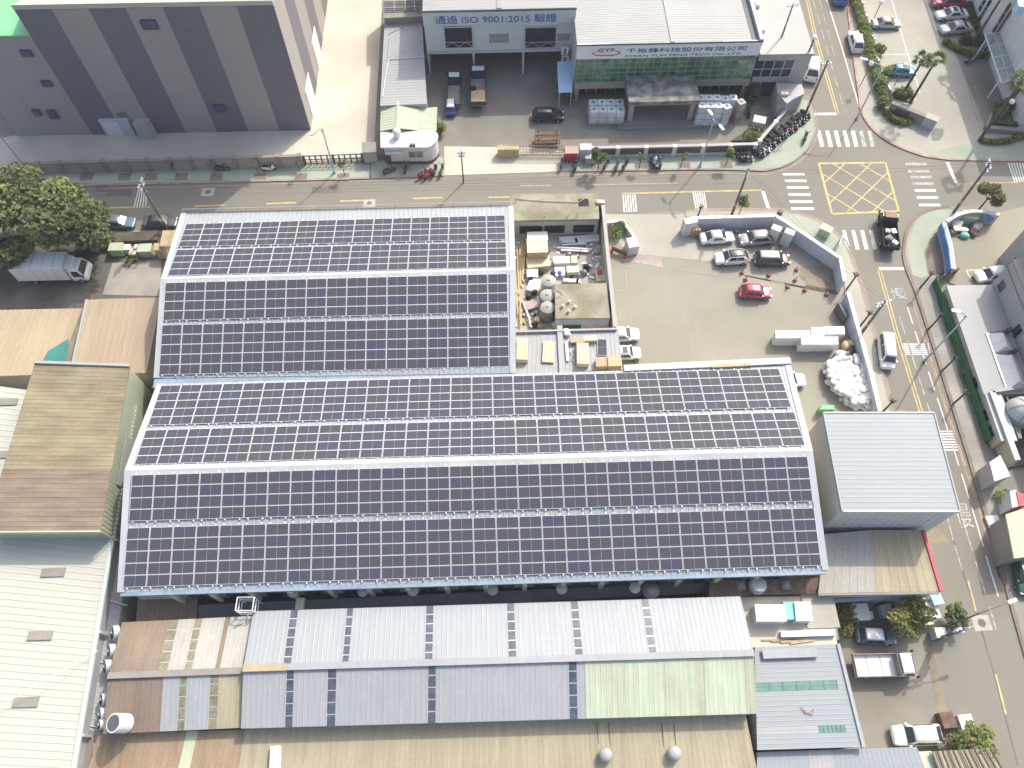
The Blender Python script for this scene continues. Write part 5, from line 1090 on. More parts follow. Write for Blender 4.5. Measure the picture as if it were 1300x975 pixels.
p = Z5(688, 325, 1.6); m = MB(); m.rbox(p.x, p.y, 0, 1.2, 1.4, 1.5, .2); m.build('gate_pier', 'white_wall', pl)
# ---- north-east building
ne = thing('white_office', 'tall white office block with slit windows at the upper right edge', 'building', tuple(V4(350, 300)))
FN = Face(V4(375, 700), V4(100, -40), flip=True)
m = MB(); m.prism([FN.p(0, 0), FN.p(FN.len + 20, 0), FN.p(FN.len + 20, 0, -25), FN.p(0, 0, -25)], 0, 10.5); m.build('wall', 'white_wall', ne)
m = MB(); m.prism([FN.p(-.1, 0, .1), FN.p(FN.len + 20, 0, .1), FN.p(FN.len + 20, 0, -25), FN.p(-.1, 0, -25)], 10.502, 10.8); m.build('roof', 'white_sheet', ne)
for (x0, y0, x1, y1) in ((182, 128, 265, 0), (268, 182, 372, 20), (190, 60, 250, -30)):
    u, za = FN.uz(1200 + x0 / 4.43, y0 / 4.43); _, zb_ = FN.uz(1200 + x1 / 4.43, y1 / 4.43)
    w = fbox(FN, ne, 'slit_window', 'glass_dark', u - .35, u + .35, za, min(9.8, zb_), -.02, .05)
    for k in range(4): z = za + (min(9.8, zb_) - za) * k / 3; fbox(FN, w, 'transom', 'mullion', u - .36, u + .36, z - .05, z + .05, .0, .08)
gc = thing('glass_canopy', 'pale glass canopy over the entrance of the white office', 'canopy', tuple(V4(310, 400)))
zc = 3.4; q = [V4(225, 190, zc), V4(318, 462, zc), V4(405, 430, zc), V4(325, 182, zc)]
for i in range(4):
    for j in range(2):
        a = lambda u, v: (q[0] * (1 - u) + q[1] * u) * (1 - v) + (q[3] * (1 - u) + q[2] * u) * v
        m = MB(); m.slab([a(i / 4 + .01, j / 2 + .02), a((i + 1) / 4 - .01, j / 2 + .02), a((i + 1) / 4 - .01, (j + 1) / 2 - .02), a(i / 4 + .01, (j + 1) / 2 - .02)], .04); m.build('glass_pane', 'glass_pale', gc)
for i in range(5): m = MB(); m.tube([a(i / 4, 0) - UP * .08, a(i / 4, 1) - UP * .08], .08, 6); m.build('beam', 'white_paint', gc)
for v in (0, .5, 1): m = MB(); m.tube([a(0, v) - UP * .08, a(1, v) - UP * .08], .08, 6); m.build('beam', 'white_paint', gc)
for u in (.08, .92): p = a(u, .05); m = MB(); m.tube([Vector((p.x, p.y, 0)), Vector((p.x, p.y, zc - .1))], .1, 8); m.build('post', 'white_paint', gc)
m = MB(); m.prism([V4(255, 340), V4(330, 570), V4(420, 470), V4(330, 330)], .0, .14); struct('entrance_steps', m, 'rust')
m = MB(); m.prism([V4(405, 0, 12), V4(460, 0, 12), V4(460, 40, 12), V4(415, 35, 12)], 10.8, 12); tag(m.build('roof_tank', 'light_blue_paint'), 'blue tank on the white office roof at the corner', 'tank')
pb = thing('planter_bed', 'dark triangular planter with stone rim at the forecourt corner', 'planter', tuple(V4(320, 700)))
wallrun(pb, [V4(235, 712, .8), V4(443, 730, .8)], .8, .5, 'grey_stone'); wallrun(pb, [V4(235, 705, .8), V4(262, 635, .8)], .8, .3, 'grey_stone')
m = MB(); m.prism([V4(240, 705), V4(262, 640), V4(340, 600), V4(400, 720)], 0, .55); m.build('soil', 'leaf_dark', pb)
sw_ = thing('stone_sign_wall', 'grey stone sign wall with faded red patch at the forecourt corner', 'sign wall', tuple(Z4(680, 620)))
a, b = Z4(575, 560, 1.5), Z4(815, 655, 1.5); a.z = b.z = 0
m = MB(); d = b - a; n = Vector((-d.y, d.x, 0)).normalized(); m.obox((a + b) / 2 + UP * .75, d / 2, n * .35, UP * .75); m.build('wall', 'grey_stone', sw_)
m = MB(); m.obox(a.lerp(b, .3) - n * .36 + UP * .75, d * .16, n * .03, UP * .5); m.build('sign_face', 'maroon', sw_)
m = MB(); m.obox(a.lerp(b, .92) + UP * .8, d * .14, n * .5, UP * .8); m.build('end_pier', 'grey_wall', sw_)
pe = thing('octagonal_planter', 'low pale octagonal planter kerb around the two palms', 'planter', tuple(Z4(620, 545)))
ring = [Z4(570, 560), Z4(565, 525), Z4(590, 505), Z4(680, 515), Z4(690, 560), Z4(660, 590)]; wallrun(pe, ring + [ring[0]], .45, .22, 'white_wall')
# ---- east buildings
ea = thing('east_annex', 'low white annex with bright flat roof behind the green fence', 'building', tuple(V1(420, 600)))
z = 1.9
W0, W1 = V1(248, 325, 1.9), W(1271, 560, 1.9); W0.z = W1.z = 0
d = (W1 - W0).normalized(); n = Vector((-d.y, d.x, 0)); 
if n.x < 0: n = -n
L = (W1 - W0).length; Ls = L * .72
m = MB(); m.prism([W0, W0 + d * L, W0 + d * L + n * 1.5, W0 + d * Ls + n * 1.5, W0 + d * Ls + n * 5.1, W0 + n * 5.1], 0, z - .2); m.build('wall', 'cream_wall', ea)
m = MB(); m.prism([W0 - d * .1 - n * .1, W0 + d * Ls - n * .1, W0 + d * Ls + n * 5.1, W0 + n * 5.1 - d * .1], z - .198, z); m.build('roof', 'white_sheet', ea)
m = MB(); m.prism([W0 + d * (Ls + .02), W0 + d * L, W0 + d * L + n * 1.6, W0 + d * (Ls + .02) + n * 1.6], z - .19, z + .05); m.build('side_roof', 'steel_wall', ea)
fa = Face(W1, W0, flip=True)
for (x, y) in ((362, 425), (462, 735), (512, 888)):
    u, zz = fa.uz(1190 + x / 7.5, 430 + y / 7.5); w = fbox(fa, ea, 'window', 'mullion', u - .6, u + .6, zz - .4, zz + .4, .0, .06)
    for k in (0, 1): fbox(fa, w, 'pane', 'glass_dark', u - .55 + k * .57, u - .02 + k * .57, zz - .38, zz + .38, .05, .08)
for i, (s, l) in enumerate(((.40, 2.4), (.585, 4.2))):
    c = W0 + d * L * s + n * 3.3 + UP * z; hv = thing('roof_dormer', '%s white hipped roof dormer on the low annex' % ('smaller', 'longer')[i], 'dormer', tuple(c), 'hipped dormers on the low annex')
    a, b = d * l / 2, n * 1.0; m = MB(); m.add([c - a - b, c + a - b, c + a + b, c - a + b, c - a * .55 + UP * 1.1, c + a * .75 + UP * 1.1], [(0, 1, 5, 4), (1, 2, 5), (2, 3, 4, 5), (3, 0, 4), (3, 2, 1, 0)]); m.build('hood', 'white_wall', hv)
    m = MB(); m.obox(c + UP * .06, a * 1.06, b * 1.06, UP * .055); m.build('curb', 'galvanised', hv)
for s in (.33, .46): c = W0 + d * L * s + n * 4.0 + UP * z; m = MB(); m.tube([c - n * 1.4 + UP * .1, c + UP * .5, c + n * .5 + d * .3 + UP * .8], .05, 5); m.tube([c + d * .5 - n * .5 + UP * .05, c + UP * .5], .05, 5); m.rbox(c.x + .4, c.y, z, .5, .35, .9, .3); m.build('antenna', 'dark_steel', ea)
em = thing('east_block', 'tall pale grey block with paired windows at the right edge', 'building', tuple(V1(800, 300)))
c0 = W0 + n * 5.15; FEm = Face(c0 + d * (L + 4), c0 - d * .5, flip=True)
m = MB(); m.prism([FEm.p(0, 0), FEm.p(FEm.len, 0), FEm.p(FEm.len, 0, -3), FEm.p(0, 0, -3)], 0, 5.7); m.build('lower_wall', 'grey_wall', em)
FE2 = Face(c0 + n * 3 + d * (L + 4), c0 + n * 3 - d * 5.0, flip=True)
m = MB(); m.prism([FE2.p(0, 0), FE2.p(FE2.len, 0), FE2.p(FE2.len, 0, -14), FE2.p(0, 0, -14)], 0, 10.6); m.build('upper_wall', 'grey_wall', em)
m = MB(); m.prism([FE2.p(0, 0, .15), FE2.p(FE2.len + .15, 0, .15), FE2.p(FE2.len + .15, 0, -14), FE2.p(0, 0, -14)], 10.602, 10.9); m.build('roof', 'white_sheet', em)
m = MB(); m.prism([FEm.p(0, 0, .1), FEm.p(FEm.len + .1, 0, .1), FEm.p(FEm.len + .1, 0, -2.98), FEm.p(0, 0, -2.98)], 5.702, 5.85); m.build('ledge', 'grey_stone', em)
for F, x, y, w, h in ((FEm, 765, 325, .5, 1.2), (FEm, 905, 760, .5, 1.8), (FE2, 885, 130, .7, 1.3), (FE2, 935, 275, .7, 1.3)):
    u, zz = F.uz(1170 + x / 7.5, 320 + y / 7.5); o = fbox(F, em, 'window', 'mullion', u - w - .06, u + w + .06, zz - h / 2 - .06, zz + h / 2 + .06, .0, .06)
    for k in (0, 1): fbox(F, o, 'pane', 'glass_dark', u - w + k * w + .03, u + k * w - .03, zz - h / 2, zz + h / 2, .05, .08)
for F, z0_ in ((FEm, 4.6), (FE2, 8.4)): fbox(F, em, 'wall_band', 'grey_stone', 0, F.len, z0_, z0_ + .12, 0, .06)
# green mesh fence strip and pit with tank
gf = thing('green_fence', 'dark green mesh fence running along the low annex', 'fence', tuple(V2(250, 400)))
a, b = V1(98, 300), V2(455, 990); k = 14
for i in range(k + 1):
    p = a.lerp(b, i / k); m = MB(); m.rbox(p.x, p.y, 0, .08, .08, 1.25); m.build('post', 'green_mesh', gf)
    if i < k: q = a.lerp(b, (i + 1) / k); m = MB(); m.obox((p + q) / 2 + UP * .62, (q - p) / 2 * .985, Vector((.03, 0, 0)), UP * .57); m.build('mesh_panel', 'green_mesh', gf)
m = MB(); m.prism([a + Vector((.1, 0, 0)), b + Vector((.1, 0, 0)), W1 - n * .1, W0 - n * .1], .0, .16); struct('grass_verge', m, 'green_mesh')
p0, p1, p2 = V2(520, 500, 2.2), V2(840, 452, 2.2), V2(705, 1000, 2.2)
pit = thing('walled_tank_yard', 'cream-walled enclosure around the round tank at the right edge', 'enclosure', tuple(V2(700, 700)))
wallrun(pit, [p0, p1 + (p1 - p0) * .4], 2.2, .3, 'cream_wall', 'cream_roof'); wallrun(pit, [p0, p2, p2 + (p2 - p0) * .3], 2.2, .45, 'cream_wall', 'steel_wall')
m = MB(); m.prism([p0, p1 + (p1 - p0) * .4, p1 + (p1 - p0) * .4 + (p2 - p0) * 1.3, p0 + (p2 - p0) * 1.3], 0, .35); m.build('floor', 'soil', pit)
for k in range(3): m = MB(); m.tube([V2(600 + k * 60, 520 + k * 30, 1.6), V2(780 + k * 10, 950, 1.6)], .07, 6); m.build('pipe_run', 'cream_roof', pit)
tk = thing('round_tank', 'large white domed tank with hoops in the walled yard', 'tank', tuple(V2(800, 640)))
p = V2(812, 650, 3.0); m = MB(); m.lathe((p.x + .4, p.y, .3), [(1.45, 0), (1.45, 2.0), (1.3, 2.5), (.9, 2.9), (.35, 3.1), (.02, 3.14)], 26); m.build('shell', 'tank_grey', tk, smooth=True)
for zz in (.8, 1.4, 2.0): m = MB(); m.lathe((p.x + .4, p.y, zz), [(1.47, 0), (1.52, .04), (1.47, .1)], 26); m.build('hoop', 'tank_dark', tk)
for k in range(6): aa = k * math.pi / 3; m = MB(); m.tube([Vector((p.x + .4 + r * math.cos(aa), p.y + r * math.sin(aa), z)) for r, z in ((1.48, 2.3), (1.33, 2.83), (.93, 3.24), (.36, 3.44))], .03, 4); m.build('rib', 'tank_dark', tk)
p = V2(625, 700, 1.5); m = MB(); m.lathe((p.x, p.y, .35), [(.55, 0), (.55, 1.1), (.1, 1.2)], 16); tag(m.build('rusty_drum', 'rust'), 'rusty round drum beside the domed tank', 'drum')
t = thing('grey_lean_to', 'small grey lean-to roof across the green verge', 'shed', tuple(V3(330, 170)))
q = [V3(275, 130, 2.5), V3(340, 85, 2.7), V3(405, 215, 2.7), V3(305, 250, 2.5)]; m = MB(); m.slab(q, .1); m.build('roof', 'tower_wall', t); m = MB(); m.prism(q, 0, 2.35); m.build('wall', 'grey_wall', t)
t = block('east_shed', 'pale green roofed shed at the right edge beyond the side road', [V3(380, 460, 3.2), V3(430, 720, 3.2), V3(560, 700, 3.2), V3(560, 400, 3.2)], 3.2, 'grey_stone', 'pale_green_roof')
m = MB(); m.prism([V3(400, 310, 2.2), V3(440, 300, 2.2), V3(465, 400, 2.2), V3(415, 412, 2.2)], 0, 2.2); t = tag(m.build('kiosk', 'white_wall'), 'tiny white kiosk with red edge beside the right-hand verge', 'kiosk')
m = MB(); m.prism([V3(440, 312, 2.3), V3(500, 330, 2.3), V3(500, 400, 2.3), V3(460, 402, 2.3)], 0, 2.3); tag(m.build('red_stall', 'red_paint'), 'small bright red stall at the right edge', 'stall')
p = V3(298, 497, .3); m = MB(); m.rbox(p.x, p.y, .12, 1.2, 1.1, .25, .1); tag(m.build('white_slab', 'white_paint'), 'white slab lying on the pavement by the side road', 'slab')
# blue hoarding wall on the far corner
bh = thing('corner_wall', 'curved grey wall with blue tarpaulin sheets on the far corner', 'wall', tuple(U7(560, 700)))
h = 1.8
cv = [U7(1040, 545, h)] + [p for p in arc(U7(940, 530, h), U7(720, 470, h), U7(540, 610, h), 8)]
wallrun(bh, cv, h, .3, 'grey_wall', 'white_wall')
st = [U7(515, 620, h), Z7(575, 425, h), Z7(610, 560, h), Z7(650, 640, h)]
st = [U7(515, 622, h), U7(545, 720, h), U7(580, 860, h), Z7(668, 628, h)]
wallrun(bh, st, h, .3, 'grey_wall', 'white_wall')
for i in range(3):
    k = 2
    for j in range(k):
        a, b = st[i].lerp(st[i + 1], j / k + .01), st[i].lerp(st[i + 1], (j + 1) / k - .01); dn = Vector((-.34, -.02, 0))
        m = MB(); m.add([a + UP * .1, b + UP * .1, b + dn + UP * .06, a + dn + UP * .06, a + dn - UP * .9, b + dn - UP * .9], [(0, 1, 2, 3), (3, 2, 5, 4)]); m.build('tarpaulin', 'blue_tarp', bh)
m = MB(); m.add([U7(885, 580, 1.6), U7(900, 530, 1.9), U7(985, 530, 1.9), U7(1040, 550, 1.7), U7(940, 625, .6)], [(0, 1, 2, 3, 4)]); m.build('tarpaulin', 'blue_tarp', bh)
# ================================================================== VEHICLES
def paint(name, c, rough=.28): mat('paint_' + name, c, rough, .03, 1, 4, spec=.5, coat=.6); return 'paint_' + name
for n_, c_ in (('white', (.68, .68, .67)), ('silver', (.42, .41, .39)), ('greige', (.33, .31, .29)), ('dark', (.075, .07, .07)), ('black', (.018, .018, .022)), ('red', (.40, .035, .075)), ('blue', (.03, .12, .34)), ('teal', (.06, .27, .38)), ('navy', (.02, .06, .20)), ('green', (.02, .07, .045)), ('pink', (.27, .16, .125)), ('slate', (.12, .15, .19)), ('truckblue', (.022, .038, .085)), ('crimson', (.38, .05, .10))): paint(n_, c_)
mat('pickup_black', (.03, .03, .032), .7, .1, 1, 4, spec=.2); mat('pickup_roof', (.27, .16, .125), .7, .1, 1, 4, spec=.2)
def wheel(t, x, y, r=.32, w=.2):
    s = 1 if y > 0 else -1
    o = MB(); o.tube([(x, y - w / 2, r), (x, y + w / 2, r)], r, 14); wo = o.build('wheel', 'rubber', t, local=True)
    o = MB(); o.tube([(x, y + s * (w / 2 - .02), r), (x, y + s * (w / 2 + .012), r)], r * .62, 10); o.build('rim', 'rim', wo, local=True)
KINDS = {  # L, W, belt z, roof z, hood z, [windshield base x, roof front, roof rear, rear base] as fraction of L from nose, deck z
    'sedan': (4.6, 1.8, .92, 1.44, .86, (.24, .42, .66, .86), .97), 'hatch': (4.0, 1.7, .93, 1.49, .90, (.25, .40, .80, .94), .93),
    'suv': (4.5, 1.84, 1.05, 1.66, 1.0, (.23, .40, .80, .97), 1.05), 'mpv': (4.7, 1.82, 1.04, 1.72, .98, (.20, .37, .86, .97), 1.04), 'van': (4.75, 1.78, 1.12, 1.95, 1.05, (.12, .26, .93, .985), 1.12)}
def car(label, kind, colour, pos, head, roofmat=None, sunroof=False, group=None, name='parked_car', cat='car', scale=1.0):
    L, Wd, zb, zr, zh, (wb, rf, rr, rb), zd = KINDS[kind]
    t = thing(name, label, cat, (pos.x, pos.y, pos.z), group, head); t.scale = (scale,) * 3
    X = lambda f: L / 2 - f * L; hw = Wd / 2
    def ring(x, w, z0, zm, zt, inner):                      # closed section across the car
        return [(x, -w * .86, z0), (x, -w, z0 + .16), (x, -w, zm), (x, -w * .96, zt - .05), (x, -w * inner, zt), (x, 0, zt + .025), (x, w * inner, zt), (x, w * .96, zt - .05), (x, w, zm), (x, w, z0 + .16), (x, w * .86, z0)]
    pr = 'paint_' + colour
    st = [(0, .74, .36, .62), (.012, .84, .27, .72), (.05, .93, .2, zh - .1), (.12, .98, .19, zh - .03), (wb - .01, 1.0, .19, zb - .01), (rf, 1.0, .19, zb + .0), (rr, 1.0, .19, zb), (rb + .005, .985, .19, zd), (.97, .94, .22, zd - .06), (.992, .88, .28, zd - .2), (1, .8, .38, .66)]
    m = MB(); m.loft([ring(X(f), hw * k, z0, min(.6, (z0 + zt) / 2 + .1), zt, .82) for f, k, z0, zt in st]); m.build('body', pr, t, smooth=True, local=True, round=True)
    lo = [(X(wb), .88), (X(rf) + .02, .93), (X(rr), .93), (X(rb), .86)]; hi = [(X(rf) + .12, .70), (X(rf) - .05, .735), (X(rr) + .08, .735), (X(rr) - .06, .68)]
    zr_ = [zr - .1, zr - .015, zr - .015, zr - .1]
    m = MB(); R4 = []
    for (xl, kl), (xh, kh), z in zip(lo, hi, zr_): R4.append([(xl, -hw * kl, zb - .04), (xl * .5 + xh * .5, -hw * (kl * .52 + kh * .48), zb + (z - zb) * .5), (xh, -hw * kh, z), (xh, -hw * kh * .6, z + .035), (xh, 0, z + .05), (xh, hw * kh * .6, z + .035), (xh, hw * kh, z), (xl * .5 + xh * .5, hw * (kl * .52 + kh * .48), zb + (z - zb) * .5), (xl, hw * kl, zb - .04)])
    m.loft(R4); m.build('cabin', pr, t, smooth=True, local=True)
    m = MB(); m.loft([[(x, -hw * k * .93, z + .006), (x, -hw * k * .6, z + .042), (x, 0, z + .058), (x, hw * k * .6, z + .042), (x, hw * k * .93, z + .006), (x, hw * k * .9, z - .02), (x, 0, z - .01), (x, -hw * k * .9, z - .02)] for (x, k), z in zip([hi[0], hi[1], hi[2], hi[3]], zr_)]); rf_o = m.build('roof_panel', roofmat or pr, t, smooth=True, local=True)
    if sunroof: m = MB(); xx = X(rf) - .45; m.box(xx - .32, xx + .32, -.42, .42, zr + .03, zr + .052); m.build('sunroof', 'glass_dark', rf_o, local=True)
    def quad(nm, a, b, c, d, push):                         # glass sheet with thickness, pushed out of the cabin
        P = [Vector(p) for p in (a, b, c, d)]; n = (P[1] - P[0]).cross(P[3] - P[0]).normalized()
        if n.dot(Vector(push)) < 0: n = -n
        m = MB(); top = [p + n * .028 for p in P]; bot = [p - n * .02 for p in P]
        m.add(bot + top, [(0, 1, 2, 3), (4, 5, 6, 7), (0, 1, 5, 4), (1, 2, 6, 5), (2, 3, 7, 6), (3, 0, 4, 7)]); m.build(nm, 'glass_dark', t, local=True)
    lerp = lambda a, b, k: tuple(a[i] + (b[i] - a[i]) * k for i in range(3))
    for s, nm, i, push in ((0, 'windshield', 0, (1, 0, .6)), (0, 'rear_window', 3, (-1, 0, .6))):
        bl_, br_, tl_, tr_ = (lo[i][0], -hw * lo[i][1] * .9, zb - .04), (lo[i][0], hw * lo[i][1] * .9, zb - .04), (hi[i][0], -hw * hi[i][1] * .92, zr_[i]), (hi[i][0], hw * hi[i][1] * .92, zr_[i])
        quad(nm, lerp(bl_, tl_, .12), lerp(br_, tr_, .12), lerp(br_, tr_, .95), lerp(bl_, tl_, .95), push)
    for s in (-1, 1):
        a, b = (lo[1][0] + .25, s * hw * .925, zb), (lo[2][0] - .1, s * hw * .925, zb); c, d = (hi[2][0] + .04, s * hw * hi[2][1], zr - .06), (hi[1][0], s * hw * hi[1][1], zr - .06)
        for k0, k1 in ((0, .47), (.5, .98)):
            quad('side_window', lerp(lerp(a, b, k0), lerp(d, c, k0), .14), lerp(lerp(a, b, k1), lerp(d, c, k1), .14), lerp(lerp(a, b, k1), lerp(d, c, k1), .9), lerp(lerp(a, b, k0), lerp(d, c, k0), .9), (0, s, .3))
        m = MB(); m.box(X(.075), X(.015), s * hw * .62 - .16, s * hw * .62 + .14, zh - .26, zh - .12); m.build('headlight', 'headlamp', t, local=True)
        m = MB(); m.box(X(.996), X(.965), s * hw * .72 - .13, s * hw * .72 + .1, zd - .32, zd - .14); m.build('taillight', 'taillamp', t, local=True)
        m = MB(); m.box(X(wb) - .32, X(wb) - .14, s * (hw + .02) - .09, s * (hw + .02) + .09, zb - .02, zb + .14); m.build('mirror', pr, t, local=True)
        for f in (.185, .80): wheel(t, X(f), s * (hw - .10))
    m = MB(); m.box(-L * .4, L * .4, -hw * .8, hw * .8, .17, .3); m.build('chassis', 'chassis', t, local=True)
    return t
def at2(a, b): return (a + b) / 2, heading(a, b)
def park(label, kind, colour, tail, nose, **k): p, h = at2(tail, nose); p = p.copy(); p.z = k.pop('z', .02); k.setdefault('scale', max(.87, min(1.03, (nose - tail).length / KINDS[kind][0]))); return car(label, kind, colour, p, h, **k)
G1 = 'cars in the car park'
park('white sedan at the gate end of the car park back row', 'sedan', 'white', Z6(112, 272), Z6(284, 258), group=G1)
park('silver estate beside the white sedan under the corner wall', 'suv', 'greige', Z6(482, 265), Z6(312, 280), group=G1)
park('white crossover with dark glass roof in the car park', 'suv', 'white', Z6(360, 366), Z6(188, 376), group=G1, roofmat='glass_dark')
park('dark grey people carrier with silver roof in the car park', 'mpv', 'dark', Z6(390, 376), Z6(568, 380), group=G1, roofmat='paint_silver')
park('red hatchback parked alone near the trench', 'hatch', 'red', Z6(310, 542), Z6(478, 550), group=G1, roofmat='paint_crimson')
park('white car under the small grey roof, the one nearer the wall', 'sedan', 'white', Z5(545, 785), Z5(712, 778), group=G1)
park('white car with sunroof under the small grey roof, nearer the long hall', 'hatch', 'white', Z5(575, 872), Z5(716, 868), group=G1, sunroof=True)
park('white car nose peeking out from under the long hall eave', 'sedan', 'white', U5(120, 655), U5(422, 640), group=G1)
park('white van driving down the side road beside the car park wall', 'van', 'white', U5(1200, 228), U5(1232, 530), name='white_van', cat='van')
G2 = 'cars on the north-east forecourt and side road'
park('blue car at the top of the side road', 'suv', 'blue', Z4(290, 75), Z4(262, -95), group=G2, z=.02)
park('white crossover parked on the side road beside the hedge', 'suv', 'white', Z4(378, 305), Z4(350, 195), group=G2, sunroof=True, z=.02)
park('white car half hidden behind the grey annex', 'suv', 'white', Z4(118, 470), Z4(130, 330), group=G2, z=.02)
park('silver sedan parked alone beside the forecourt hedge', 'sedan', 'silver', Z4(458, 150), Z4(606, 150), group=G2, z=.1)
park('teal hatchback parked beside the two palms', 'hatch', 'teal', Z4(548, 408), Z4(694, 416), group=G2, z=.1)
park('crimson car topmost in the forecourt row', 'suv', 'crimson', Z4(955, 30), Z4(780, 36), group=G2, z=.1)
park('white car with sunroof in the middle of the forecourt row', 'sedan', 'white', Z4(975, 98), Z4(805, 106), group=G2, z=.1, sunroof=True)
park('champagne sedan lowest in the forecourt row', 'sedan', 'silver', Z4(998, 172), Z4(828, 186), group=G2, z=.1)
park('black people carrier in the factory yard', 'mpv', 'black', Z2(932, 655), Z2(1108, 655), z=.02)
park('dark blue car parked at the kerb under the street tree', 'sedan', 'slate', Z8(455, 300), Z8(606, 302), z=.02)
park('black sedan at the kerb beside the utility pole', 'sedan', 'dark', Z8(640, 298), Z8(792, 298), z=.02)
park('white car at the kerb hidden under the big tree', 'hatch', 'white', Z8(262, 300), Z8(400, 302), z=.02)
park('white crossover at the bottom of the south-east yard', 'suv', 'white', Y5(838, 845), Y5(645, 850), z=.02)
park('white car half under the annex in the east court', 'suv', 'white', V1(780, 230), V1(500, 275), z=.13)
park('dark green car at the right edge beyond the side road', 'sedan', 'green', V3(440, 740), V3(476, 930), z=.12)
park('small silver off-roader behind the white flatbed truck', 'hatch', 'slate', V5(318, 440), V5(570, 452), z=.02, roofmat='paint_white')
# ---- trucks
def truck(label, pos, head, L, Wd, cabmat, bed, cabroof=None, box=None, load=None, name='flatbed_truck', bedmat='chassis', sidemat=None, group=None, cabL=1.55, cabH=2.05, bedZ=.95, side=.38):
    t = thing(name, label, 'truck', (pos.x, pos.y, .02), group, head); hw = Wd / 2; xf = L / 2; xc = xf - cabL
    m = MB(); m.box(-xf + .1, xf - .3, -hw * .45, hw * .45, .45, .75); m.build('chassis', 'chassis', t, local=True)
    sec = [(xc, 1, .5, cabH), (xc + .25, 1, .5, cabH + .02), (xf - .62, 1, .5, cabH - .02), (xf - .2, 1, .5, 1.25), (xf - .03, .96, .48, 1.02), (xf, .9, .5, .9)]
    m = MB(); m.loft([[(x, -hw * k * .97, z0), (x, -hw * k, (z0 + min(z1, 1.2)) / 2), (x, -hw * k * .97, min(z1, 1.2)), (x, -hw * k * (.86 if z1 > 1.4 else .95), z1 - .04), (x, -hw * k * .75, z1), (x, hw * k * .75, z1), (x, hw * k * (.86 if z1 > 1.4 else .95), z1 - .04), (x, hw * k * .97, min(z1, 1.2)), (x, hw * k, (z0 + min(z1, 1.2)) / 2), (x, hw * k * .97, z0)] for x, k, z0, z1 in sec]); c = m.build('cab', cabmat, t, local=True)
    m = MB(); m.box(xc + .08, xf - .66, -hw * .76, hw * .76, cabH - .01, cabH + .05); m.build('cab_roof', cabroof or cabmat, c, local=True)
    m = MB(); a = [(xf - .57, -hw * .72, cabH - .14), (xf - .24, -hw * .84, 1.32), (xf - .24, hw * .84, 1.32), (xf - .57, hw * .72, cabH - .14)]; m.add(a + [(x + .05, y, z + .03) for x, y, z in a], [(0, 1, 2, 3), (7, 6, 5, 4), (0, 4, 5, 1), (1, 5, 6, 2), (2, 6, 7, 3), (3, 7, 4, 0)]); m.build('windshield', 'glass_dark', c, local=True)
    for s in (-1, 1):
        m = MB(); ya, yb = s * hw * 1.0, s * hw * .885; a = [(xc + .35, ya * .985, 1.25), (xf - .4, ya * .985, 1.25), (xf - .68, yb, cabH - .12), (xc + .35, yb, cabH - .12)]; m.add(a + [(x, y + s * .03, z) for x, y, z in a], [(0, 1, 2, 3), (4, 5, 6, 7), (0, 1, 5, 4), (1, 2, 6, 5), (2, 3, 7, 6), (3, 0, 4, 7)]); m.build('side_window', 'glass_dark', c, local=True)
        m = MB(); m.box(xf - .03, xf + .03, s * hw * .7 - .15, s * hw * .7 + .15, .72, .9); m.build('headlight', 'headlamp', c, local=True)
        m = MB(); m.box(xf - .25, xf - .1, s * (hw + .12) - .08, s * (hw + .12) + .08, 1.3, 1.62); m.build('mirror', 'chassis', c, local=True)
        for x in (xf - .75, -xf + L * .22): wheel(t, x, s * (hw - .13), .38, .24)
    if box:
        bz = box; m = MB(); m.box(-xf, xc - .12, -hw * 1.05, hw * 1.05, .8, bz); b = m.build('cargo_box', 'truck_white', t, local=True)
        for k in range(6): xx = -xf + (xc - .12 + xf) * k / 5; m = MB(); m.box(xx - .04, xx + .04, -hw * 1.065, hw * 1.065, .8, bz + .02); m.build('box_rib', 'galvanised', b, local=True)
        m = MB(); m.box(xc - .1, xc + .5, -hw * .8, hw * .8, cabH, cabH + .45); m.build('wind_deflector', 'truck_white', t, local=True)
    else:
        m = MB(); m.box(-xf, xc - .1, -hw, hw, bedZ - .12, bedZ); b = m.build('bed', bed, t, local=True)
        sm = sidemat or bedmat
        for y in (-hw, hw - .06): m = MB(); m.box(-xf, xc - .1, y, y + .06, bedZ + .002, bedZ + side); m.build('side_gate', sm, b, local=True)
        for x in (-xf, xc - .16): m = MB(); m.box(x, x + .06, -hw + .07, hw - .07, bedZ + .002, bedZ + side + (.5 if x > 0 else 0)); m.build('end_gate', sm, b, local=True)
        n = 3
        for k in range(1, n): xx = -xf + (xc - .1 + xf) * k / n; m = MB(); m.box(xx - .02, xx + .02, -hw + .07, hw - .07, bedZ + .002, bedZ + .03); m.build('bed_seam', 'grey_stone', b, local=True)
    return t
p, h = at2(Z8(70, 530), Z8(455, 520)); truck('white box truck parked beside the tan roofs under the trees', p, h, 7.6, 2.2, 'paint_white', None, box=2.9, name='box_truck', cabL=1.7, cabH=2.15)
p, h = at2(V5(258, 700), V5(735, 690)); truck('white flatbed truck in the south-east yard', p, h, 5.3, 1.9, 'paint_white', 'truck_white', bedmat='truck_white', sidemat='steel_plate')
p, h = at2(Z2(505, 640), Z2(512, 430)); truck('smaller blue truck with white cab roof in the shaded factory yard', p, h, 5.6, 1.75, 'paint_truckblue', 'grey_stone', cabroof='paint_white', sidemat='paint_truckblue', group='blue trucks in the factory yard')
p, h = at2(Z2(640, 640), Z2(640, 390)); truck('larger blue truck with tan load in the shaded factory yard', p, h, 6.6, 2.05, 'paint_truckblue', 'steel_plate', cabroof='paint_white', sidemat='paint_truckblue', group='blue trucks in the factory yard', side=.6)
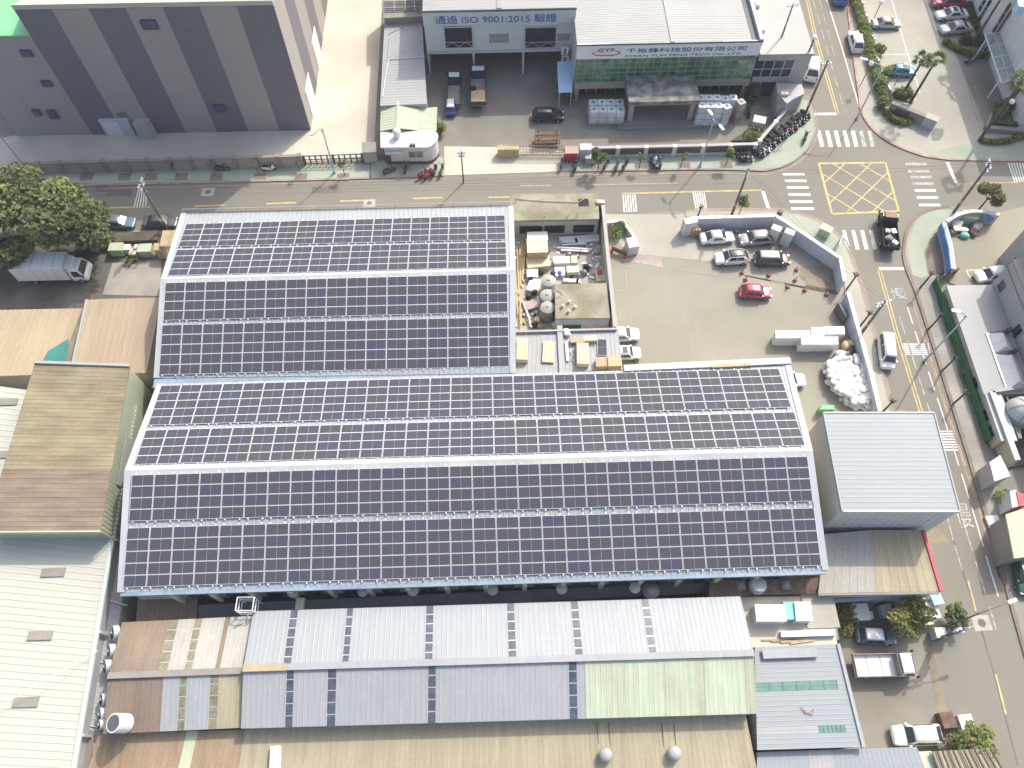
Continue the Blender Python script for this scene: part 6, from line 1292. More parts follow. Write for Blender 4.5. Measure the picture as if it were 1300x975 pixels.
q = p - Vector((math.cos(h), math.sin(h), 0)) * 2.2; m = MB(); m.rbox(q.x, q.y, .98, 2.0, 1.8, .55, h); tag(m.build('canvas_load', 'cardboard'), 'tan canvas load on the larger blue truck', 'load')
q2 = p - Vector((math.cos(h), math.sin(h), 0)) * .9 + Vector((-.65, 0, 0)); m = MB(); m.tube([(q2.x, q2.y, 1.35), (q2.x, q2.y, 1.62)], .42, 14); tag(m.build('spare_tyre', 'rubber'), 'black tyre lying on the larger blue truck', 'tyre')
q = W(572, 139) ; c_ = car('white and navy compact car behind the smaller blue truck', 'hatch', 'navy', Vector((*W(572.5, 138).xy, .02)), math.pi / 2 + .02, roofmat='paint_white', scale=.86)
p, h = at2(Z6(1082, 330), Z6(1062, 165)); pk = truck('black pickup truck with salmon cab roof and loaded bed crossing the junction', p, h, 5.2, 1.8, 'pickup_black', 'chassis', cabroof='pickup_roof', name='pickup_truck', bedmat='pickup_black', side=.45)
for i, (a, b, sx, sy, sz, mt) in enumerate(((-.35, .35, .5, .5, .55, 'tank_dark'), (-.2, -.4, .6, .5, .45, 'galvanised'), (-1.2, .2, .7, .8, .35, 'grey_stone'), (-1.9, -.35, .6, .45, .5, 'galvanised'), (-1.7, .4, .35, .4, .6, 'chassis'))):
    cx = p.x + math.cos(h) * a - math.sin(h) * b; cy = p.y + math.sin(h) * a + math.cos(h) * b; m = MB(); m.rbox(cx, cy, .98, sx, sy, sz, h + i * .3); m.rbox(cx, cy, .98 + sz, sx * .5, sy * .6, .08, h + i * .3)
    tag(m.build('tool_crate', mt), ('dark square crate behind the pickup cab', 'metal crate behind the pickup cab on the kerb side', 'grey crate in the middle of the pickup bed', 'metal crate at the pickup tail', 'black crate at the pickup tail')[i], 'crate', 'crates in the pickup bed')
# ---- scooters
def scooter(colour, nm):
    t = thing('scooter', '', 'scooter')
    pr = 'paint_' + colour
    for x in (-.62, .62): 
        m = MB(); m.tube([(x, -.06, .24), (x, .06, .24)], .24, 12); w = m.build('wheel', 'rubber', t, local=True); m = MB(); m.tube([(x, -.065, .24), (x, .065, .24)], .13, 8); m.build('rim', 'rim', w, local=True)
    m = MB(); m.loft([[(x, -w, z0), (x, -w, z1 - .05), (x, -w * .6, z1), (x, w * .6, z1), (x, w, z1 - .05), (x, w, z0)] for x, w, z0, z1 in ((-.88, .06, .5, .62), (-.7, .17, .36, .70), (-.3, .19, .3, .70), (-.1, .18, .22, .42), (.22, .17, .2, .36), (.36, .2, .24, .75), (.5, .19, .34, .88), (.68, .08, .5, .72))]); m.build('body', pr, t, smooth=True, local=True)
    m = MB(); m.loft([[(x, -w, z), (x, -w * .8, z + .09), (x, w * .8, z + .09), (x, w, z)] for x, w, z in ((-.72, .1, .71), (-.5, .15, .70), (-.1, .14, .68), (.02, .08, .66))]); m.build('seat', 'chassis', t, local=True)
    m = MB(); m.tube([(.42, 0, .8), (.36, 0, 1.02)], .035, 6); m.tube([(.34, -.34, 1.0), (.38, 0, 1.03), (.34, .34, 1.0)], .025, 6); m.build('handlebar', 'chassis', t, local=True)
    for s in (-1, 1): m = MB(); m.tube([(.36, s * .22, 1.0), (.34, s * .3, 1.2)], .012, 4); m.obox((.34, s * .31, 1.24), (.01, 0, 0), (0, .06, 0), (0, 0, .045)); m.build('mirror', 'chassis', t, local=True)
    m = MB(); m.tube([(.62, 0, .26), (.46, 0, .8)], .05, 6); m.box(.44, .82, -.07, .07, .42, .5); m.build('front_fork', pr, t, local=True)
    m = MB(); m.obox((.585, 0, .76), (.03, 0, .02), (0, .08, 0), (-.015, 0, .05)); m.build('headlight', 'headlamp', t, local=True)
    return t
protos = {c: (scooter(c, c), []) for c in ('black', 'dark', 'slate', 'red', 'white', 'navy')}
def scoot(c, p, rot, label, group=None, z=.13):
    pr, used = protos[c]; return place(pr, used, (p.x, p.y, z), rot, label, group)
a, b = U2(490, 800), U2(640, 790); c = U2(1055, 435)
row = [U2(492, 795), U2(520, 790), U2(548, 792), U2(578, 798)]
for i, p in enumerate(row): scoot(('black', 'dark', 'black', 'slate')[i], p, R(-70 + random.uniform(-12, 12)), 'scooter in the short group left of the long diagonal row', 'scooters beside the corner of the company wall')
n = 21
for i in range(n):
    p = U2(640, 775).lerp(U2(1040, 455), i / (n - 1)) + Vector((random.uniform(-.12, .12), random.uniform(-.2, .2), 0)); c = random.choice(['black', 'dark', 'black', 'slate', 'dark'])
    if i == 13: scoot('red', p, R(-38), 'red scooter in the diagonal row by the company wall', 'scooters in the diagonal row')
    elif i == 3: scoot('white', p, R(-38), 'white scooter in the diagonal row by the company wall', 'scooters in the diagonal row')
    else: scoot(c, p, R(-38 + random.uniform(-10, 10)), 'dark scooter in the packed diagonal row along the company wall', 'scooters in the diagonal row')
scoot('dark', U2(1045, 640), R(70), 'single dark scooter on the green corner pavement, away from the row')
scoot('black', U2(580, 430), R(85), 'black scooter in the company forecourt beside the wrapped pallets', z=.03)
scoot('slate', Z4(998, 345), R(20), 'dark scooter beside the flowering hedge on the forecourt', z=.11)
for i, (x, c) in enumerate(((768, 'dark'), (928, 'white'))): scoot(c, Z1(x, 588), R(5), ('dark scooter on the pavement below the striped building', 'white and black scooter on the pavement below the striped building')[i])
for i, (x, y, c, r_, lb) in enumerate(((215, 335, 'dark', 80, 'grey scooter left of the red cart'), (325, 355, 'black', 85, 'black scooter right of the red cart'), (580, 340, 'dark', 60, 'first scooter right of the small green tree'), (668, 350, 'slate', 75, 'second scooter right of the small green tree'), (735, 345, 'black', 60, 'third scooter right of the small green tree'),
                                       (955, 325, 'black', 100, 'leftmost scooter of the trio by the maroon wall'), (985, 325, 'white', 95, 'middle scooter of the trio by the maroon wall'), (1018, 328, 'dark', 90, 'rightmost scooter of the trio by the maroon wall'))):
    scoot(c, U1(x, y), R(r_), lb, 'scooters on the company pavement')
for i, (x, y, c, r_, lb) in enumerate(((95, 520, 'dark', 30, 'dark scooter at the left end of the guard house'), (235, 500, 'navy', 80, 'blue scooter in front of the guard house'), (375, 545, 'red', 40, 'left red scooter in front of the guard house'), (418, 548, 'red', 50, 'right red scooter in front of the guard house'), (470, 520, 'black', 75, 'black scooter at the rounded guard house end'), (530, 515, 'slate', 80, 'outermost scooter at the rounded guard house end'))):
    scoot(c, U3(x, y), R(r_), lb, 'scooters around the guard house')
# ================================================================== TREES AND PLANTS
def leaves(mb, blobs, n, s, up=.8):
    tot = sum(b[3] * b[4] * b[5] for b in blobs)
    for cx, cy, cz, rx, ry, rz in blobs:
        k = int(n * rx * ry * rz / tot)
        for _ in range(k):
            u = random.uniform(-1, 1); a = random.uniform(0, 2 * math.pi); r = random.uniform(.25, 1) ** .4; q = math.sqrt(1 - u * u)
            c = Vector((cx + rx * r * q * math.cos(a), cy + ry * r * q * math.sin(a), cz + rz * r * u))
            nrm = Vector((random.gauss(0, 1), random.gauss(0, 1), random.gauss(0, 1) + up * 2)).normalized(); t = nrm.orthogonal().normalized()
            t = Matrix.Rotation(random.uniform(0, 6.28), 3, nrm) @ t; b = nrm.cross(t); l = s * random.uniform(.6, 1.3)
            o = len(mb.v); mb.v += [c - t * l, c - b * l * .5, c + t * l, c + b * l * .5]; mb.f.append((o, o + 1, o + 2, o + 3)); mb.mi.append(0)
def tree(name, label, base, h, rx, ry, rz, n, s, mats=('leaf_mid', 'leaf_dark'), nb=14, group=None, trunk=.16, lean=(0, 0)):
    t = thing(name, label, 'tree', tuple(base), group)
    top = Vector((lean[0], lean[1], h - rz)); m = MB(); m.tube([(0, 0, 0), (lean[0] * .3, lean[1] * .3, (h - rz) * .5), top], trunk, 8, trunk * .55); m.build('trunk', 'bark', t, local=True)
    bl_ = []
    for i in range(nb):
        a = random.uniform(0, 6.28); r = math.sqrt(random.random()) * .72; z = random.uniform(-.55, .75); k = random.uniform(.28, .5)
        bl_.append((top.x + rx * r * math.cos(a), top.y + ry * r * math.sin(a), top.z + rz * .25 + rz * z * (1 - r * .5), rx * k, ry * k, rz * k * 1.1))
    for i, b in enumerate(bl_[:7]): m = MB(); m.tube([top * .8, (top + Vector(b[:3])) / 2 + Vector((0, 0, -.1)), Vector(b[:3])], trunk * .45, 5, trunk * .12); m.build('limb', 'bark', t, local=True)
    k = len(mats)
    for i, mt in enumerate(mats):
        m = MB(); leaves(m, bl_[i::k], n // k, s); m.build('crown', mt, t, local=True)
    return t
bz = lambda x, y, z=0: W(x, y, z)
c = W(10, 268, 5.2); tree('street_tree', 'large leafy street tree at the left edge above the box truck', (c.x, c.y, 0), 9.0, 5.2, 5.0, 3.6, 7000, .34, ('leaf_mid', 'leaf_dark', 'leaf_olive'), 22, 'street trees beside the box truck', .28)
c = W(92, 284, 4.6); tree('street_tree', 'large leafy street tree right behind the box truck cab', (c.x, c.y, 0), 8.2, 4.7, 4.2, 3.3, 6500, .33, ('leaf_mid', 'leaf_fresh', 'leaf_dark'), 22, 'street trees beside the box truck', .26)
c = W(10, 322, 3.0); tree('understorey_tree', 'lower dark tree beneath the left edge street tree', (c.x, c.y, 0), 5.5, 3.6, 2.6, 2.2, 2600, .3, ('leaf_dark', 'leaf_mid'), 12, None, .16)
def shrub(label, p, r, h, n, s, mats, group=None, name='shrub', cat='plant'):
    t = thing(name, label, cat, (p.x, p.y, p.z), group); bl_ = [(random.uniform(-.5, .5) * r, random.uniform(-.5, .5) * r, h * random.uniform(.45, .62), r * .6, r * .6, h * .42) for _ in range(6)]
    for i, mt in enumerate(mats): m = MB(); leaves(m, bl_[i::len(mats)], n // len(mats), s); m.build('foliage', mt, t, local=True)
    for k in range(3): m = MB(); m.tube([(0, 0, 0), (random.uniform(-.3, .3) * r, random.uniform(-.3, .3) * r, h * .5)], .03 + r * .02, 5); m.build('stem', 'bark', t, local=True)
    return t
for i, (x, y) in enumerate(((390, 395), (445, 400), (490, 385))): shrub('dark shrub under the trees behind the truck cab, %s' % ('left', 'middle', 'right')[i], Z8(x, y), 1.0, 1.6, 420, .2, ('leaf_dark', 'leaf_mid'), 'shrubs behind the truck cab')
shrub('weedy green tuft in front of the green bins', Z8(590, 455), .9, .6, 260, .14, ('leaf_fresh', 'leaf_mid'))
# street saplings with stakes
def sapling(label, base, h, r, n, mt=('leaf_mid',), group=None, s=.16, tr=.06): return tree('sapling', label, tuple(base), h, r, r, r * .9, n, s, mt, 6, group, tr)
sapling('young green tree in front of the white mailbox on the company pavement', U1(515, 360, .12), 3.0, 1.15, 900, ('leaf_mid', 'leaf_olive'))
sapling('small bright tree beside the left scooter group at the wall corner', U2(400, 840, .12), 2.6, .85, 500, ('leaf_fresh', 'leaf_yellow'))
sapling('bright young tree at the kerb outside the car park wall', Z6(315, 135, .12), 3.1, .9, 600, ('leaf_mid', 'leaf_fresh'))
sapling('round green tree beside the curved corner wall', U7(850, 490, .12), 3.6, 1.7, 1500, ('leaf_olive', 'leaf_mid'), s=.19, tr=.12)
sapling('thin sapling on the company pavement below the street lamp', U1(1195, 340, .12), 2.3, .55, 150, ('leaf_olive',)); sapling('thin sapling by the maroon wall, left of the scooter trio', U1(855, 345, .12), 2.2, .5, 110, ('leaf_olive',))
sapling('bare sapling on the pavement beside the sliding gate', Z1(1185, 602, .12), 2.2, .5, 130, ('leaf_olive',))
for i, x in enumerate((610, 740, 890, 1035)): sapling('staked sapling on the pavement below the striped building, %s from the left' % ('first', 'second', 'third', 'fourth')[i], Z1(x, 608 - x * .008, .12), 2.2, .42, 70, ('leaf_olive',), 'saplings below the striped building', .12, .04)
wells = [(Z1(x, 610), pav) for x in (300, 430, 520, 625, 745, 895, 1035, 1180)] + [(U1(x, 335), pav3) for x in (505, 865, 1225)] + [(U2(x, 845), pav3) for x in (400,)]
for p, par in wells: m = MB(); m.rbox(p.x, p.y, .1, 1.5, 1.1, .03, YAW); m.build('tree_well', 'brown_paving', par)
shrub('leafy potted plant beside the rounded guard house', U3(515, 200, .02), .8, 2.0, 420, .17, ('leaf_mid', 'leaf_fresh')); shrub('dark shrub by the glass lean-to', Z2(1135, 560, .02), .9, 1.9, 420, .18, ('leaf_dark',)); shrub('dark evergreen beside the company building corner', U2(610, 300, .02), 1.2, 2.6, 700, .2, ('leaf_dark',))
shrub('clipped yellow-green shrubs in the company rockery', U2(600, 610, .02), 1.3, .9, 500, .14, ('leaf_olive', 'leaf_yellow'))
shrub('dense shrubs behind the white planter wall', Z5(610, 285, .02), 1.3, 1.2, 700, .16, ('leaf_dark', 'leaf_mid'))
for i, (x, y) in enumerate(((155, 290), (150, 350))): shrub('leafy yellow-green shrub against the south-east yard wall, %s' % ('upper', 'lower')[i], V5(x + 20, y, .02), 1.1, 2.0, 650, .17, ('leaf_yellow', 'leaf_olive'))
tree('yard_tree', 'olive tree behind the small off-roader', tuple(V5(640, 330, .02)), 3.4, 2.1, 1.7, 1.4, 2400, .2, ('leaf_olive', 'leaf_yellow'), 14, None, .1)
tree('roadside_tree', 'small green tree beside the road above the yard pole', tuple(V5(1060, 330, .02)), 2.4, 1.2, 1.4, 1.0, 1100, .18, ('leaf_mid', 'leaf_dark'), 9, None, .08)
tree('roadside_tree', 'round yellow-green tree at the bottom beside the white crossover', tuple(Y5(925, 880, .02)), 2.9, 1.75, 1.7, 1.35, 2600, .18, ('leaf_yellow', 'leaf_fresh', 'leaf_olive'), 14, None, .1)
# pollarded stubs along the pavements
for i, (p, h_, lb) in enumerate(((Z6(100, 150, .12), 1.9, 'beside the car park gate pier'), (Z6(872, 518, .12), 2.6, 'beside the wall bend of the car park'), (Z6(938, 712, .12), 2.7, 'beside the white van'), (Y6(522, 398, .12), 2.2, 'at the tower end of the pavement'), (Z7(478, 735, .12), 2.7, 'at the end of the green corner pavement'), (V1(60, 740, .12), 2.8, 'below the end of the green fence'), (V2(40, 310, .12), 2.8, 'halfway along the green fence'), (V2(150, 620, .12), 2.4, 'beside the lower end of the green fence'))):
    t = thing('pollarded_tree', 'bare pollarded street tree ' + lb, 'tree', tuple(p), 'pollarded street trees')
    m = MB(); m.tube([(0, 0, 0), (.1, .05, h_ * .5), (.15, .1, h_)], .11, 7, .08); m.build('trunk', 'bark', t, local=True)
    for k in range(4): a = k * 1.6 + i; m = MB(); m.tube([(.12, .08, h_ * .85), (.12 + .28 * math.cos(a), .08 + .25 * math.sin(a), h_ + .12)], .08, 5, .06); m.build('limb', 'bark', t, local=True)
    m = MB(); leaves(m, [(.3 * math.cos(k), .3 * math.sin(k), h_ + .05, .2, .2, .15) for k in range(3)], 24, .09); m.build('crown', 'leaf_olive', t, local=True)
# palms
def palm(label, base, h, r=1.5, lean=(.3, .2)):
    t = thing('palm_tree', label, 'palm tree', tuple(base), 'palms on the forecourt'); top = Vector((lean[0], lean[1], h))
    m = MB(); m.tube([(0, 0, 0), (lean[0] * .2, lean[1] * .2, h * .35), (lean[0] * .55, lean[1] * .55, h * .7), top], .19, 9, .12); m.build('trunk', 'bark', t, local=True)
    for k in range(20):
        a = k * 2.4 + random.uniform(-.2, .2); el = R(random.uniform(-35, 70)); d = Vector((math.cos(a) * math.cos(el), math.sin(a) * math.cos(el), math.sin(el))); st_ = top + d * r * .45
        m = MB(); m.tube([top, st_], .025, 4, .018); side = d.cross(UP).normalized(); nb = d.cross(side)
        for j in range(9):
            an = R(-75 + j * 18.75); dd = (d * math.cos(an) + side * math.sin(an)).normalized(); L_ = r * random.uniform(.5, .62) * (1 - .25 * abs(an)); tip = st_ + dd * L_ - UP * L_ * .28; w = side * math.cos(an) * .07 - d * math.sin(an) * .07
            mdl = st_ + dd * L_ * .5 + UP * .02; o = len(m.v); m.v += [st_, mdl - w, tip, mdl + w]; m.f.append((o, o + 1, o + 2, o + 3)); m.mi.append(0)
        m.build('frond', 'leaf_palm', t, local=True)
    m = MB(); leaves(m, [(top.x, top.y, h - .35, .35, .35, .4)], 120, .16); m.build('dead_skirt', 'timber', t, local=True)
    return t
palm('left palm of the pair in the octagonal planter', Z4(632, 520, .1), 5.2); palm('right taller palm of the pair in the octagonal planter', Z4(668, 578, .1), 6.6, 1.6)
palm('palm rising in front of the white office entrance', V4(338, 610, .1), 7.2, 1.7); palm('palm by the corner planter with its crown past the picture edge', V4(190, 790, .1), 9.0, 1.8); palm('palm behind the flowering hedge beside the white office', V4(150, 255, .1), 9.0, 1.7); palm('palm beside the glass canopy near the slit windows', V4(215, 300, .1), 10.0, 1.7)
def hedge(label, pts, w, h, n, s, mats, base=.1, stones=None):
    t = thing('hedge', label, 'hedge', (pts[0].x, pts[0].y, base)); o = Vector((pts[0].x, pts[0].y, base)); bl_ = []
    for i in range(len(pts) - 1):
        k = max(1, int((pts[i + 1] - pts[i]).length / (w * .7)))
        for j in range(k): p = pts[i].lerp(pts[i + 1], (j + .5) / k); bl_.append((p.x - o.x, p.y - o.y, h * .5, w * .62, w * .62, h * .55))
    for i, mt in enumerate(mats): m = MB(); leaves(m, bl_[i::len(mats)], n // len(mats), s); m.build('foliage', mt, t, local=True)
    m = MB()
    for i in range(len(pts) - 1): m.tube([Vector((p.x - o.x, p.y - o.y, h * .3)) for p in (pts[i], pts[i + 1])], w * .3, 6)
    m.build('inner_stems', 'leaf_dark', t, local=True); return t
hedge('long clipped hedge between the side road and the forecourt', [Z4(350, -30), Z4(385, 90), Z4(425, 205), Z4(450, 330), Z4(490, 470), Z4(520, 560)], 1.3, 1.1, 5200, .16, ('hedge_leaf', 'leaf_mid', 'leaf_yellow', 'leaf_mid'))
for i, p in enumerate((Z4(395, 30), Z4(415, 100), Z4(455, 225), Z4(480, 345), Z4(520, 455), Z4(545, 505))): m = MB(); m.rbox(p.x, p.y, .08, .3, 1.3, .75, .2); tag(m.build('hedge_pier', 'white_wall'), 'low white pier beside the long hedge, number %s from the top' % ('one', 'two', 'three', 'four', 'five', 'six')[i], 'pier', 'white piers along the hedge')
hedge('curved yellow-green hedge around the flower bed', [Z4(850, 235), Z4(910, 275), Z4(1000, 310), Z4(1095, 320)], .9, .8, 2200, .15, ('hedge_leaf', 'leaf_yellow')); hedge('dark red flowering shrubs behind the curved hedge', [Z4(935, 235), Z4(1000, 250), Z4(1060, 245)], 1.2, 1.2, 1500, .16, ('flower_leaf', 'leaf_dark')); hedge('dark hedge along the foot of the white office', [Z4(985, 40), Z4(1040, 150), Z4(1085, 240)], 1.3, 1.0, 2200, .18, ('leaf_dark',))
hedge('low hedge along the street front of the triangular planter', [V4(195, 800), V4(260, 812), V4(340, 805), V4(440, 775)], .8, .6, 1500, .14, ('hedge_leaf', 'leaf_mid')); hedge('clipped hedge in front of the stone sign wall', [Z4(530, 620), Z4(570, 670), Z4(640, 690), Z4(690, 660)], .9, .7, 1500, .14, ('hedge_leaf', 'leaf_mid'))
for i, (x, y) in enumerate(((515, 590), (600, 540), (650, 535))): shrub('round clipped bush by the octagonal planter, %s' % ('outside beside the road', 'left inside', 'right inside')[i], Z4(x, y, .1), .95, 1.5, 700, .15, ('leaf_olive', 'leaf_mid'), 'round bushes by the octagonal planter')
for i, (x, y) in enumerate(((305, 650), (350, 620), (300, 610))): shrub('dark shrub in the triangular planter, %s' % ('lower left', 'right', 'upper left')[i], V4(x, y, .5), .9, 1.4, 420, .17, ('leaf_dark', 'leaf_mid'), 'shrubs in the triangular planter')
for i, (x, y) in enumerate(((490, 290), (505, 480), (540, 420))): shrub('loose shrub inside the forecourt hedge, %s' % ('upper', 'lowest', 'middle')[i], Z4(x, y, .1), .9, 1.6, 420, .17, ('leaf_mid', 'leaf_fresh'), 'loose shrubs inside the hedge')
shrub('weeds along the far verge beside the red stall', V3(345, 360, .1), .9, .8, 300, .13, ('leaf_fresh', 'leaf_olive')); shrub('small shrub at the lower end of the green fence', V2(260, 330, .1), .6, .8, 160, .13, ('leaf_mid',)); shrub('shrub by the pale green shed at the right edge', V3(470, 715, .1), .8, 1.2, 250, .15, ('leaf_fresh',))
# ================================================================== POLES, LAMPS, WIRES
def pole(label, base, h, arms=(), r=.17, cap=False, group='utility poles', box=False):
    t = thing('utility_pole', label, 'utility pole', tuple(base), group)
    m = MB(); m.tube([(0, 0, 0), (0, 0, h)], r, 10, r * .65); m.build('pole', 'pole_concrete', t, local=True)
    for z, L_, rot in arms:
        d = Vector((math.cos(rot), math.sin(rot), 0)); m = MB(); m.obox((0, 0, z), d * L_ / 2, d.cross(UP) * .06, UP * .06); a = m.build('crossarm', 'galvanised', t, local=True)
        for k in (-.9, -.45, .45, .9): q = d * L_ / 2 * k; m = MB(); m.lathe((q.x, q.y, z + .06), [(.05, 0), (.08, .05), (.05, .1), (.07, .15), (.03, .2)], 8); m.build('insulator', 'white_paint', a, local=True)
    m = MB(); m.lathe((0, 0, 1.6), [(r * .98, 0), (r * .98, .5)], 10); m.build('warning_band', 'yellow_line', t, local=True)
    if cap: m = MB(); m.lathe((0, 0, h), [(.12, 0), (.3, .12), (.32, .3), (.2, .48), (.03, .54)], 14); m.build('lamp_globe', 'lamp_globe', t, smooth=True, local=True)
    if box: m = MB(); m.lathe((.4, .1, h - 2.2), [(.28, 0), (.28, .8), (.1, .9)], 12); m.build('transformer', 'galvanised', t, local=True)
    return t, Vector(base) + UP * h
_, w1 = pole('utility pole beside the corner hut of the company', U2(950, 250, .1), 8.2, cap=True); _, w2 = pole('utility pole at the end of the diagonal scooter row', U2(1052, 428, .12), 8.4, ((7.9, 1.5, .2),))
_, w3 = pole('utility pole outside the car park corner, crossarms over the street', W(929, 272.5, .12), 7.6, ((7.3, 1.6, 1.4), (6.7, 1.2, 1.4))); _, w5 = pole('utility pole behind the curved corner wall', U7(606, 520, .12), 8.2, ((7.9, 1.6, 1.4), (7.3, 1.4, 1.4)), box=False)
_, w6 = pole('utility pole beside the car park wall above the white van', Z6(948, 745, .12), 6.3, ((6.0, 2.0, .3), (5.4, 1.6, .3))); _, w7 = pole('utility pole at the kerb beside the parked black sedan', Z8(742, 318, .02), 8.0, ((7.7, 1.5, 1.5), (7.1, 1.2, 1.5)))
_, w4 = pole('utility pole rising through the annex roof at the top edge', Z3(1042, 178, 6.62), 4.6, ((4.3, 1.4, .2),), .12); _, w8 = pole('utility pole with crossarms beside the south-east yard', V5(960, 470, .02), 5.2, ((4.9, 1.6, .2), (4.2, 1.2, .2)), box=True)
_, w9 = pole('short utility pole on the factory drive at the street kerb', W(588.5, 232, .02), 5.2, ((4.9, .9, .1), (4.4, .7, .1)), .1)
def wires(label, a, b, n=3, sag=.9, sp=.45):
    t = thing('overhead_wires', label, 'wire', tuple((a + b) / 2), 'overhead wires'); d = (b - a).normalized(); s = d.cross(UP).normalized()
    for k in range(n):
        o = s * sp * (k - (n - 1) / 2); pts = [a.lerp(b, i / 12) + o - UP * sag * 4 * (i / 12) * (1 - i / 12) for i in range(13)]; m = MB(); m.tube(pts, .008, 4); m.build('wire', 'wire', t)
wires('overhead wires across the junction to the curved wall pole', w3, w5, 2); wires('overhead wires from the car park corner pole to the scooter row pole', w3, w2, 2); wires('overhead wires along the pavement from the corner pole to the van pole', w3, w6, 2)
wires('overhead wires along the upper street past the smaller hall', w7, w3, 3, 1.4); wires('overhead wires leaving the picture on the left over the trees', w7, W(-300, 250, 7.5), 3); wires('overhead wires from the curved wall pole off to the right', w5, W(1500, 240, 8.0), 2)
def lamp(label, base, h, arm, heads=1, group='street lamps', col='lamp_steel'):
    t = thing('street_lamp', label, 'street lamp', tuple(base), group); arm = Vector((*arm, 0))
    m = MB(); m.tube([(0, 0, 0), (0, 0, h * .5), (0, 0, h)], .11, 8, .06); m.build('pole', col, t, local=True)
    m = MB(); m.lathe((0, 0, 0), [(.2, 0), (.2, .08), (.14, .5)], 8); m.build('base', col, t, local=True)
    for k in range(heads):
        a = arm if k == 0 else -arm * .45; pts = [Vector((0, 0, h - .6)), a * .25 + UP * (h - .05), a * .7 + UP * (h + .25), a + UP * (h + .3)]; m = MB(); m.tube(pts, .05, 6); o = m.build('arm', col, t, local=True)
        d = a.normalized(); m = MB(); m.obox(a + d * .35 + UP * (h + .28), d * .42, d.cross(UP) * .15, UP * .07); hd = m.build('lamp_head', 'galvanised', o, local=True)
    return t
lamp('double-armed pale blue street lamp on the company pavement', W(888.7, 211, .12), 7.4, (.5, -1.2), 2); lamp('slim street lamp on the pavement beside the sliding gate', W(424.7, 219.5, .12), 7.2, (-.6, -.8)); lamp('blue street lamp with a long arm at the forecourt corner', Z4(380, 652, .1), 8.2, (-2.0, .6)); lamp('pale street lamp leaning over the green fence', W(1174, 458, .12), 8.8, (-.8, .2)); lamp('slim street lamp at the far left beside the big tree', W(35, 217, .12), 6.0, (.2, -1))
lamp('street lamp reaching over the road from the south-east yard', V5(1030, 370, .02), 6.2, (2.4, .8), col='pole_concrete')
def globe(label, base, h):
    t = thing('globe_lamp', label, 'globe lamp', tuple(base), 'white globe lamps on the forecourt'); m = MB(); m.tube([(0, 0, 0), (0, 0, h)], .06, 8); m.build('post', 'pole_concrete', t, local=True)
    m = MB(); m.lathe((0, 0, h), [(.1, 0), (.27, .1), (.33, .3), (.27, .5), (.1, .6)], 14); m.build('globe', 'lamp_globe', t, smooth=True, local=True)
globe('globe lamp beside the hedge next to the white crossover', Z4(400, 470, .1), 3.2); globe('globe lamp behind the silver sedan', Z4(468, 115, .1), 2.6); globe('globe lamp in front of the teal hatchback', Z4(588, 470, .1), 2.9); globe('globe lamp above the triangular planter', V4(285, 700, .1), 3.4)
for i, (x, y) in enumerate(((385, 440), (440, 430))): pass
# ================================================================== GOODS, BINS, DEBRIS
def bale(p, rot, z, mt, label, group, s=1.08, hh=1.0):
    t = thing('wrapped_bale', label, 'bale', (p.x, p.y, z), group, rot); a = s / 2
    m = MB(); m.loft([[(x * k, y * k, zz) for x, y in ((-a, -a * .8), (-a * .8, -a), (a * .8, -a), (a, -a * .8), (a, a * .8), (a * .8, a), (-a * .8, a), (-a, a * .8))] for k, zz in ((.94, .1), (1, .16), (1.0, hh * .5), (.99, hh - .12), (.9, hh))]); m.build('wrapping', mt, t, local=True)
    m = MB(); m.box(-a * .95, a * .95, -a * .95, a * .95, 0, .1); m.build('pallet', 'timber', t, local=True)
    m = MB(); m.box(-a * .5, a * .5, -.06, .06, hh, hh + .02); m.box(-.06, .06, -a * .5, -.062, hh, hh + .02); m.box(-.06, .06, .062, a * .5, hh, hh + .02); m.build('strap', 'dark_steel', t, local=True)
gA = 'foil wrapped bales left of the portico'; gB = 'foil wrapped bales right of the portico'
names4 = ('first', 'second', 'third', 'fourth', 'fifth'); 
for i in range(4):
    for j in range(2):
        for k in range(2):
            p = Z3(124 + i * 42, 590).lerp(Z3(124 + i * 42, 590), 0) + GY * j * 1.25; bale(p, YAW, .03 + k * 1.02, 'foil', 'foil wrapped bale left of the portico, %s from the left, %s row, %s layer' % (names4[i], ('front', 'back')[j], ('bottom', 'top')[k]), gA, 1.12)
for i in range(5):
    for j in range(2):
        if j == 0 and i == 4: continue
        for k in range(3):
            rot = YAW + (.35 if (i == 3 and j == 0) else 0); p = U2(165 + i * 66, 498 + (8 if i == 3 else 0)) + GY * j * 1.35
            bale(p, rot, .03 + k * 1.0, 'foil', 'foil wrapped bale right of the portico, %s from the left, %s row, %s layer' % (names4[i], ('front', 'back')[j], ('bottom', 'middle', 'top')[k]), gB, 1.05, .97)
for k in range(3): bale(U2(478, 470), .5, .03 + k * 1.0, 'foil_brown', 'brownish wrapped bale in the stack apart from the silver ones, %s layer' % ('bottom', 'middle', 'top')[k], gB, 1.0, .97)
def crate(name, label, p, sx, sy, sz, rot, mt, cat='box', group=None, z=.03, lid=None):
    t = thing(name, label, cat, (p.x, p.y, z), group, rot); m = MB(); m.box(-sx / 2, sx / 2, -sy / 2, sy / 2, 0, sz - .05); m.build('body', mt, t, local=True)
    m = MB(); m.box(-sx / 2 - .03, sx / 2 + .03, -sy / 2 - .03, sy / 2 + .03, sz - .049, sz); m.build('lid', lid or mt, t, local=True); return t
crate('white_crate', 'white crate by the rockery in the company forecourt', U2(660, 520), 1.5, 1.2, 1.1, -.3, 'white_wall', 'crate')
m = MB(); m.prism([U2(440, 650), U2(560, 575), U2(660, 560), U2(690, 600), U2(640, 655)], 0, .25); tag(m.build('rockery', 'soil'), 'dark earth rockery bed inside the company wall', 'flower bed')
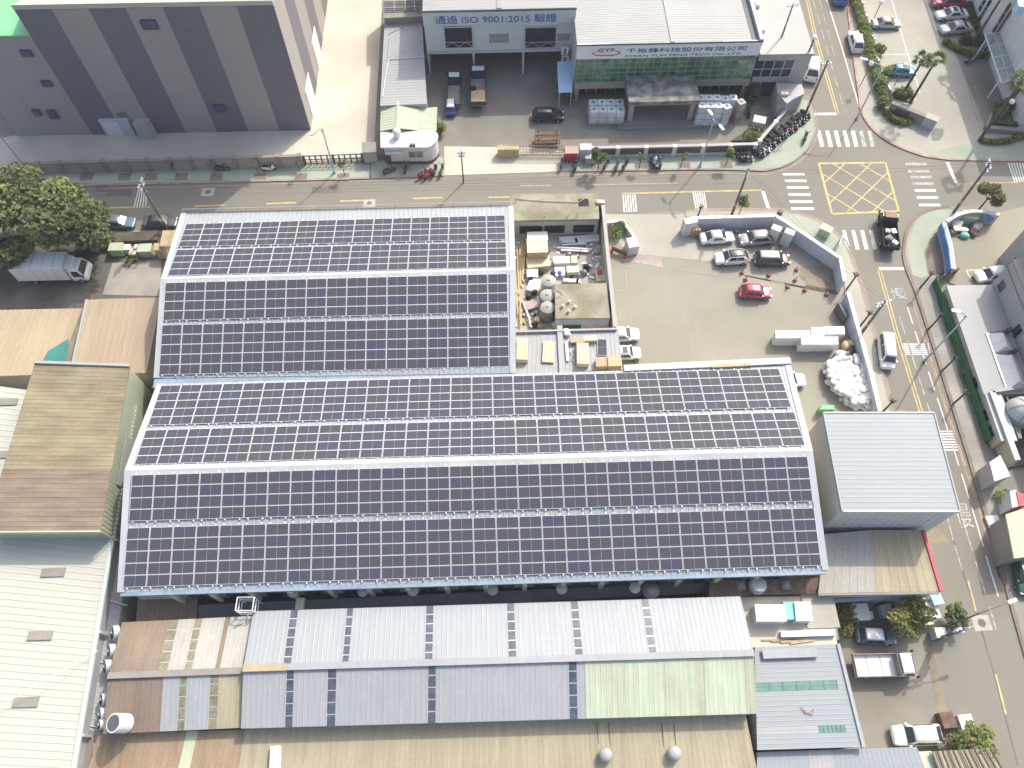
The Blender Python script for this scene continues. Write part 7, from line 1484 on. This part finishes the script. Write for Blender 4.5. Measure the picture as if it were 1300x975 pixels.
rk = thing('steel_rack', 'rusty steel rack standing behind the folding gate', 'rack', tuple(U1(95, 150)))
for k, (y, z) in enumerate(((165, .5), (120, .5), (165, 1.1), (120, 1.1))):
    p = U1(95, y); m = MB(); m.rbox(p.x, p.y, z, 3.2, .5, .1, YAW); m.build('shelf', 'rust', rk)
for x in (20, 170):
    for y in (175, 105): p = U1(x, y); m = MB(); m.rbox(p.x, p.y, .03, .1, .1, 1.5); m.build('post', 'rust', rk)
rc = thing('red_cart', 'red food cart with pink roof beside the folding gate', 'cart', tuple(U1(290, 280)), None, YAW)
m = MB(); m.box(-.75, .75, -.55, .55, .3, 1.0); m.build('body', 'red_plastic', rc, local=True); m = MB(); m.box(-.72, .72, -.5, .5, 1.0, 1.6); m.build('cabin', 'red_paint', rc, local=True); m = MB(); m.box(-.82, .82, -.62, .62, 1.6, 1.72); m.build('roof', 'paint_pink', rc, local=True)
for x in (-.55, .55): wheel(rc, x, .5, .28, .12); wheel(rc, x, -.5, .28, .12)
crate('white_locker', 'white locker box at the end of the company wall', U1(405, 255), 1.4, 1.0, 1.7, YAW, 'blue_white_wall', 'locker'); crate('green_cabinet', 'pale green cabinet on the pavement beside the small tree', U1(448, 300), 1.3, .8, 1.0, YAW, 'sage_wall', 'cabinet', z=.12)
crate('green_cabinet', 'pale green utility cabinet on the car park corner pavement', Z6(752, 235), 1.3, .9, 1.1, -.6, 'sage_wall', 'cabinet', z=.12, lid='pale_green_roof')
bs = thing('blue_banner', 'tilted blue banner board on the car park corner pavement', 'banner', tuple(Z6(820, 300)), None, R(62))
m = MB(); m.box(-1.2, 1.2, -.04, .04, .35, 1.75); m.build('board', 'light_blue_paint', bs, local=True)
for x in (-1.1, 1.1): m = MB(); m.box(x - .05, x + .05, -.05, .05, .0, 1.8); m.build('post', 'white_paint', bs, local=True)
m = MB(); m.lathe((*Z6(525, 132).xy, .1), [(.3, 0), (.34, .4), (.2, .5)], 12); tag(m.build('kerb_bin', 'dark_steel'), 'small dark bin on the kerb corner outside the car park', 'bin')
gsk = thing('gate_stack', 'stack of weathered boards inside the car park gate pier', 'boards', tuple(Z6(82, 225)))
for k in range(3): p = Z6(70 + k * 14, 232); m = MB(); m.rbox(p.x, p.y, .03, .25, .9, 1.2, .3); m.build('board', 'cardboard', gsk)
rb = thing('road_barrier', 'red and white barrier beside the planter wall', 'barrier', tuple(Z5(615, 385)))
a, b = Z5(585, 372), Z5(652, 398); m = MB(); m.obox((a + b) / 2 + UP * .6, (b - a) / 2, GY * .05, UP * .35); m.build('board', 'rust', rb); 
for p in (a, b): m = MB(); m.rbox(p.x, p.y, .03, .3, .5, .2); m.build('foot', 'red_plastic', rb)
def cone_proto():
    t = thing('traffic_cone', '', 'traffic cone'); m = MB(); m.box(-.22, .22, -.22, .22, 0, .05); m.build('base', 'chassis', t, local=True)
    m = MB(); m.lathe((0, 0, .05), [(.19, 0), (.13, .25)], 12); m.build('cone', 'cone_orange', t, local=True); m = MB(); m.lathe((0, 0, .301), [(.128, 0), (.085, .2)], 12); m.build('band', 'white_paint', t, local=True); m = MB(); m.lathe((0, 0, .502), [(.085, 0), (.03, .24)], 12); m.build('tip', 'cone_orange', t, local=True); return t
cp, cu_ = cone_proto(), []
for x, y, lb in ((302, 226, 'behind the white sedan'), (530, 290, 'at the foot of the wall cabinets'), (612, 420, 'at the upper edge of the dug hole'), (470, 448, 'above the middle of the trench'), (350, 470, 'at the left end of the trench'), (567, 508, 'below the trench cover'), (655, 525, 'where the trench meets the dug hole'), (767, 547, 'at the lower edge of the dug hole'), (605, 474, 'just above the trench beside the dug hole'), (332, 435, 'just above the left end of the trench')):
    p = Z6(x, y); place(cp, cu_, (p.x, p.y, .03), random.uniform(0, 1), 'orange traffic cone ' + lb, 'traffic cones around the trench')
# white foam stacks and bags
for i, (x0, y0, x1, y1, z, lb) in enumerate(((190, 145, 522, 218, 1.5, 'long white foam stack nearest the parked cars'), (430, 202, 785, 275, 1.6, 'long white foam stack nearest the bag heap'), (530, 118, 648, 200, 1.3, 'short white foam stack between the long ones'), (648, 105, 850, 180, 1.2, 'white foam stack against the boundary wall'))):
    q = [U5(x0, y1, z), U5(x1, y1, z), U5(x1 - 6, y0, z), U5(x0 - 4, y0, z)]; t = thing('foam_stack', lb, 'foam stack', tuple(Vector((q[0].x / 2 + q[2].x / 2, q[0].y / 2 + q[2].y / 2, .02))), 'white foam stacks')
    L0 = 3
    for k in range(4):
        zz0, zz1 = .02 + z * k / 4, .02 + z * (k + 1) / 4 - .015; j = [Vector((random.uniform(-.05, .05), random.uniform(-.05, .05), 0)) for _ in range(1)][0]
        for s in range(L0):
            a0, a1 = s / L0 + .002, (s + 1) / L0 - .002; m = MB(); m.prism([q[0].lerp(q[1], a0) + j, q[0].lerp(q[1], a1) + j, q[3].lerp(q[2], a1) + j, q[3].lerp(q[2], a0) + j], zz0, zz1); m.build('slab', 'foam_white', t)
bagm = []
for k in range(4):
    m = MB(); rings = []
    for i in range(7):
        ph = math.pi * i / 6; rr = max(.02, math.sin(ph)) ** .6; rings.append([(.62 * rr * math.cos(2 * math.pi * j / 12) * (1 + random.uniform(-.12, .12)), .46 * rr * math.sin(2 * math.pi * j / 12) * (1 + random.uniform(-.12, .12)), .30 - .30 * math.cos(ph) * (1 + random.uniform(-.1, .1))) for j in range(12)])
    m.loft(rings); o = m.build('bulk_bag', 'bag_white', smooth=True); bagm.append(o.data); bpy.data.objects.remove(o)
import itertools
poly = [U5(660, 500), U5(760, 450), U5(900, 450), U5(985, 450), U5(1030, 560), U5(1075, 720), U5(1095, 880), U5(1000, 900), U5(900, 880), U5(800, 790), U5(690, 690), U5(670, 600)]
def inside(p, poly):
    r = False; j = len(poly) - 1
    for i in range(len(poly)):
        a, b = poly[i], poly[j]
        if (a.y > p.y) != (b.y > p.y) and p.x < (b.x - a.x) * (p.y - a.y) / (b.y - a.y) + a.x: r = not r
        j = i
    return r
placed = []; cen = sum(poly, Vector()) / len(poly); tries = 0
while len(placed) < 260 and tries < 16000:
    tries += 1; p = Vector((random.uniform(min(q.x for q in poly), max(q.x for q in poly)), random.uniform(min(q.y for q in poly), max(q.y for q in poly)), 0))
    if not inside(p, poly): continue
    dist = (p - cen).length / 4.5; layer = 0 if len(placed) < 85 else (1 if len(placed) < 165 else 2)
    if layer and dist > (.85 if layer == 1 else .6): continue
    if any((p - q).length < .40 for q, l in placed if l == layer): continue
    placed.append((p, layer)); o = link('bulk_bag', random.choice(bagm)); o.location = (p.x, p.y, .02 + layer * .42 + random.uniform(0, .12)); o.rotation_euler = (random.uniform(-.3, .3), random.uniform(-.3, .3), random.uniform(0, 6.28)); s = random.uniform(.58, .92); o.scale = (s * random.uniform(.9, 1.25), s, s * random.uniform(.65, .9))
    tag(o, 'lumpy white bulk bag in the big heap beside the boundary wall', 'bag', 'white bulk bags in the heap')
for i, (x, y, mt) in enumerate(((790, 390, 'bag_white'), (830, 320, 'cardboard'), (870, 360, 'maroon'), (880, 300, 'timber'), (850, 395, 'foil_brown'))):
    p = U5(x, y); o = link('scrap_bundle', bagm[i % 4].copy()); o.data.materials.clear(); o.data.materials.append(_mats[mt]); o.location = (p.x, p.y, .03 + .15 * (i % 2)); o.rotation_euler = (0, .2 * i, i); o.scale = (1.1, 1.0, 1.3); tag(o, '%s scrap bundle above the white bag heap' % ('pale', 'tan', 'dark maroon', 'yellowish', 'brown')[i], 'scrap', 'scrap bundles above the bag heap')
gb = thing('green_bin', 'bright green bin between the long hall and the tower', 'bin', tuple(U5(670, 905))); q = [U5(600, 905, 1.0), U5(742, 905, 1.0), U5(742, 858, 1.0), U5(615, 858, 1.0)]
m = MB(); m.prism(q, .02, .95); m.build('body', 'bright_green', gb); c = sum(q, Vector()) / 4; m = MB(); m.prism([c + (p - c) * 1.05 for p in q], .95, 1.05); m.build('lid', 'bright_green', gb); m = MB(); m.prism([c + (p - c) * .8 for p in q], 1.05, 1.1); m.build('panel', 'green_epoxy', gb)
# storage yard: tanks, crates, pipes, rubbish
for i, (x, y) in enumerate(((325, 605), (315, 712), (318, 800))):
    z = 2.1; p = V7(x, y, z); t = thing('round_tank', 'grey round tank in the storage yard, %s of the three' % ('farthest', 'middle', 'nearest')[i], 'tank', (p.x, p.y, .02), 'three round tanks')
    m = MB(); m.lathe((0, 0, 0), [(.78, 0), (.78, 1.85), (.74, 1.95)], 22); m.build('shell', 'tank_grey' if i == 0 else 'tank_dark', t, local=True); m = MB(); m.lathe((0, 0, 1.955), [(.8, 0), (.8, .05), (.5, .18), (.18, .26), (.17, .34), (.02, .36)], 22); m.build('lid', 'cream_roof', t, local=True, smooth=False)
    for zz in (.5, 1.1, 1.6): m = MB(); m.lathe((0, 0, zz), [(.785, 0), (.81, .03), (.785, .06)], 22); m.build('hoop', 'tank_dark', t, local=True)
def ybox(label, x, y, sx, sy, sz, mt, rot=YAW, name='carton', cat='box', z=.02, g='goods in the storage yard', lid=None): return crate(name, label, V7(x, y, 0), sx, sy, sz, rot, mt, cat, g, z, lid)
ybox('tall brown crate with cream top in the storage yard', 238, 430, 2.3, 1.9, 1.9, 'cardboard', lid='pale_card', name='crate', cat='crate'); ybox('white sheeted pallet behind the tall brown crate', 240, 345, 2.3, 1.2, 1.5, 'foam_white', name='pallet_stack', cat='pallet')
ybox('cream carton pallet below the tall brown crate', 248, 505, 2.6, 1.3, .8, 'pale_card', name='pallet_stack', cat='pallet', rot=YAW + .1); ybox('left white appliance box in the storage yard', 205, 580, 1.2, 1.0, .7, 'foam_white'); ybox('long white carton in the middle of the storage yard', 420, 485, 1.9, .9, .7, 'foam_white'); ybox('short white carton right of the long one', 503, 482, .8, .9, .7, 'pale_card'); ybox('cream carton on dark base in the storage yard', 496, 560, 1.3, .8, .9, 'pale_card', lid='foam_white')
ybox('white square board box near the tanks', 405, 560, 1.1, 1.1, .5, 'foam_white'); ybox('flat pinkish crate at the bottom left of the yard', 205, 800, 1.5, 1.0, .5, 'foil_brown', rot=.3); ybox('white curved cover lying left of the tanks', 215, 660, 1.2, 1.6, .5, 'foam_white', rot=-.3); ybox('colourful rubbish box by the tall wall', 700, 590, 1.1, 1.5, .6, 'pale_card', rot=.1); ybox('red drum box by the tall wall', 690, 575, .5, .5, .8, 'red_plastic')
for i, (x, y, mt, lb) in enumerate(((268, 560, 'chassis', 'black bag beside the left appliance box'), (355, 572, 'navy_bag', 'navy bag above the farthest tank'), (403, 575, 'blue_bag', 'blue bag above the farthest tank'), (180, 735, 'chassis', 'black bag left of the middle tank'), (222, 705, 'chassis', 'black bag between the white cover and tank'), (195, 610, 'chassis', 'small black bag below the appliance box'), (240, 905, 'pale_card', 'pale rubbish sack below the nearest tank'), (215, 945, 'chassis', 'dark rubbish sack at the yard bottom'), (262, 955, 'foil_brown', 'mauve rubbish sack at the yard bottom'), (365, 940, 'galvanised', 'grey sack beside the small shed'), (598, 520, 'chassis', 'dark sack beside the pipes'), (470, 430, 'tank_dark', 'grey sack below the white pipes'), (675, 405, 'timber', 'tan sack beside the tall wall'), (580, 560, 'tank_dark', 'round grey lid bundle on the yard floor'), (745, 440, 'galvanised', 'grey bundle against the tall wall'), (768, 735, 'galvanised', 'grey bundle on the wall side of the small shed'))):
    if mt == 'navy_bag': mat('navy_bag', (.03, .035, .10), .6)
    if mt == 'blue_bag': mat('blue_bag', (.05, .07, .28), .6)
    p = V7(x, y); o = link('sack', bagm[i % 4].copy()); o.data.materials.clear(); o.data.materials.append(_mats[mt]); o.location = (p.x, p.y, .03); o.rotation_euler = (0, .1, i * .9); o.scale = (.62, .72, 1.0); tag(o, lb, 'sack', 'sacks in the storage yard')
for i, (x0, y0, x1, y1, w, mt, lb) in enumerate(((400, 305, 690, 282, .5, 'foam_white', 'wide white profile, topmost in the yard pile'), (425, 330, 690, 305, .5, 'foam_white', 'second white profile in the yard pile'), (420, 345, 600, 335, .35, 'galvanised', 'grey profile in the yard pile'), (520, 300, 530, 330, .3, 'white_paint', 'short white offcut across the yard pile'), (385, 365, 640, 380, .22, 'white_paint', 'thin white profile sloping below the yard pile'), (415, 385, 620, 395, .2, 'galvanised', 'lowest grey profile of the yard pile'), (430, 602, 555, 610, .4, 'foam_white', 'white profile above the small shed'), (530, 480, 560, 380, .08, 'chassis', 'thin dark pole leaning in the yard'), (530, 620, 545, 570, .25, 'navy_bag', 'navy roll beside the white profile'))):
    a, b = V7(x0, y0, .35), V7(x1, y1, .35); m = MB(); d = (b - a) / 2; n_ = Vector((-d.y, d.x, 0)).normalized(); m.obox((a + b) / 2 - UP * .1, d, n_ * w / 2, UP * .12); tag(m.build('metal_profile', mt), lb, 'profile', 'profiles in the storage yard')
for i, (x0, y0, x1, y1) in enumerate(((95, 345, 110, 700), (115, 340, 120, 640), (130, 330, 135, 600), (150, 330, 140, 560), (85, 560, 100, 850), (115, 720, 125, 930))):
    a, b = V7(x0, y0, .5), V7(x1, y1, .5); m = MB(); d = (b - a) / 2; m.obox((a + b) / 2 - UP * (.3 - .05 * i), d, GX * .09, UP * .06); tag(m.build('plank', 'timber'), 'long timber plank along the hall wall, %s from the hall' % ('second', 'third', 'fourth', 'fifth', 'first', 'lowest and third')[i], 'plank', 'planks along the hall wall')
m = MB(); m.tube([V7(135, 760, .4), V7(170, 850, .4), V7(200, 950, .4)], .12, 7); tag(m.build('white_pipe', 'white_paint'), 'white pipe lying at the bottom left of the yard', 'pipe'); m = MB(); m.tube([V7(245, 725, .6), V7(262, 825, .3)], .09, 7); tag(m.build('white_pipe', 'white_paint'), 'short white pipe beside the nearest tank', 'pipe')
m = MB(); m.tube([V7(455, 275, .02), V7(477, 215, 1.8), V7(497, 275, .02)], .04, 5); tag(m.build('step_ladder', 'white_paint'), 'white step ladder against the top shed', 'ladder')
db = MB(); dm = ['foam_white', 'pale_card', 'galvanised', 'timber', 'tank_dark', 'foil_brown', 'white_paint', 'chassis']
for k in range(240):                                        # small loose scrap nobody could count
    x, y = random.uniform(70, 720), random.uniform(320, 950)
    if (x > 350 and y > 600) or (265 < x < 375 and y > 560): continue
    p = V7(x, y); db.m = random.choice((0, 0, 0, 1, 2, 2, 3, 4, 5, 6, 6, 7)); s = random.uniform(.1, .34); db.rbox(p.x, p.y, .02, s * random.choice((1, 1, 2.5)), s, random.uniform(.05, .3), random.uniform(0, 3.1))
db.build('loose_scrap', dm, kind='stuff')
# pallets, boxes and panel on the link roof
ZK = 4.66
def kpal(label, x0, y0, x1, y1, h, rot=0, g='panel pallets on the small grey roof'):
    z = ZK + h; p = T5((x0 + x1) / 2, (y0 + y1) / 2, z); w = (T5(x1, y1, z) - T5(x0, y1, z)).length; l = (T5(x0, y0, z) - T5(x0, y1, z)).length
    t = thing('panel_pallet', label, 'pallet', (p.x, p.y, ZK), g, rot); m = MB(); m.box(-w / 2, w / 2, -l / 2, l / 2, 0, h); m.build('stack', 'pale_card', t, local=True)
    n = 11
    for c_ in (-.25, .25):
        for k in range(n): m = MB(); yy = -l * .43 + l * .86 * k / (n - 1); m.box(w * c_ - w * .13, w * c_ + w * .13, yy - l * .018, yy + l * .018, h, h + .006); m.build('slot', 'timber', t, local=True)
kpal('cream slotted pallet against the solar hall edge', 492, 148, 566, 288, .7, -.03); kpal('thin slotted pallet tilted in the middle of the grey roof', 662, 172, 738, 305, .2, -.07); kpal('cream slotted pallet right of the roof gutter', 885, 180, 962, 315, .7, -.02)
for x, y, w_, l_, h_, lb in ((1047, 308, 1.25, 1.0, .6, 'left brown carton at the roof edge by the parked cars'), (1125, 310, 1.25, 1.05, .75, 'right brown carton at the roof edge by the parked cars'), (888, 160, 1.4, .5, .4, 'left brown carton behind the slotted pallet'), (972, 150, 1.3, .5, .45, 'right pale carton behind the slotted pallet')): p = T5(x, y + 15, ZK); crate('carton', lb, p, w_, l_, h_, YAW, 'cardboard' if 'brown' in lb else 'pale_card', 'box', 'cartons on the small grey roof', ZK)
p = T5(1050, 208, ZK + .12); sp_ = thing('loose_panel', 'single dark solar panel lying on the small grey roof', 'solar panel', (p.x, p.y, ZK), None, math.pi / 2 - .03); o = link('panel', pme, sp_); o.location = (0, 0, .1)
for x, y, mt, lb in ((812, 110, 'bag_white', 'white sack beside the roof gutter'), (820, 130, 'foam_white', 'second white sack beside the roof gutter')): p = T5(x, y, ZK); o = link('sack', bagm[1].copy()); o.data.materials.clear(); o.data.materials.append(_mats[mt]); o.location = (p.x, p.y, ZK); o.scale = (.6, .6, .7); tag(o, lb, 'sack', 'sacks on the small grey roof')
a, b = T5(815, 175, ZK + .1), T5(825, 300, ZK + .1); m = MB(); m.obox((a + b) / 2, (b - a) / 2, GX * .14, UP * .06); tag(m.build('metal_profile', 'galvanised'), 'grey profile lying along the roof gutter', 'profile')
m = MB(); m.tube([T5(840, 230, ZK + .1), T5(860, 260, ZK + .12), T5(842, 285, ZK + .1), T5(868, 295, ZK + .12)], .04, 5); tag(m.build('cable_scrap', 'white_paint'), 'white cable scraps right of the roof gutter', 'cable')
# bins and sheds beside the truck yard, south-east clutter, corner-wall heap
for x, y, mt, lb in ((530, 420, 'sage_wall', 'pale green skip left in the row beside the hall'), (655, 425, 'sage_wall', 'pale green skip right in the row beside the hall')): crate('skip', lb, Z8(x, y), 1.5, 1.1, 1.1, YAW, mt, 'skip', 'skips beside the hall', lid='green_roof')
for x, y, mt, lb in ((573, 415, 'white_paint', 'white box between the green skips'), (620, 415, 'blue_white_wall', 'pale box between the green skips'), (600, 435, 'pale_card', 'tan box in front of the green skips')): crate('carton', lb, Z8(x, y), .75, .75, .8, YAW, mt)
t = thing('timber_lean_to', 'small tan slatted lean-to roof beside the hall corner', 'shed', tuple(Z8(730, 400))); q = [Z8(718, 322, 2.3), Z8(778, 320, 2.3), Z8(760, 392, 2.0), Z8(705, 392, 2.0)]
for k in range(5): m = MB(); a, b = q[0].lerp(q[1], k / 5), q[3].lerp(q[2], k / 5); a2, b2 = q[0].lerp(q[1], (k + .92) / 5), q[3].lerp(q[2], (k + .92) / 5); m.slab([a, a2, b2, b], .06); m.build('plank', 'timber', t)
for p in q: m = MB(); m.rbox(p.x, p.y, 0, .1, .1, p.z - .06); m.build('post', 'timber', t)
m = MB(); m.prism([Z8(680, 378, 1.6), Z8(722, 378, 1.6), Z8(715, 410, 1.6), Z8(680, 410, 1.6)], 0, 1.6); tag(m.build('timber_box', 'timber'), 'tan timber box below the slatted lean-to', 'box')
m = MB(); m.prism([Z8(490, 345), Z8(705, 335), Z8(700, 375), Z8(490, 385)], 0, .5); tag(m.build('planting_bed', 'soil'), 'dark planting bed between the parked cars and the skips', 'flower bed')
m = MB(); m.prism([Z8(420, 330), Z8(712, 322), Z8(710, 340), Z8(420, 352)], 0, .12); struct('verge_pavement', m, 'green_paving')
for i, (x, y, z, sx, sy, sz, rot, mt, lb) in enumerate(((338, 240, 1.3, 1.6, 1.4, 1.3, .05, 'white_wall', 'white tapered tank box in the south-east yard'), (560, 225, .9, 1.0, 1.0, .9, .2, 'blue_white_wall', 'pale box behind the olive tree'), (800, 225, 1.6, 2.2, 2.6, 1.6, .1, 'pale_card', 'cream shed roof right of the olive tree'), (945, 225, 1.4, .9, 1.3, 1.4, .1, 'white_paint', 'narrow white box by the blue sign'), (1005, 410, 1.2, .9, .8, 1.2, .05, 'white_paint', 'white meter box beside the yard pole'), (830, 312, .6, .9, .7, .5, .6, 'bag_white', 'white sack box beside the cream shed'), (965, 115, 1.9, .9, 1.3, 1.9, .2, 'light_blue_paint', 'light blue sign box at the roadside'), (415, 265, .7, .6, .6, .7, .0, 'galvanised', 'small grey drum box beside the tank box'))):
    p = V5(x, y, z); crate('yard_box', lb, Vector((p.x, p.y, 0)), sx, sy, sz, rot, mt, 'box', 'boxes in the south-east yard')
fr_ = thing('scaffold_frame', 'rusty frame lying behind the small off-roader', 'frame', tuple(V5(290, 400)))
for a, b in (((235, 385, .8), (380, 360, .8)), ((235, 385, .8), (215, 455, .03)), ((290, 375, .8), (275, 450, .03)), ((215, 455, .05), (290, 450, .05)), ((380, 360, .8), (480, 355, .8))): m = MB(); m.tube([V5(*a), V5(*b)], .05, 5); m.build('bar', 'rust', fr_)
sc = thing('shade_canopy', 'dark lean-to along the foot of the low building', 'canopy', tuple(V5(500, 140))); q = [V5(80, 135, 2.5), V5(900, 95, 2.5), V5(905, 120, 2.3), V5(95, 165, 2.3)]; m = MB(); m.slab(q, .08); m.build('roof', 'valley_gutter', sc)
for k in range(5): p = q[3].lerp(q[2], k / 4); m = MB(); m.rbox(p.x, p.y, 0, .1, .1, 2.2); m.build('post', 'galvanised', sc)
yw2 = thing('yard_side_wall', 'grey wall between the ribbed shed and the south-east yard', 'wall', tuple(V5(140, 400))); wallrun(yw2, [V5(90, 150, 2.6), V5(145, 470, 2.6)], 2.6, .25, 'grey_wall', 'grey_stone')
for i, (x, y, mt, lb) in enumerate(((858, 765, 'rust', 'rusty drum stack beside the round roadside tree'), (930, 775, 'white_paint', 'white box behind the round roadside tree'))): crate('drum_box', lb, Y5(x, y + 25), 1.1, 1.2, .9, .1, mt)
hp = [(620, 640, 'bag_white', 'pale rubbish sack under the curved wall'), (600, 700, 'foil_brown', 'mauve rubbish sack under the curved wall'), (650, 660, 'timber', 'tan timber bundle under the curved wall'), (700, 690, 'foam_white', 'white foam lump under the curved wall'), (820, 670, 'steel_plate', 'brown rubbish mound under the curved wall'), (790, 720, 'rust', 'rusty mound beside the brown one'), (710, 740, 'turquoise', 'turquoise sack in front of the rubbish')]
for i, (x, y, mt, lb) in enumerate(hp): p = U7(x, y, .4); o = link('rubbish_heap', bagm[i % 4].copy()); o.data.materials.clear(); o.data.materials.append(_mats[mt]); o.location = (p.x, p.y, .13); o.rotation_euler = (0, 0, i); o.scale = (1.3, 1.2, 1.5) if i in (4, 0) else (.9, .8, .9); tag(o, lb, 'rubbish', 'rubbish under the curved wall')
crate('green_skip', 'pale green skip against the curved corner wall', U7(715, 610), 1.7, 1.1, 1.2, -.15, 'sage_wall', 'skip', z=.13, lid='green_roof'); tmp = thing('timber_stack', 'stack of pale timber lengths under the curved wall', 'timber stack', tuple(U7(640, 640)))
for k in range(6): a, b = U7(590 + k * 14, 600 + k * 4, 1.0), U7(630 + k * 12, 690, .9); m = MB(); m.obox((a + b) / 2 - UP * .2, (b - a) / 2, GX * .1, UP * .1); m.build('timber_length', 'pale_card' if k % 2 else 'foil_brown', tmp)
m = MB(); a, b = U7(330, 960, .3), Z7(680, 648, .3); a = Z7(590, 690, .3); m.obox((a + b) / 2 + UP * .4, (b - a) / 2, GY * .08, UP * .5); tag(m.build('timber_hoarding', 'rust'), 'rusty hoarding at the lower end of the blue tarpaulin wall', 'hoarding')
m = MB(); strip(m, [V1(470, 280), V1(420, 180), V1(720, 170)], .1, .14); struct('court_bay_line', m, 'white_line')
# ------------------------------------------------------------------ thin summer haze filling the air
hz = bpy.data.materials.new('haze'); hz.use_nodes = True; N = hz.node_tree.nodes; N.remove(N['Principled BSDF'])
pv = N.new('ShaderNodeVolumePrincipled'); pv.inputs['Color'].default_value = (.95, .96, 1.0, 1); pv.inputs['Density'].default_value = .00022
hz.node_tree.links.new(pv.outputs[0], N['Material Output'].inputs['Volume']); _mats['haze'] = hz
m = MB(); m.box(-950, 950, -550, 1650, -1.0, 74.0); m.build('haze', 'haze', kind='stuff')
# ------------------------------------------------------------------ tidy up helper properties
for o in bpy.data.objects:
    if '_o' in o: del o['_o']
